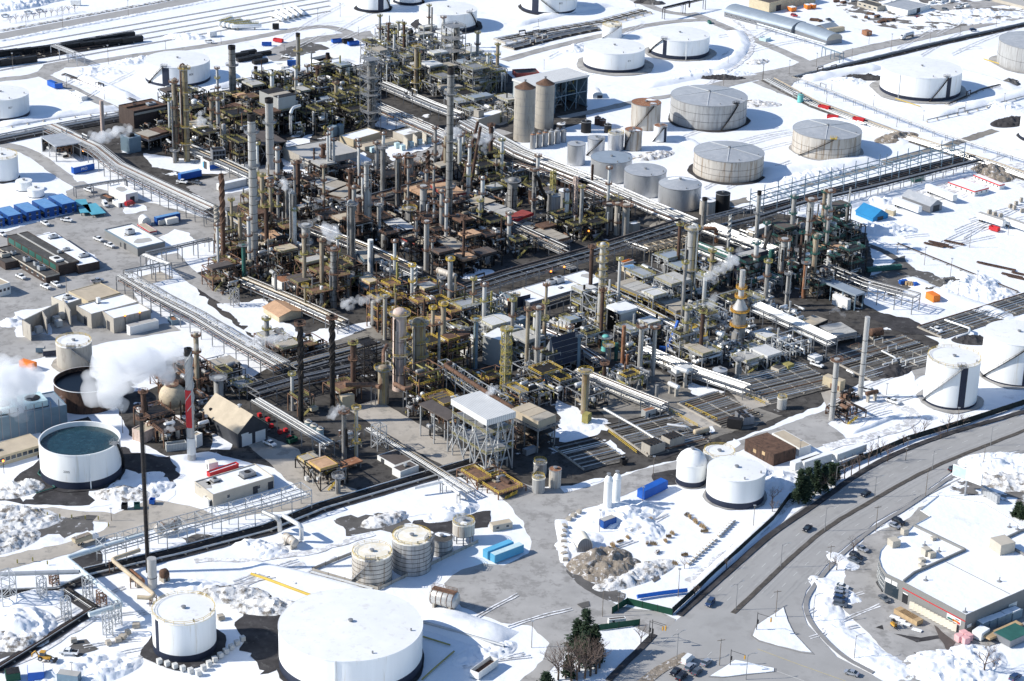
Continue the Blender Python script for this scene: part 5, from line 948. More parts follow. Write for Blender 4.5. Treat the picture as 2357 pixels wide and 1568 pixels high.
B_('tan gabled shed with white garage doors','20',(2105,905,1040),(1785,712),(2352,818),kind='gable',wall='dark_wall',roof='roof_tan',rise=5.5,vents=[.35],door_r=[(.12,4.5,4.5),(.58,4.5,4.5)],doorm='white_wall',bands=[('r',.1,.25,.72,.8,'white_wall')])
B_('beige building with snowy roof and roof plant, lower left','20',(1882,1450,1556),(1705,1335),(2420,1288),wall='beige_wall',roof='snow',units=[(.72,.5,5,3.5,1.6,'steel'),(.25,.72,2,2,1.2)],bare=[(.25,.72,3.5,2.5),(.08,.75,2.5,5)],door_r=[(.65,2,3),(.9,2.2,3)],win_r=[(2,.35,1.2,1)])
B_('low annex at the corner of the beige building','20',(1840,1500,1556),(1795,1462),(1890,1478),wall='white_wall',roof='cream_roof',door_r=[(.2,1,2)])
B_('small white hut with tan roof before the red roof strip','20',(1845,1178,1240),(1800,1148),(1928,1160),wall='white_wall',roof='cream_roof',parapet=.1,door_l=[(.3,1,2.1)])
B_('low red edged snowy roof behind the beige building','20',(1855,1275,1300),(1838,1255),(2110,1190),wall='red',roof='snow',trim='red')
B_('dark blue grey cooling tower at the left edge','20',(-140,800,1000),(-330,690),(588,655),wall='steel_blue',roof='roof_bluegrey',kind='flat',units=[(.66,.5,9,9,2.5,'pale_blue'),(.3,.5,9,9,2.5,'pale_blue')],cat='cooling tower',name='cooling_tower',bands=[('r',.1*i,.012,0,12,'shed_grey')for i in range(1,10)])
B_('long low tan building behind tank 2205','20',(-60,1130,1215),(-230,1050),(392,1000),wall='tan_wall',roof='roof_tan',parapet=.2,win_r=[(9,.4,1.4,1.8)],units=[(.2,.5,2,2,1)])
B_('white bund box at the foot of the striped stack','20',(1470,1012,1075),(1420,990),(1650,990),wall='cladding',roof='dark_steel',parapet=2)
B_('beige cabinet block left of the striped stack','20',(1270,900,1000),(1195,850),(1380,845),wall='pinkish',roof='roof_tan')
B_('white cabinet right of the striped stack foot','20',(1735,930,1040),(1700,905),(1788,905),wall='white_wall',roof='roof_tan')
T=B_('white slatted roof on a tall braced steel frame','21',(2065,785,1292),(1760,603),(2282,700),kind='open',roof='roof_pale',th=2.4,brace=2,postm='galv',fill=1.5,pal=PAL_W)
lx,ly,hh=T['d']
for i,z in enumerate((.36,.72)):
	m=MB();m.box(.3,lx-.3,.3,ly-.3,hh*z,hh*z+.3);m.build('deck','steel',T);m=MB();m.rail([(lx,0,hh*z+.3),(0,0,hh*z+.3),(0,ly,hh*z+.3)],1.2,.12);m.build('railing','yellow_green',T)
for k in range(3):
	m=MB();a,b=(k*ly/3,(k+1)*ly/3);m.beam((0,a,hh*.1),(0,b,hh*.68),.4);m.beam((0.02,b,hh*.1),(0.02,a,hh*.68),.4);m.build('brace','galv',T)
T=B_('tan slatted roof on dark frame, right of the white one','22',(280,805,1085),(40,690),(440,748),kind='cooler',roof='roof_tan',wall='roof_tan',th=3,pal=PAL_R,dens=1.5)
B_('brown roofed open frame left of the white slatted roof','21',(1720,785,1075),(1472,645),(1768,720),kind='open',roof='roof_brown',th=.6,brace=1,postm='galv',fill=1.2,pal=PAL_R)
B_('beige blank box behind the grey vent stack','21',(785,590,705),(735,575),(895,565),wall='tan_wall',roof='roof_tan',parapet=.1)
B_('beige silencer box beside the dark twisted chimney','21',(520,690,760),(500,665),(575,672),wall='tan_wall',roof='roof_tan',parapet=.1,base=2)
B_('white pump shed with a dark brown roof','21',(1252,1195,1232),(1095,1105),(1405,1130),wall='white_wall',roof='roof_brown',parapet=.2,door_l=[(.6,2,2.2)])
B_('white hut joined to the brown roofed pump shed','21',(1300,1248,1312),(1235,1205),(1462,1190),wall='white_wall',roof='roof_brown',parapet=.2,units=[(.5,.5,1,1,1)])
B_('rusty small canopy over yellow pumps','21',(790,1205,1265),(742,1172),(955,1150),kind='open',roof='bright_rust',th=.5,fill=2,pal=PAL_Y)
B_('brown cabin right of the twin reactors','21',(1632,200,262),(1602,180),(1692,178),wall='brown_rust',roof='roof_brown',parapet=.1)
B_('pale grey cabin left of the blue painted column','21',(1880,180,245),(1842,160),(1970,125),wall='white_wall',roof='roof_tan',parapet=.1)
B_('tall white roofed cube in yellow pipework','21',(2200,92,340),(2062,25),(2330,20),wall='cladding',roof='white_roof',parapet=.1)
B_('rust roofed hut in the pipe yard','22',(1228,718,785),(1180,700),(1322,690),wall='cladding',roof='bright_rust',parapet=.1,door_r=[(.3,.8,2)])
B_('grey cabinet at the foot of the tan slatted roof','22',(175,1060,1110),(145,1040),(268,1025),wall='shed_grey',roof='roof_bluegrey',parapet=.1)
B_('corroded brown shed beside the works road','23',(148,1098,1200),(-108,960),(345,1035),wall='brown_rust',roof='rust_plate',parapet=.1,bands=[('l',.3,.1,.5,1.4,'timber'),('l',.6,.1,.3,1.4,'timber')])
B_('tan shed with snow on its roof behind the corroded shed','23',(372,1042,1115),(130,905),(465,1005),wall='white_wall',roof='roof_tan',parapet=.1)
B_('mustard hut among the ground pipes','23',(272,312,362),(212,285),(320,290),wall='yellow_green',roof='yellow_green',parapet=.1)
B_('dark roofed hut beside the mustard hut','23',(190,345,385),(130,315),(262,312),wall='beige_wall',roof='roof_tar',parapet=.1)
B_('mustard shelter behind the shorter thick stack','23',(735,455,545),(580,400),(775,432),wall='tan_wall',roof='roof_tan',parapet=.1,bands=[('l',.05,.5,.1,2,'rust_pipe')])
B_('white cabin beside the white pickup in the pipe yard','23',(512,245,290),(447,215),(580,222),wall='white_wall',roof='white_roof',parapet=.1)
B_('beige hut with small windows by the turning yard','31',(2118,182,238),(2070,152),(2292,150),wall='beige_wall',roof='roof_tan',parapet=.1,win_r=[(2,.35,.9,1)])
B_('white gatehouse behind the green fence','32',(905,1015,1072),(880,1000),(1055,1000),wall='white_wall',roof='roof_brown',parapet=.1,door_r=[(.2,.8,2)])
B_('cream arched tent with a grey front and small sign','32',(625,375,418),(600,310),(758,362),kind='barrel',wall='shed_grey',roof='cream_roof',rise=3.4,bands=[('r',.35,.38,1.5,1,'white_wall')])
B_('orange hoarding shelter beside the yard heap','13',(1560,1205,1262),(1490,1165),(1607,1188),wall='orange',roof='orange',parapet=.1)
def merchant():
	rc='33';A=(1845,970,1152);g0=gp(rc,A[0],A[2]);h=zat(rc,A[0],A[1],g0.y)
	R=[(1845,970),(1290,676),(1135,600),(1095,545),(1073,470),(1085,400),(1150,322),(1240,278),(1305,255),(1372,180),(1530,95),(1440,38),(1600,-90),(2000,-20),(2450,250),(2900,500),(2380,735)]
	P=[gp(rc,x,y,h)for x,y in R];c=Vector((P[0].x,P[0].y,0));T=thing('retail_warehouse','grey retail warehouse with a curved glass corner and snowy roof','building',c,0);p=[(q.x-c.x,q.y-c.y)for q in P]
	from mathutils.geometry import tessellate_polygon
	cen=(sum(q[0]for q in p)/len(p),sum(q[1]for q in p)/len(p))
	m=MB();n=len(p);m.add([(x,y,0)for x,y in p]+[(x,y,h)for x,y in p],[(i,(i+1)%n,n+(i+1)%n,n+i)for i in range(n)])
	q=[(x+(cen[0]-x)*.006,y+(cen[1]-y)*.006)for x,y in p];m.add([(x,y,h)for x,y in p]+[(x,y,h)for x,y in q],[(i,(i+1)%n,n+(i+1)%n,n+i)for i in range(n)]);m.build('wall','grey_wall',T)
	tri=tessellate_polygon([[Vector((x,y,0))for x,y in q]]);m=MB();m.add([(x,y,h-.35)for x,y in q]+[(x,y,h)for x,y in q],[tuple(t)for t in tri]+[(i,(i+1)%n,n+(i+1)%n,n+i)for i in range(n)]);m.build('roof','snow',T)
	def along(a,b,t0,t1,z0,z1,d,name,mm,par=T):
		a,b=Vector(a),Vector(b);u=(b-a).normalized();nn=Vector((u.y,-u.x));s=[a.lerp(b,t0),a.lerp(b,t1)]
		if nn.dot(a-Vector(cen))<0:nn=-nn
		m=MB();m.add([(v.x+nn.x*o,v.y+nn.y*o,z)for v in s for o in(.003,d)for z in(z0,z1)],[(0,1,5,4),(2,3,7,6),(0,2,3,1),(4,5,7,6),(1,3,7,5),(0,4,6,2)]);return m.build(name,mm,par)
	a,b=p[0],p[1]
	along(a,b,0,1,h*.66,h*.71,.06,'red_stripe','red');along(a,p[-1],.04,.11,h*.3,h*.45,.06,'wall_sign','white_paint')
	s=along(a,b,.06,.28,h*.38,h*.64,.06,'mural_panel','white_roof')
	for t0,t1,z0,z1,mm in((.17,.27,.4,.5,'green_steel'),(.1,.19,.42,.52,'orange'),(.07,.12,.4,.5,'red'),(.08,.15,.54,.6,'steel_blue')):along(a,b,t0,t1,h*z0,h*z1,.08,'mural_shape',mm,s)
	along(a,b,.9,.99,0,h*.52,.05,'warehouse_door','shade_open');along(a,b,.905,.985,h*.47,h*.52,.07,'door_header','white_paint')
	a2,b2=p[1],p[2];along(a2,b2,.2,.95,.1,h*.6,.05,'entrance_glazing','glass')
	for t0,t1 in((.3,.6),(.66,.98)):along(a2,b2,t0,t1,h*.62,h*.8,.08,'shop_sign','white_paint')
	for i in range(2,8):
		f=along(p[i],p[i+1],.02,.98,.3,h*.82,.05,'curtain_wall','glass')
		for k in range(1,4):along(p[i],p[i+1],.0,1,h*.2*k,h*.2*k+.15,.09,'mullion','white_wall',f)
		for k in range(4):along(p[i],p[i+1],k/4,k/4+.03,.3,h*.82,.1,'mullion','white_wall',f)
	along(p[0],p[-1],.72,.86,0,h*.55,.06,'side_door','white_wall')
	def roof(x,y,z):v=gp(rc,x,y,z);return v-c
	for x,y,s,k in((1205,350,3.2,2.2),(1490,430,2.6,2.2),(1535,448,2.4,1.6),(1455,490,2,.9),(1455,540,2,.9),(1555,298,1.6,.8),(2160,390,6,3.6),(1300,250,2,2)):
		v=roof(x,y,h);m=MB();m.box(v.x-s/2,v.x+s/2,v.y-s/2,v.y+s/2,h-.3,h+k,UA-.2,(v.x,v.y));m.build('roof_unit','beige_wall',T)
	for x,y in((1605,400),(1490,655),(1838,935),(2140,665),(2230,185),(2300,205),(1480,345)):
		v=roof(x,y,h);m=MB();m.lathe([(.9,h-.33),(.4,h-.1),(.2,h),(.2,h+1.2),(0,h+1.3)],10,(v.x,v.y));m.build('roof_vent','steel',T)
	for s in(((1290,676),(1385,600),(1840,395)),((1385,178),(1830,392)),((1660,490),(2235,780)),((2145,318),(2500,150)),((2145,318),(2500,520))):
		for u_,w_ in zip(s,s[1:]):m=MB();u2,w2=roof(*u_,h),roof(*w_,h);hh=.9 if s[0]!=(1660,490)else .1;m.beam(u2+Vector((0,0,hh/2-.3)),w2+Vector((0,0,hh/2-.3)),.5 if hh>.5 else .2,hh);m.build('roof_upstand','grey_wall',T)
	return T,c,p,h
MER=merchant()
RK=[]
def offline(P,d):
	out=[]
	for i,p in enumerate(P):
		a=(P[i]-P[i-1]).normalized()if i else None;b=(P[i+1]-P[i]).normalized()if i<len(P)-1 else None
		n=Vector((0,0,0))
		for q in(a,b):
			if q:n+=Vector((-q.y,q.x,0)).normalized()
		n.normalize();k=1.
		if a and b:k=1/max(.5,n.dot(Vector((-a.y,a.x,0)).normalized()))
		out.append(p+n*d*k)
	return out
def along_pts(P,step):
	out=[]
	for a,b in zip(P,P[1:]):
		L=(b-a).length;k=max(1,round(L/step));out+=[(a.lerp(b,i/k),(b-a).normalized())for i in range(k)]
	out.append((P[-1],(P[-1]-P[-2]).normalized()));return out
def rack(label,pts,h,w,n,pal,tiers=1,step=8,pm='steel',name='pipe_rack',cat='pipe rack',rr=(.12,.3),rc=None,lat=False,pad=None,group='elevated pipe racks',bt=.38,full=1.):
	P=[gp(rc,x,y,h)for x,y in pts];P=[Vector((p.x,p.y,0))for p in P];c=P[0].copy();L=[p-c for p in P];T=thing(name,label,cat,c,0,group)
	for a,b in zip(P,P[1:]):RK.append((a,b,w/2+1.5))
	if pad:strip_w(P,w+2,pad)
	bents=along_pts(L,step)
	if len(bents)>90:bents=along_pts(L,step*len(bents)/85)
	for p,d in bents:
		nn=Vector((-d.y,d.x,0));m=MB();a,b=p+nn*w/2,p-nn*w/2;z=Vector((0,0,1))
		if h>1.6:
			m.beam(a,a+z*h*full,bt);m.beam(b,b+z*h*full,bt)
			for t in range(tiers):zz=h-t*2.4-.3;m.beam(a+z*zz,b+z*zz,bt*.85)
			if lat:m.beam(a+z*(h*full),b+z*(h*full),bt*.8);m.beam(a+z*h*.5,b+z*(h-.4),bt*.6)
			m.build('bent',pm,T)
		else:m.beam(a+z*max(.12,h/2-.1),b+z*max(.12,h/2-.1),.5,max(.2,h-.15));m.build('sleeper','concrete',T)
	if h>1.6:
		for s in(-1,1):
			Q=offline(L,s*w/2)
			for t in range(tiers):
				zz=h-t*2.4-.05;m=MB()
				for a,b in zip(Q,Q[1:]):m.beam(a+Vector((0,0,zz)),b+Vector((0,0,zz)),bt*.6,bt)
				m.build('stringer',pm,T)
			if lat:
				m=MB();zt=Vector((0,0,h*full));zb=Vector((0,0,h-.05));S=along_pts(Q,step/2)
				for a,b in zip(Q,Q[1:]):m.beam(a+zt,b+zt,bt*.7)
				for i in range(len(S)-1):m.beam(S[i][0]+(zt if i%2 else zb),S[i+1][0]+(zb if i%2 else zt),bt*.5);m.beam(S[i][0]+zb,S[i][0]+zt,bt*.5)
				m.build('truss',pm,T)
	k=0
	for t in range(tiers):
		nn=n if t==0 else max(1,n-1)
		for i in range(nn):
			r=ru(*rr)if rnd()<.75 else rr[0]*.7;d=((i+.5)/nn-.5)*(w-.6)+ru(-.15,.15);zz=h-t*2.4+r+.02 if h>1.6 else h+r
			Q=[q+Vector((0,0,zz))for q in offline(L,d)]
			if rnd()<.3 and len(Q)==2 and h>1.6:f=ru(.5,1);Q=[Q[0],Q[0].lerp(Q[1],f),Q[0].lerp(Q[1],f)+Vector((0,0,-min(h*.7,4)))]
			elif rnd()<.35 and(Q[1]-Q[0]).length>40:
				f=ru(.3,.7);a,b=Q[0].lerp(Q[1],f),Q[0].lerp(Q[1],f+5/(Q[1]-Q[0]).length);u=Vector((0,0,2.2));Q=[Q[0],a,a+u,b+u,b]+Q[1:]
			m=MB();m.tube(Q,r,6);m.build('pipe',random.choice(pal),T,True);k+=1
	return T
def strip_w(P,w,m):
	L,R=offline(P,w/2),offline(P,-w/2);poly_sheet('ground_strip',L+R[::-1],m,.5,2.5)
def pipeline(label,pts,r,m0,rc=None,hs=None,sup=None,pm='steel',name='pipeline',cat='pipe',n=12):
	P=[gp(rc,x,y,z)for x,y,z in pts];c=Vector((P[0].x,P[0].y,0));Q=[]
	T=thing(name,label,cat,c,0,'single overhead pipes');L=[p-c for p in P]
	for i,p in enumerate(L):
		if 0<i<len(L)-1:
			a,b=(L[i-1]-p),(L[i+1]-p);d=min(r*2.2,a.length*.45,b.length*.45);a,b=p+a.normalized()*d,p+b.normalized()*d
			Q+=[a,(a*.3+b*.3+p*.4)if 0 else a*.25+p*.5+b*.25,b]
		else:Q.append(p)
	m=MB();m.tube(Q,r,n);m.build('pipe_shell',m0,T,True)
	for i in range(len(L)-1):
		if(L[i+1]-L[i]).length>8:
			k=int((L[i+1]-L[i]).length/6)
			for j in range(1,k):q=L[i].lerp(L[i+1],j/k);u=(L[i+1]-L[i]).normalized()*.12;m=MB();m.tube([q-u,q+u],r*1.12,n);m.build('flange',m0,T)
	if sup:
		for q,d in along_pts(L,sup)[1:-1]:
			if q.z>1:m=MB();nn=Vector((-d.y,d.x,0))*(r+.25);m.beam((q+nn).to_2d().to_3d(),q+nn,.28);m.beam((q-nn).to_2d().to_3d(),q-nn,.28);m.beam(q+nn-Vector((0,0,r+.15)),q-nn-Vector((0,0,r+.15)),.25);m.build('support',pm,T)
	for a,b in zip(P,P[1:]):RK.append((a,b,r+1))
	return T
L_=['insul_bright','insul','galv','insul','rust_pipe','steel','dark_steel'];K_=['dark_steel','black','dark_steel','steel','brown_rust','insul'];R_=['rust_pipe','insul','dark_steel','insul_bright','beige_pipe','steel','dark_steel','galv']
rack('broad left pipe bridge of pale and rusty pipes',[(116,288),(221,338.5),(271,379),(385,433),(487,480)],8,9,10,R_,2)
rack('rusty narrower continuation of the left pipe bridge',[(487,482),(540,514),(590,545)],7,6,7,R_,2)
rack('long double deck pipe rack past the snowy switchhouse',[(286,631),(365,678),(456,725),(534,773),(648,837)],7,8,8,R_,2)
rack('pipe bridge from the blue trimmed building to the heaters',[(340,583),(486,550)],7,4,4,L_)
rack('short pipe bridge over concrete beside the snow patch',[(288,625),(385,606)],7,4,4,L_)
rack('link rack joining two short pipe bridges',[(330,586),(388,608)],7,3.5,4,L_)
rack('low black pipe bridge behind the concrete block building',[(172,432),(290,413)],5,3,4,K_)
rack('long dark pipe bridge crossing the middle of the plant',[(975,692),(1166,631),(1372,574),(1578,509)],8,9,8,K_,2)
rack('upper pale pipe rack beside the long snowy substation',[(865,240),(1010,303),(1062,326)],7,8,8,L_,2)
rack('great pale pipe rack running past the silver tanks',[(1072,277),(1197,346),(1244,365),(1361,410),(1479,462),(1593,509)],7,9,11,L_,2)
rack('parallel pale pipe rack nearer the core',[(1166,372),(1290,408),(1400,458)],6,6,7,L_,1)
rack('grey pipe rack from the bridge crossing to the right core',[(1630,517),(1780,574)],8,9,9,['galv','insul','steel','insul_bright'],2)
rack('flat covered pipe bridge past the black tank',[(1624,504),(1738,475)],6,5,3,['dark_steel','steel'])
rack('straight pipe rack to the far right corner',[(1600,535),(1743,501),(1850,468),(2040,424),(2258,369)],5,5,5,['steel','galv','dark_steel','insul'])
rack('bare steel frames over the black pipe strip, nearer part',[(1743,452),(1900,410),(2040,373)],8,9,1,['galv'],2,9,'steel_blue','pipe_rack','steel frame',full=1.35)
rack('bare steel frames over the black pipe strip, far part',[(2056,372),(2130,352),(2207,335)],8,9,1,['galv'],2,9,'steel_blue','pipe_rack','steel frame',full=1.35)
rack('black ground pipe strip under the bare steel frames',[(1748,484),(1900,443),(2238,358)],.7,7,7,K_,1,10,name='pipe_run',pad='black_soil',group='ground pipe runs')
rack('wide ground pipe run beside the tank road',[(1769,182),(1877,240),(2030,298),(2180,345),(2290,380),(2400,420)],.7,9,9,R_+['insul_bright','insul_bright'],1,9,name='pipe_run',pad='dark_soil',group='ground pipe runs')
rack('thin twin pipes on posts along the tank field',[(1836,180),(1990,240),(2150,302),(2360,368)],3,1.6,2,['galv','steel'],1,9,bt=.25)
rack('black ground pipeway along the upper right road',[(1832,178),(1959,147),(2160,99),(2390,48)],.6,6,6,K_,1,12,name='pipe_run',pad='black_soil',group='ground pipe runs')
rack('portal of blue grey pipes crossing the tank road',[(1897,108),(1938,122)],6,3,3,['galv','steel_blue'],1,8,'steel_blue')
rack('single pale pipe beside the arched warehouse',[(1743,56),(1900,103)],3,1.2,1,['pale_pipe'],1,9,bt=.25,rr=(.4,.5))
rack('long lattice pipe rack across the lower left',[(232,1264),(420,1212),(614,1160),(705,1133)],6,7,3,['galv','pale_pipe'],1,7,'galv',lat=True,full=1.4,bt=.3)
rack('dark ground pipes under the lower left lattice rack',[(198,1317),(420,1266),(614,1215),(739,1165),(953,1102),(1105,1058)],.8,6,9,K_+L_,1,9,name='pipe_run',pad='black_soil',group='ground pipe runs')
rack('rows of ground pipes at the far right edge',[(2140,762),(2250,728),(2400,680)],1.,14,13,L_+['dark_steel'],1,9,name='pipe_run',pad='trench',group='ground pipe runs')
rack('thin dark pipe run across the snowy storage yard',[(2066,561),(2150,595),(2342,672)],.5,2,3,K_,1,9,name='pipe_run',group='ground pipe runs')
rack('pipe trench nearest the works road corner',[(1308,1052),(1405,1029)],.8,22,14,L_+['insul_bright','dark_steel'],1,9,name='pipe_run',pad='trench',group='pipe trenches')
rack('pipe trench behind the concrete ribbed coolers',[(1442,1012),(1580,980)],.8,30,18,L_+['insul_bright','dark_steel'],1,9,name='pipe_run',pad='trench',group='pipe trenches')
rack('pipe trench behind the black generators',[(1610,953),(1700,926)],.8,26,16,L_+['insul_bright','dark_steel'],1,9,name='pipe_run',pad='trench',group='pipe trenches')
rack('pipe trench by the small pale upright tank',[(1725,896),(1885,858)],.8,26,16,L_+['insul_bright','dark_steel'],1,9,name='pipe_run',pad='trench',group='pipe trenches')
rack('pipe trench between white pickup and rusty drum',[(1950,846),(2130,795)],.8,28,17,L_+['insul_bright','dark_steel'],1,9,name='pipe_run',pad='trench',group='pipe trenches')
rack('pipe field at the top behind tank 814',[(1150,92),(1280,68),(1387,50),(1484,24)],1.4,12,10,L_+K_,1,9,name='pipe_run',group='ground pipe runs')
rack('brown pipe field beside the narrow white tank',[(1170,108),(1280,80),(1370,62)],1.2,10,9,['brown_rust','rust_pipe','insul'],1,9,name='pipe_run',pad='black_soil',group='ground pipe runs')
rack('dark overhead pipe crossing the top road',[(1528,20),(1622,-2)],7,2,2,['dark_steel'],1,20,'dark_steel',rr=(.5,.6))
rack('pipeway behind the pinkish stack at left',[(-20,320),(112,294),(286,263)],1.8,10,9,K_+L_,1,10,name='pipe_run',pad='black_soil',group='ground pipe runs')
rack('pipeway running behind the upper left units',[(437,228),(583,204),(700,180),(850,152)],1.8,10,9,K_+L_,1,10,name='pipe_run',pad='dark_soil',group='ground pipe runs')
rack('thin pipes beside tank 808 and the left road',[(146,170),(310,232)],.8,3,3,K_,1,9,name='pipe_run',group='ground pipe runs')
rack('thin pipe along the snow below tank 807',[(-10,296),(100,276),(280,254)],1.,1.2,1,['steel'],1,9,name='pipe_run',group='ground pipe runs')
rack('grey portal pipe bridge at the top left junction',[(125,104),(185,128)],6,5,4,['galv','steel'],1,9,'galv')
rack('pipe rack beside the tan gabled shed',[(588,920),(680,975),(758,1022)],6,4.5,6,L_)
rack('beige pipes along the concrete road in the lower core',[(849,985),(960,1054),(1083,1131)],3,4,4,['beige_pipe','insul','insul_bright'])
rack('broad rack of dark pipes behind the twisted dark chimneys',[(674,842),(770,815),(872,788)],6,14,14,K_+['insul','beige_pipe'],2)
rack('second broad rack behind twisted chimneys, further left',[(583,895),(700,862),(840,832)],6,9,9,K_+['insul','beige_pipe'],2)
rack('white pipe rack behind the red cabinet, right core',[(1740,700),(1830,741),(1916,781)],9,6,8,['insul_bright','white_paint','galv'],2)
rack('grey frame rack from the right core to the snow',[(1900,612),(1990,648),(2110,680)],8,7,2,['galv','steel'],2,8,'steel')
rack('short rack of pale pipes at the bridge crossing',[(1437,556),(1492,574)],6,5,5,L_)
rack('tan truss bridge near the orange topped shed',[(1489,573),(1596,548)],6,4,3,['beige_pipe','insul'],1,5,'beige_pipe',lat=True,full=1.25)
rack('double pipe along the bund of cream roofed tanks',[(716,1317),(858,1356)],.9,1.5,2,['galv','insul'],1,6,name='pipe_run',group='ground pipe runs')
rack('pipe on supports right of the giant tank',[(973,1434),(1160,1489)],1.1,1.2,1,['galv'],1,7,name='pipe_run',group='ground pipe runs',rr=(.4,.5))
rack('long ground pipe channel at the lower left edge',[(-10,1541),(100,1474),(214,1401)],.8,2.6,4,K_+['insul'],1,7,name='pipe_run',pad='black_soil',group='ground pipe runs')
rack('pipe channel joining at an elbow under the zigzag pipe',[(148,1356),(214,1400)],.8,3,4,R_,1,7,name='pipe_run',pad='black_soil',group='ground pipe runs')
rack('ground pipes at the left edge below the grey pipe',[(-10,1360),(130,1355),(200,1325)],1.4,3,4,K_+L_,1,8,name='pipe_run',pad='black_soil',group='ground pipe runs')
rack('single thin pipe across the snow right of the large tank',[(2134,277),(2250,250),(2380,216)],1.2,1,1,['steel'],1,9,name='pipe_run',group='ground pipe runs')
rack('black pipe strip between large white tank and road',[(2180,240),(2260,205),(2340,185)],.6,3,3,K_,1,9,name='pipe_run',group='ground pipe runs')
rack('dark railed pipe rack at the top left loading siding',[(-10,142),(130,118),(300,92)],1.2,9,6,K_,1,10,name='pipe_run',pad='black_soil',group='ground pipe runs')
rack('pipe rack above the orange hall crossing right core',[(1600,560),(1700,600),(1790,640)],7,6,7,['galv','insul','green_steel'],2)
rack('yellow braced rack below the tan panel roofs',[(1385,660),(1480,710),(1590,765)],7,5,6,L_+['yellow_green'],2)
rack('pipe rack along the front of the white building',[(1195,722),(1290,690),(1385,660)],5,4,4,['beige_pipe','dark_steel','steel'],1)
rack('rack of pipes left of the open white cube',[(1250,760),(1320,790),(1380,830)],5,6,7,L_,2)
rack('low rack through the lower right units',[(1480,800),(1600,850),(1720,890)],5,6,7,L_,2)
rack('low rack from the white roof frame to the pipe yard',[(1330,850),(1440,895),(1530,930)],5,5,6,L_,2)
rack('rusty rack along the foot of the left core',[(560,640),(680,690),(790,740)],5,6,7,R_,2)
rack('rusty rack through the middle core',[(720,520),(850,570),(960,620)],6,6,7,R_,2)
rack('rusty rack through the right core',[(1080,470),(1180,515),(1300,570)],6,6,7,R_,2)
rack('rusty rack behind the upper core roofs',[(790,470),(900,440),(1010,410)],6,6,7,R_,2)
rack('dark rack inside the upper left unit',[(420,330),(520,372),(580,400)],6,6,7,R_,2)
rack('pale rack under the frame unit at the top',[(880,190),(1000,240),(1060,262)],6,6,7,L_,2)
pipeline('fat pale blue pipe zigzagging over snow, lower left',[(1300,252,6),(615,458,6),(595,475,6),(1085,880,6),(785,968,6)],.85,'pale_pipe','30')
pipeline('grey overhead pipe entering from the left edge',[(-40,612,6),(120,605,6),(700,588,6)],.75,'galv','30')
pipeline('tan overhead pipe descending beside the tall black stack',[(1235,395,5),(985,478,5),(1365,790,3),(1330,820,2.5),(1215,812,2.5)],.7,'beige_pipe','30',sup=12,pm='rust_pipe')
pipeline('white bent duct, left, above the rust stained drum',[(90,60,7),(200,110,7),(230,135,6),(235,225,1)],.8,'insul','31')
pipeline('white bent duct, right, above the rust stained drum',[(270,95,7),(400,170,7),(425,200,6),(425,300,1)],.8,'insul_bright','31')
pipeline('silver pipe arch over the pipe junction, lower centre',[(1425,1395,3),(1655,1340,4),(1690,1342,4),(1815,1440,4),(1820,1480,.5)],.55,'insul_bright','21',sup=9)
pipeline('rust brown duct carried on a white lattice bridge',[(1750,285,15),(1690,305,15),(2060,545,15),(2300,690,12)],.9,'rust_plate','21')
rack('white lattice bridge under the rust brown duct',[(1018,850),(1100,905),(1160,940)],10,4,1,['galv'],1,7,'galv',lat=True,full=1.4)
pipeline('long tan pipe, upper, over the pipe trench',[(860,690,5),(1160,860,4),(1330,965,4),(1335,985,.5)],.55,'insul','22',sup=9)
pipeline('white pipe arch over the trench behind ribbed coolers',[(1420,830,3),(1590,800+50,3.5),(1635,885,.5)],.5,'insul_bright','22',sup=9)
pipeline('rust red duct linking tan vessel and heaters',[(815,478,9),(1060,478,9),(1120,500,9)],.95,'rust_pipe','21',sup=14)
pipeline('thick rusty bent duct below the twin reactors',[(1250,470,10),(1340,520,10),(1395,505,10)],.9,'rust_pipe','21',sup=8)
pipeline('rusty gooseneck duct above the tan upright vessel',[(1150,300,14),(1150,180,14),(1180,130,14)],.7,'rust_pipe','21')
pipeline('white looped pipe on the ground, far right',[(1100,180,1.5),(1220,240,1.5),(1230,270,1.5),(1110,300,1.5)],.4,'insul_bright','23')
pipeline('white pipe elbow at the far right trench corner',[(1660,1415,2),(1880,1490,2),(1870,1530,2),(1760,1570,1)],.5,'insul_bright','13')
pipeline('pale elbow pipe coming down from the cooling box',[(415,935,20),(350,950,20),(330,1000,18),(330,1180,1)],.8,'insul_bright','01')
pipeline('black bent duct stepping down through rusty tanks',[(245,130,24),(280,160,22),(300,240,16),(350,340,10),(345,420,2)],.9,'dark_steel','12')
pipeline('orange brown elbow duct beside the dark capped chimney',[(1745,605,10),(1850,605,10),(1855,720,1)],.9,'bright_rust','12')
pipeline('yellow pipe half buried in snow left of the giant tank',[(-20,605,.6),(130,655,.5),(330,730,.5),(515,798,.4)],.45,'yellow','31',name='pipeline')
pipeline('yellow pipe lying in the giant tank shadow',[(1490,1540,.5),(1600,1440,.5),(1775,1290,.5)],.25,'yellow_green','31')
pipeline('upper yellow pipe lying in the giant tank shadow',[(1500,1160,.5),(1740,1235,.5)],.25,'yellow_green','31')
pipeline('yellow fill pipe by the large white tank',[(1220,870,.6),(1440,940,.6)],.25,'yellow','03')
pipeline('yellow pipe beside the grey ribbed edge tank',[(2000,520,.6),(2350,630,.6)],.3,'yellow','03')
pipeline('green pipe bent around the base of tank 2205',[(395,1165,.6),(335,1262,.6),(490,1385,.6),(320,1435,.6)],.22,'green_steel','20')
pipeline('long blue boom section lying on snow by the fence',[(1155,808,1.2),(1380,775,1.2),(1595,750,1.2)],.8,'blue','32',name='crane_boom',cat='boom',n=4)
pipeline('curved white pipe above the yellow pipes far right',[(790,350,2.5),(845,375,2.5),(850,400,.5)],.45,'insul_bright','23')
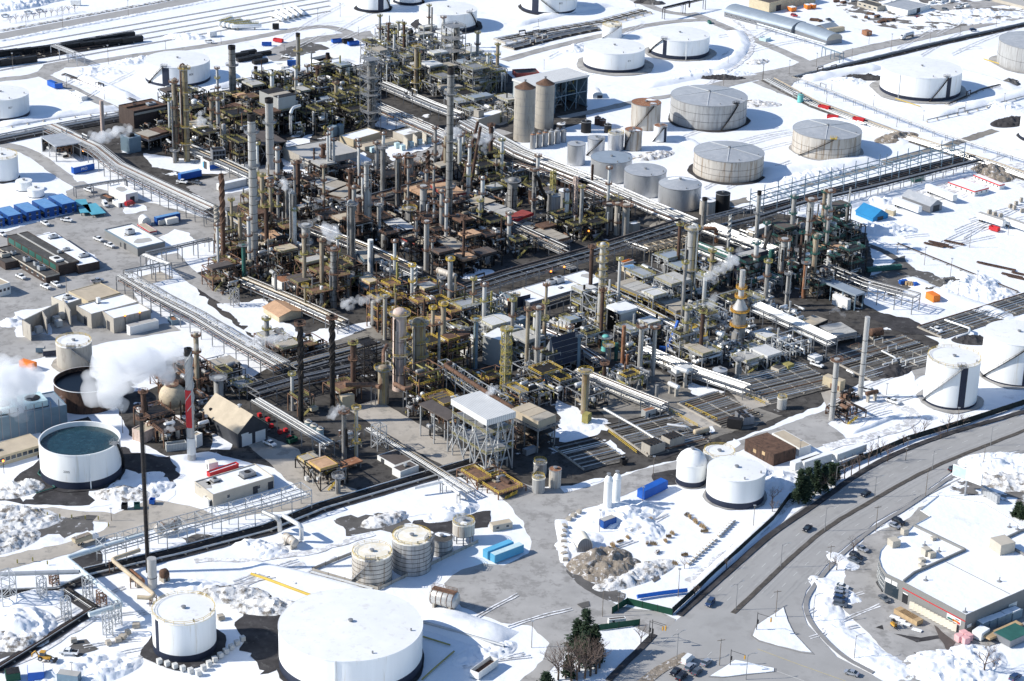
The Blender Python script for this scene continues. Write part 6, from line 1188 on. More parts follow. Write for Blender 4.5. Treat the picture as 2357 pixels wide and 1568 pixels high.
pipeline('blue grey gooseneck pipe beside the white annex',[(2180,1340,1),(2180,1200,1+9),(2215,1180,11),(2240,1230,9)],.4,'galv','11')
def inpoly(x,y,P):
	c=False;j=len(P)-1
	for i in range(len(P)):
		xi,yi=P[i];xj,yj=P[j]
		if(yi>y)!=(yj>y)and x<(xj-xi)*(y-yi)/(yj-yi)+xi:c=not c
		j=i
	return c
AUTO=[]
TALL=[.42]
def unit(c,Lx,Ly,h,pal,railm,framem,word,decks,rz=UA,dens=1.,vess=1):
	T=thing('process_unit',word,'process unit',c,rz,'process units');AUTO.append(T);x0,y0=-Lx/2,-Ly/2
	nx,ny=max(2,int(Lx/6)+1),max(2,int(Ly/6)+1)
	if decks:
		m=MB()
		for i in range(nx):
			for j in range(ny):
				x,y=x0+Lx*i/(nx-1),y0+Ly*j/(ny-1);m.beam((x,y,0),(x,y,h*ru(.75,1.05)),.36)
		for d in range(1,decks+1):
			z=h*d/decks
			for i in range(nx):x=x0+Lx*i/(nx-1);m.beam((x,y0,z),(x,-y0,z),.3)
			for j in range(ny):y=y0+Ly*j/(ny-1);m.beam((x0,y,z),(-x0,y,z),.3)
		for q in range(decks):
			z0_,z1_=h*q/decks,h*(q+1)/decks
			if rnd()<.7:m.beam((x0,y0,z0_),(x0,y0+Ly/(ny-1),z1_),.25)
			if rnd()<.7:m.beam((x0+Lx/(nx-1),y0,z0_),(x0,y0,z1_),.25)
		m.build('frame',framem,T)
		for d in range(1,decks+1):
			if rnd()<.8:
				z=h*d/decks+.16;a=ru(.4,1);b=ru(.45,1);X1,Y1=x0+Lx*a,y0+Ly*b;m=MB();m.box(x0,X1,y0,Y1,z,z+.08);m.build('deck',framem if rnd()<.6 else 'dark_steel',T)
				m=MB();m.rail([(X1,y0,z),(x0,y0,z),(x0,Y1,z),(X1,Y1,z)],1.15,.14,True,2);m.build('railing',railm,T)
	n=int(Lx*Ly*.3*dens*max(.7,h/10))+8
	hash_fill(T,x0,-x0,y0,-y0,.2,h,min(n,150),pal)
	for k in range(vess):
		if rnd()<.6:
			r=ru(.7,1.7);hv=min(h*ru(.5,1.25),16);x,y=ru(x0+1,-x0-1),ru(y0+1,-y0-1);m=MB();m.drum((x,y,.8),(x,y,hv),r,14);m.build('vessel',random.choice([q for q in pal if 'yellow' not in q]),T,True)
	if decks and rnd()<.3:
		m=MB();a,b=ru(.5,1),ru(.5,1);m.box(x0,x0+Lx*a,y0,y0+Ly*b,h+.3,h+1.3);m.build('roof',random.choice(('roof_panel','roof_tan','rust_plate','roof_brown','roof_panel_grey','roof_copper')if 'brown_rust' in pal else('roof_panel','roof_panel_grey','roof_pale','roof_bluegrey')),T)
	if rnd()<TALL[0]:
		r=ru(.55,1.15);hv=ru(15,30);x,y=ru(x0,-x0),ru(y0,-y0);m=MB();m.lathe([(r*1.1,0),(r,2),(r,hv),(r*.6,hv+r*.5),(.01,hv+r*.6)],14,(x,y));v=m.build('column',random.choice(('column_grey','column_light','column_grey','column_tan','brown_rust','insul')),T,True)
		for k in range(random.choice((1,2,3))):
			z=hv*(.97-.27*k);m=MB();m.lathe([(r,z),(r+.9,z),(r+.9,z+.15),(r,z+.15)],12,(x,y),False);m.rail([(x+(r+.9)*math.cos(q*PI/5),y+(r+.9)*math.sin(q*PI/5),z)for q in range(10)],1.1,.1,True);m.build('platform',railm if rnd()<.6 else 'rust_pipe',v)
	if rnd()<.5:
		x,y=ru(x0,-x0),ru(y0,-y0);m=MB();m.tube([(x,y,0),(x,y,h*ru(1.2,1.7))],ru(.25,.5),8);m.build('vent_pipe',random.choice(pal),T,True)
	if railm.startswith('yellow')and rnd()<.6:
		m=MB();k=9;sx=ru(x0,0)
		for i in range(k):m.box(sx+i*.6,sx+i*.6+.6,y0-1.1,y0-.1,h*.5*i/k,h*.5*i/k+.15)
		m.rail([(sx,y0-1.1,0),(sx+k*.6,y0-1.1,h*.5)],1.1,.12);m.build('stair',railm,T)
	return T
ZONES=[([(285,275),(400,245),(470,225),(560,232),(650,215),(660,300),(600,385),(470,375),(340,345)],PAL_R,6,14,'dark_steel','yellow_green',13,'dark steel process unit'),([(655,215),(760,195),(830,215),(825,300),(740,325),(660,310)],PAL_G,8,16,'dark_steel','yellow_green',12,'dark framed yellow railed unit'),([(830,160),(900,105),(1000,110),(1090,150),(1145,175),(1130,212),(1080,225),(985,205),(900,225),(840,215)],PAL_G+PAL_Y,6,16,'steel','yellow_green',12.5,'grey framed process unit'),([(985,205),(1080,225),(1140,215),(1180,235),(1175,290),(1090,285),(1060,265)],PAL_G,4,8,'galv','yellow_green',14,'low grey process unit'),([(495,560),(570,545),(600,430),(650,440),(650,540),(720,590),(790,640),(830,690),(760,720),(640,690),(560,690),(490,670)],PAL_R,5,13,'rust_pipe','yellow_green',12,'rusty steel process unit'),([(640,430),(720,405),(860,400),(1010,390),(1060,520),(1140,560),(1150,610),(1010,660),(880,650),(790,600),(690,530)],PAL_R,5,12,'dark_steel','rust_pipe',12,'rust brown process unit'),([(1050,370),(1110,335),(1180,355),(1330,410),(1460,480),(1400,530),(1330,560),(1200,600),(1100,550)],PAL_R+PAL_G,5,12,'dark_steel','yellow_green',12,'dark rusty process unit'),([(600,800),(700,810),(840,800),(880,860),(840,920),(760,930),(700,980),(640,940),(590,860)],PAL_R,5,12,'rust_pipe','yellow_green',12,'brown stained process unit'),([(850,700),(960,690),(1040,720),(1070,800),(1060,900),(1010,970),(930,970),(860,900)],PAL_R+['yellow_green','yellow_green'],6,16,'rust_pipe','yellow',11,'yellow railed rusty unit'),([(1040,700),(1160,700),(1230,740),(1380,700),(1390,780),(1330,850),(1240,880),(1130,860),(1060,850)],PAL_Y,5,13,'galv','yellow_green',11.5,'yellow railed grey unit'),([(1380,700),(1480,650),(1640,730),(1700,820),(1600,880),(1460,890),(1340,870),(1380,800)],PAL_Y+PAL_G,5,12,'galv','yellow_green',12,'grey steel pipework unit'),([(1480,580),(1580,550),(1650,560),(1660,640),(1640,720),(1540,660)],PAL_T+PAL_Y,5,11,'galv','yellow_green',12,'teal and grey process unit'),([(1680,560),(1780,590),(1850,530),(1930,530),(1985,560),(1960,620),(1940,690),(1820,700),(1740,690),(1680,640)],PAL_T+PAL_R,6,15,'dark_steel','green_steel',11.5,'green railed process unit'),([(1640,740),(1720,700),(1850,760),(1960,770),(2040,790),(1960,850),(1860,850),(1760,880),(1690,850)],PAL_W,4,9,'galv','yellow_green',12.5,'pale steel pipework unit'),([(1180,890),(1340,870),(1480,890),(1530,920),(1420,960),(1330,930),(1200,960)],PAL_R+PAL_Y,4,9,'steel','yellow',12,'low stained pipework unit'),([(700,1050),(790,1010),(860,1010),(850,1070),(830,1115),(720,1110)],PAL_R,4,8,'dark_steel','yellow',11,'dark stained pump unit'),([(365,890),(430,860),(480,890),(560,900),(540,960),(470,1010),(380,1030),(350,980)],PAL_R,4,9,'rust_pipe','rust_pipe',12,'grey brown pump unit'),([(490,840),(560,800),(640,850),(600,920),(540,910)],PAL_G,4,8,'steel','yellow_green',12,'steam shrouded pump unit'),([(1060,860),(1180,900),(1220,1000),(1150,1060),(1080,1010),(1010,970)],PAL_R+PAL_Y,4,8,'rust_pipe','yellow',12,'dark shaded process unit'),([(1920,880),(1990,860),(2020,900),(1960,960),(1900,950)],['brown_rust','dark_steel','rust_pipe','dark_steel'],3,6,'brown_rust','yellow',11,'rusty steel platform unit'),([(1000,1120),(1100,1080),(1200,1130),(1180,1170),(1080,1160)],PAL_R+['yellow'],2,4,'rust_pipe','yellow',13,'low ground pipe manifold'),]
def free(p,r):
	for x,y,q in OCC:
		if(p[0]-x)**2+(p[1]-y)**2<(q+r)**2:return False
	for a,b,w in RK:
		d=b-a;t=max(0,min(1,(p-a).dot(d)/max(1e-6,d.length_squared)))
		if((a+d*t)-p).to_2d().length<w+r:return False
	return True
def fill_zones():
	for zi,(poly,pal,h0,h1,sp,rl,stp,word)in enumerate(ZONES):
		TALL[0]=(20,15,20,0,50,50,50,35,30,40,35,30,50,10,10,10,15,10,15,0,0)[zi]/100
		stp*=.93;W=[gp(None,*p)for p in poly];P=[(w.dot(UU),w.dot(VV))for w in W];u0,u1=min(p[0]for p in P),max(p[0]for p in P);v0,v1=min(p[1]for p in P),max(p[1]for p in P);u=u0+stp/2
		while u<u1:
			v=v0+stp/2
			while v<v1:
				a,b=u+ru(-1.5,1.5),v+ru(-1.5,1.5)
				if inpoly(a,b,P):
					c=UU*a+VV*b;ok=None
					for s in(.56,.42,.28):
						if free(c,stp*s*.72):ok=s;break
					if ok:
						L=stp*ok*2*.92
						if ok<.35:hash_fill(None,-L/2,L/2,-L/2,L/2,.2,ru(h0,h1)*.6,34,pal,True,c);v+=stp;continue
						h=ru(h0,h1)*(1 if ok>.4 else .7);d=max(1,int(h/4.5))if rnd()<.82 else 0
						unit(c,L*ru(.85,1.1),L*ru(.75,1.1),h,pal,rl,sp,('tall ' if h>11 else '')+word,d,dens=1.2 if ok>.3 else 1.5)
				v+=stp
			u+=stp
fill_zones()
m=MB();K=list(SINK)
for i,k in enumerate(K):m.cur=i;m.add(SINK[k].v,SINK[k].f)
o=m.build('plant_pipework',K);o['kind']='stuff';o['label']='tangle of small pipes and valves between the process units';o['category']='pipework'
PROTO={}
def wheels(T,xs,y,r,w=.28):
	for x in xs:
		for s in(-1,1):
			m=MB();m.tube([(x,s*y-w/2,r),(x,s*y+w/2,r)],r,14);k=m.build('wheel','tyre',T);m=MB();m.tube([(x,s*y-w/2-.01,r),(x,s*y+w/2+.01,r)],r*.55,10);m.build('rim','galv',k)
def body(T,prof,w,m0,name='body',taper=.9,z0=.3):
	m=MB();n=len(prof);vs=[]
	for s in(-1,1):
		for x,z in prof:k=w/2*(1 if z<1.05 else taper);vs.append((x,s*k,z))
	m.add(vs,[tuple(range(n))[::-1],tuple(range(n,2*n))]+[(i,(i+1)%n,n+(i+1)%n,n+i)for i in range(n)]);return m.build(name,m0,T)
def make_vehicle(kind,m0,label,loc,rz):
	cat={'sedan':'car','suv':'car','pickup':'pickup','van':'van','tanker':'tanker truck','dump':'dump truck','loader':'backhoe loader','forklift':'forklift'}[kind]
	T=thing({'sedan':'parked_car','suv':'parked_car','pickup':'pickup_truck','van':'van','tanker':'tanker_truck','dump':'dump_truck','loader':'backhoe_loader','forklift':'forklift'}[kind],label,cat,loc,rz,None)
	if kind in('sedan','suv','pickup','van'):
		L,w,H_,lower,cab={'sedan':(4.6,1.85,1.45,[(-2.3,.3),(2.3,.3),(2.3,.75),(1.2,.95),(-1.6,1.0),(-2.3,.9)],[(1.25,.95),(.45,1.45),(-.95,1.45),(-1.75,.98)]),'suv':(4.7,1.95,1.75,[(-2.35,.35),(2.35,.35),(2.35,.95),(1.3,1.1),(-2.3,1.1)],[(1.35,1.1),(.6,1.72),(-2.,1.72),(-2.3,1.1)]),'pickup':(5.8,2.,1.85,[(-2.9,.45),(2.9,.45),(2.9,1.05),(1.6,1.2),(-2.9,1.2)],[(1.6,1.2),(.9,1.85),(-.6,1.85),(-.75,1.2)]),'van':(5.4,2.05,2.3,[(-2.7,.4),(2.7,.4),(2.7,1.),(2.,1.2),(-2.7,1.2)],[(2.,1.2),(1.3,2.3),(-2.65,2.3),(-2.7,1.2)])}[kind]
		body(T,lower,w,m0)
		c=body(T,cab,w*.97,'glass' if kind!='van' else m0,'cabin',.86);m=MB();xs=[p[0]for p in cab if p[1]>1.3];m.box(min(xs)+.02,max(xs)-.02,-w*.41,w*.41,H_,H_+.05);m.build('roof',m0,T)
		m=MB()
		for x in([-.2,min(xs)+.1]if kind!='van' else[.7]):
			for s in(-1,1):m.beam((x,s*w*.47,1.05),(x,s*w*.425,H_),.12)
		m.build('pillar',m0,c)
		if kind=='van':m=MB();m.add([(2.02,-.85,1.25),(2.02,.85,1.25),(1.36,.8,2.2),(1.36,-.8,2.2)],[(0,1,2,3)]);m.build('windscreen','glass',T)
		if kind=='pickup':m=MB();m.box(-2.75,-.85,-.82,.82,1.15,1.21);m.build('cargo_bed','dark_steel',T)
		wheels(T,(L*.3,-L*.3),w/2-.1,.36)
		for s in(-1,1):
			m=MB();m.box(L/2-.02,L/2+.04,s*w*.36-.2,s*w*.36+.2,.62,.82);m.build('headlight','insul_bright',T)
			m=MB();m.box(-L/2-.04,-L/2+.02,s*w*.36-.15,s*w*.36+.15,.7,.9);m.build('tail_light','red',T)
	elif kind=='tanker':
		m=MB();m.drum((-8,0,2.2),(1.5,0,2.2),1.15,18);m.build('tank_trailer','tank_silver',T,True);m=MB();m.box(-8,3,-.5,.5,.8,1.05);m.build('chassis','dark_steel',T)
		body(T,[(2,.7),(5.6,.7),(5.6,1.9),(4.3,2.1),(3.9,3.1),(2,3.2)],2.4,m0,'cab',.95);m=MB();m.add([(4.33,-1,2.12),(4.33,1,2.12),(3.95,.95,3),(3.95,-.95,3)],[(0,1,2,3)]);m.build('windscreen','glass',T);wheels(T,(4.8,2.2,-5.6,-6.9),1.05,.5)
	elif kind=='dump':
		body(T,[(-4.6,1.3),(1.6,1.1),(1.9,2.7),(-4.9,2.7)],2.5,'tan_wall','dump_body',1.);m=MB();m.box(-4.6,1.5,-1.1,1.1,2.71,2.9);m.build('load','soil_pile',T);body(T,[(2.,.8),(4.4,.8),(4.4,1.9),(3.6,2.1),(3.3,2.9),(2.,2.9)],2.4,m0,'cab',.95);wheels(T,(3.6,-2,-3.3),1.05,.5)
	elif kind=='loader':
		body(T,[(-2,.7),(1.9,.7),(1.9,1.5),(.4,1.7),(-2,1.5)],1.5,'amber','body');body(T,[(.3,1.6),(.1,2.9),(-1.4,2.9),(-1.5,1.6)],1.4,'glass','cabin');m=MB();m.box(-1.5,.2,-.8,.8,2.9,3.02);m.build('cabin_roof','amber',T)
		m=MB();m.beam((1.2,-.6,1.4),(3,-.6,.8),.2);m.beam((1.2,.6,1.4),(3,.6,.8),.2);m.prism([(2.9,-1.1),(3.7,-1.1),(3.7,1.1),(2.9,1.1)],.2,.9);m.build('front_bucket','dark_steel',T);m=MB();m.tube([(-2,0,1.2),(-3,0,2.8),(-4.2,0,1.7),(-4.3,0,.5)],.2,6);m.build('digger_arm','amber',T);wheels(T,(-1.2,),.85,.75,.45);wheels(T,(1.4,),.8,.5,.35)
	else:
		body(T,[(-1.3,.5),(1,.5),(1,1.1),(-.3,1.3),(-1.3,1.3)],1.2,'amber','body');m=MB()
		for x in(-1,.6):
			for s in(-.5,.5):m.beam((x,s,1.1),(x,s,2.2),.1)
		m.box(-1.1,.7,-.55,.55,2.2,2.3);m.build('overhead_guard','dark_steel',T);m=MB();m.beam((1.1,-.35,.2),(1.1,-.35,2.8),.14);m.beam((1.1,.35,.2),(1.1,.35,2.8),.14);m.beam((1.1,-.35,.25),(2.2,-.35,.25),.12);m.beam((1.1,.35,.25),(2.2,.35,.25),.12);m.beam((1.1,-.4,1.5),(1.1,.4,1.5),.14);m.build('mast','dark_steel',T);wheels(T,(.7,-.9),.5,.32)
	return T
def veh(kind,m0,rc,x,y,dx,dy,label,group):
	p=gp(rc,x,y);q=gp(rc,x+dx,y+dy);rz=math.atan2(q.y-p.y,q.x-p.x);p.z=.06+PZ[0];k=(kind,m0)
	if k in PROTO:dup(PROTO[k],p,rz,label,group)
	else:T=make_vehicle(kind,m0,label,p,rz);PROTO[k]=T;T['group']=group
RD=('van','car_white','32',1598,1395,60,-52),('sedan','car_silver','32',1762,1412,60,-50),('suv','car_silver','32',1620,1455,60,-52),('sedan','car_black','32',1490,1495,-60,50),('sedan','car_grey','32',1680,1492,60,-52),('suv','car_black','32',1545,1540,60,-52)
for a,l in zip(RD,('white van at the head of the queue by the median','silver saloon in the lane beside the small island','silver estate car behind the white van','black saloon beside the grassy median, bottom','dark grey saloon behind the silver estate car','black estate car last in the queue, bottom edge')):veh(*a,l,'cars at the junction')
for a,l in zip((('suv','car_blue','32',1797,885,-55,60),('sedan','car_black','33',440,225,-55,45),('sedan','car_black','23',955,1462,-60,32),('suv','car_black','23',1735,1245,60,-20),('sedan','car_silver','33',830,1505,-70,-20)),('blue grey car heading down to the junction','black car on the far carriageway above the merchant','black car beside the pines on the highway','black car on the near carriageway at right','silver blue car turning on the lower side road')):veh(*a,l,'cars on the highway')
for i,(k,mm,y)in enumerate((('sedan','car_white',738),('sedan','car_silver',775),('suv','car_silver',812),('suv','car_blue',850),('suv','car_grey',895))):veh(k,mm,'33',745-i*4,y,90,18,['white','silver','pale silver','dark blue','dark grey'][i]+' car in the row of five parked cars','row of five parked cars')
for a,l in zip((('suv','car_black','33',870,472,70,30),('sedan','car_grey','33',855,508,70,30),('sedan','car_silver','33',925,405,60,30),('suv','car_black','33',1245,165,60,25),('sedan','car_silver','33',1210,200,60,25),('sedan','car_grey','33',1120,845,50,38),('suv','car_blue','33',2275,1545,60,-40)),('black car in the pair beside the snow bank','dark grey car in the pair beside the snow bank','silver car parked under the reddish bare tree','black car behind the curved glass corner','silver car behind the curved glass corner','dark car parked at the warehouse entrance','dark blue car at the bottom right corner')):veh(*a,l,'cars parked at the merchant')
W_=[('10',870,718,60,25),('10',970,772,60,25),('10',590,548,70,10),('10',400,578,50,28),('10',185,1050,55,28),('10',495,1118,50,30),('10',405,1138,55,25),('10',785,283,50,20),('10',1610,210,60,10),('10',2068,112,50,30),('10',15,672,50,25),('00',1850,382,70,5),('01',290,515,60,10),('11',2070,1292,60,22),('21',145,1018,60,28),('23',525,322,60,20),('23',1195,645,60,22),('23',985,550,60,10),('13',1580,1518,50,20),('30',610,1325,-70,-4),('03',945,1130,60,10),('03',1600,28,50,10),('03',1810,62,60,-8),('03',1770,78,60,-8),('00',45,152,40,-4),('00',250,122,40,-4),('00',350,106,40,-4),('03',2000,4,60,10)]
for a in W_:veh('pickup','car_white',*a,'white pickup','white works pickups')
for a,l in zip((('pickup','car_silver','10',860,1088,70,-12),('pickup','car_grey','10',1740,218,60,12),('van','car_white','10',930,412,35,40),('van','car_red','10',1150,408,60,-18),('tanker','car_white','03',1310,345,-80,22),('dump','car_white','30',760,335,80,-28),('loader','amber','30',400,1380,70,10),('forklift','amber','33',1205,1085,30,25),('suv','car_blue','03',1905,278,70,-5),('suv','car_blue','03',1690,14,50,10),('sedan','car_red','03',1410,165,50,-8),('sedan','car_black','03',632,187,40,12),('suv','car_red','03',325,150,40,6),('suv','car_grey','03',1660,98,40,8)),('silver pickup below the dark brick works','dark grey pickup beside the blue container','white van before the teal canopy','dark red van beside the concrete block building','silver tanker lorry with white cab at the top right','white cabbed tipper lorry by the lattice pipe rack','yellow backhoe loader at the lower left','yellow forklift on the merchant yard','dark blue car on the far upper right road','blue car among the top right yard vehicles','red car beside the white workshop','black car on the slush by the tan hall','red car between the tan hall and arched warehouse','grey car on the top right yard')):veh(*a,l,'works vehicles')
def cont(label,rc,a,b,w,h,m0,top=None,kind='container',wh=False,open_=False,txt=None):
	pa,pb=gp(rc,*a),gp(rc,*b);d=pb-pa;L=d.length;rz=math.atan2(d.y,d.x);z0=1.1 if wh else .12
	T=thing({'container':'container','trailer':'semi_trailer','skip':'waste_skip','cooler':'cooler_box'}[kind],label,{'skip':'skip','cooler':'cooler'}.get(kind,kind),(pa.x,pa.y,PZ[0]),rz,'containers and trailers')
	m=MB()
	if open_:
		t=.15;m.box(0,L,0,w,z0,z0+.2)
		for q in((0,L,0,t),(0,L,w-t,w),(0,t,t,w-t),(L-t,L,t,w-t)):m.box(*q,z0+.2,z0+h)
		m.build('shell',m0,T);m=MB();m.box(.2,L-.2,.2,w-.2,z0+.21,z0+h*.45);m.build('load',top or 'soil_pile',T)
	else:
		m.box(0,L,0,w,z0,z0+h);m.build('shell',m0,T);m=MB();m.box(.1,L-.1,.1,w-.1,z0+h+.004,z0+h+.08);m.build('roof',top or m0,T)
		m=MB();m.box(-.05,-.01,.15,w-.15,z0+.1,z0+h-.15);m.build('door',m0,T)
		if kind=='cooler':
			for i in range(int(L/1.6)):m=MB();m.box(i*1.6+.3,i*1.6+1.3,.2,w-.2,z0+h+.09,z0+h+.5);m.build('fin_unit','dark_steel',T)
	if wh:
		for x in(L*.8,L*.88):
			for s in(.2,w-.2):m=MB();m.tube([(x,s-.15,.5),(x,s+.15,.5)],.5,12);m.build('wheel','tyre',T)
		m=MB();m.box(.3,L-.3,w*.3,w*.7,.75,1.09);m.build('chassis','dark_steel',T)
	if txt:
		m=text_mb(*txt);m.v=[(L*.5+x,-.02,z0+h*.48+y)for x,y,q in m.v];m.build('lettering','white_paint',T)
	occ((pa+pb)/2,L*.3);return T
for a in(('left half of a blue container pair on the snow','00',(418,762),(486,790),2.6,2.9,'blue'),('right half of a blue container pair on the snow','00',(488,792),(556,788),2.6,2.9,'blue','roof_bluegrey'),('blue container lettered PRO with a snowy top','10',(655,132),(838,92),2.6,3.2,'blue','snow'),('blue container beside two parked pickups','10',(1600,190),(1785,152),2.8,3.2,'blue','blue_roof'),('long white trailer cabin behind the brown twisted chimney','10',(1945,285),(2185,230),3,3.2,'white_wall','snow'),('dark blue container behind two small white trailers','10',(1390,585),(1597,540),2.8,3.4,'blue_clad','blue_roof'),('small white site trailer by the dark blue container','10',(1478,586),(1580,564),2.6,2.6,'white_wall','cream_roof'),('smaller pale box trailer by the dark blue container','10',(1408,588),(1462,576),2.4,2.2,'cladding','white_roof'),('large bright blue container beside bullet tanks','22',(1215,1508),(1422,1408),3.4,3.2,'blue','blue'),('further of two sky blue containers','31',(2072,492),(2300,402),2.6,2.9,'sky_blue','sky_blue'),('nearer of two sky blue containers','31',(2135,525),(2390,428),2.6,2.9,'sky_blue','pale_blue'),('small blue container with white sign by the pond','32',(858,220),(968,178),2.6,2.8,'blue_clad','roof_gravel'),('navy waste container left of grey concrete tank','20',(385,240),(512,228),2.6,2.2,'navy_band','roof_gravel'),('teal waste container behind the navy one','20',(318,205),(395,205),2.6,2,'steel_blue','roof_gravel'),('orange box shelter beside the steam','20',(290,365),(330,345),7,2.8,'orange','orange'),('green skip box beside the pipe run far right','13',(1375,205),(1470,190),2.6,2.8,'green_steel','green_steel'),('orange container behind the tanker lorry','03',(965,325),(1012,318),5,2.8,'bright_rust','bright_rust'),('left orange container by the tan hall','03',(300,110),(345,104),4.5,2.6,'orange','snow'),('middle orange container by the tan hall','03',(440,88),(475,84),4,2.6,'orange','snow'),('right orange container by the tan hall','03',(490,84),(520,80),4,2.6,'orange','snow'),('low beige container by the grey gabled shed','03',(630,302),(770,282),2.6,2.8,'tan_wall','roof_tan'),('blue box with pale emblem by the cream cabin','01',(300,592),(378,592),3,3,'blue_clad','blue_clad'),('white box trailer at the top left corner','00',(625,52),(708,55),2.6,3,'white_wall','snow'),('white tank container by yellow walkways at the top','00',(1855,335),(1918,325),3.4,3,'white_wall','snow'),('black equipment box at the top beside white cabins','01',(170,265),(228,265),3,3,'black','dark_steel'),('green roofed container at the merchant yard corner','33',(2230,1270),(2420,1185),7,2.2,'shed_grey','green_steel'),('white container beside the pink insulation stacks','33',(1975,1215),(2048,1165),3.5,2.6,'white_wall','snow'),('grey container with blue end at the bottom edge','30',(505,1575),(690,1600),3,2.8,'steel_blue','roof_gravel'),('white and blue container at the bottom left edge','30',(250,1570),(395,1556),5,2.8,'blue','white_roof'),('green dark container at the bottom left corner','30',(60,1575),(185,1556),4,2.4,'fence_green','dark_steel'),('black generator box, front left of three','22',(1945,868),(2072,885),3,3.6,'black','dark_steel'),('yellow generator box beside the lone yellowish column','22',(662,822),(715,835),3.4,3.4,'yellow_green','yellow_green')):
	cont(*a,**({'txt':('PRO',1.9)}if 'PRO' in a[0]else{}))
for a in(('grey generator box, rear left of three','22',(2040,812),(2135,802),3,3,'shed_grey'),('grey generator box, right of three','22',(2090,850),(2185,835),3,3,'shed_grey'),('left concrete ribbed cooler at the trench end','22',(1265,1115),(1400,1070),5,3.6,'concrete'),('right concrete ribbed cooler at the trench end','22',(1440,1058),(1570,1015),5,3.6,'concrete')):cont(*a,kind='cooler')
for a in(('upper of three white trailers by the pines','23',(700,1195),(960,1100),2.7,3,'white_wall','white_roof'),('middle of three white trailers by the pines','23',(410,1265),(655,1185),2.7,3,'white_wall','white_roof'),('lower left of three white trailers by the pines','23',(330,1275),(560,1185),2.7,3,'white_wall','white_roof'),('white trailer beside the grey gabled shed','13',(1450,485),(1225,402),2.7,3,'white_paint','white_roof'),('long white trailer cabin left of the red trimmed offices','13',(1760,382),(1515,282),3,3,'white_wall','snow'),('white trailer with orange stripe on the storage yard','13',(2190,605),(1965,532),2.7,3,'white_paint','roof_gravel'),('white trailer cut by the right edge, storage yard','13',(2420,652),(2200,575),2.7,3,'white_paint','roof_gravel'),('brown flatbed trailer loaded beside the warehouse','33',(2050,1232),(2345,1100),3,.6,'timber','timber')):cont(*a,kind='trailer',wh=True)
for a in(('first of three red skips beside the tank road','03',(533,962),(628,982),2.6,1.8,'red','soil_pile'),('second of three red skips beside the tank road','03',(612,1055),(712,1065),2.6,1.8,'red','soil_pile'),('third of three red skips beside the tank road','03',(838,1070),(935,1090),2.6,1.8,'red','snow'),('red skip on the slush loop at the top','01',(172,372),(250,384),2.6,1.8,'red','snow'),('blue skip left of the red one at the top','01',(75,412),(162,412),2.6,1.8,'blue','snow'),('blue skip left of the black skips at the top','01',(702,388),(785,380),2.6,2,'blue','black'),('black skip among blue skips at the top','01',(800,392),(890,380),2.6,2.2,'black','black'),('blue skip in front of the black skip','01',(848,412),(940,400),2.6,2,'blue','black'),('red skip on the snowy storage yard','13',(2042,622),(2120,645),2.6,1.8,'red','snow'),('grey open skip of rusty scrap, lower centre','31',(1990,1555),(2165,1430),3.2,2.4,'white_wall','rust_plate'),('green skip by the beige snowy building','30',(1185,45),(1240,42),2.4,1.6,'green_steel','black'),('black skip by the beige snowy building','30',(1072,48),(1125,48),2.4,1.6,'black','black'),('blue bin by the tall black stack','20',(1318,1545),(1362,1548),2.2,1.6,'blue','blue'),('dark green skip beside the white pickup','21',(325,1012),(395,985),2.4,1.5,'fence_green','dark_soil'),('black skip at the kerb corner','22',(1020,1198),(1066,1192),2.4,1.8,'black','black')):cont(*a,kind='skip',open_=True)
def pole(rc,x,yb,yt,kind='mast'):
	p=gp(rc,x,yb);h=max(5,zat(rc,x,yt,p.y));lab={'mast':'thin dark light mast','lamp':'street lamp with one curved arm','twin':'street lamp with two curved arms','wood':'wooden pole with a crossarm','sig':'traffic signal on a dark post'}[kind];p.z=.05;k=('pole',kind);rz={'lamp':.4,'twin':.75,'wood':.3,'sig':-.6}.get(kind,0)
	if k in PROTO:return AUTO.append(dup(PROTO[k],p,rz,lab,lab+'s',sc=(1,1,h/10)))
	T=thing({'mast':'light_mast','lamp':'street_lamp','twin':'street_lamp','wood':'utility_pole','sig':'traffic_light'}[kind],lab,{'mast':'light mast','wood':'utility pole','sig':'traffic light'}.get(kind,'street lamp'),p,rz,lab+'s');T.scale=(1,1,h/10);PROTO[k]=T
	m=MB();m.tube([(0,0,0),(0,0,10)],.14,6,.09);m.build('pole',{'wood':'pole_wood','mast':'pole_wood','sig':'black'}.get(kind,'steel'),T)
	if kind=='mast':m=MB();m.box(-.5,.5,-.12,.12,9.6,10.1);m.build('lamp_head','galv',T)
	for s in{'lamp':(1,),'twin':(1,-1)}.get(kind,()):
		m=MB();m.tube([(0,0,9.2),(s*.5,0,9.8),(s*1.4,0,10.1),(s*2.6,0,10)],.08,5);m.build('arm','steel',T);m=MB();m.box(min(s*2.4,s*3.2),max(s*2.4,s*3.2),-.15,.15,9.9,10.03);m.build('lamp_head','galv',T)
	if kind=='wood':
		m=MB();m.beam((-1.3,0,9.4),(1.3,0,9.4),.16);m.build('crossarm','pole_wood',T)
	if kind=='sig':
		m=MB();m.beam((0,0,9.3),(5,0,9.6),.12);m.build('mast_arm','black',T)
		for x in(0.25,4.8):
			m=MB();m.box(x-.2,x+.2,-.2,.2,7.2,9.2)if x>1 else m.box(x-.2,x+.2,-.2,.2,4,6);b=m.build('signal_head','amber' if x>1 else 'black',T)
	AUTO.append(T)
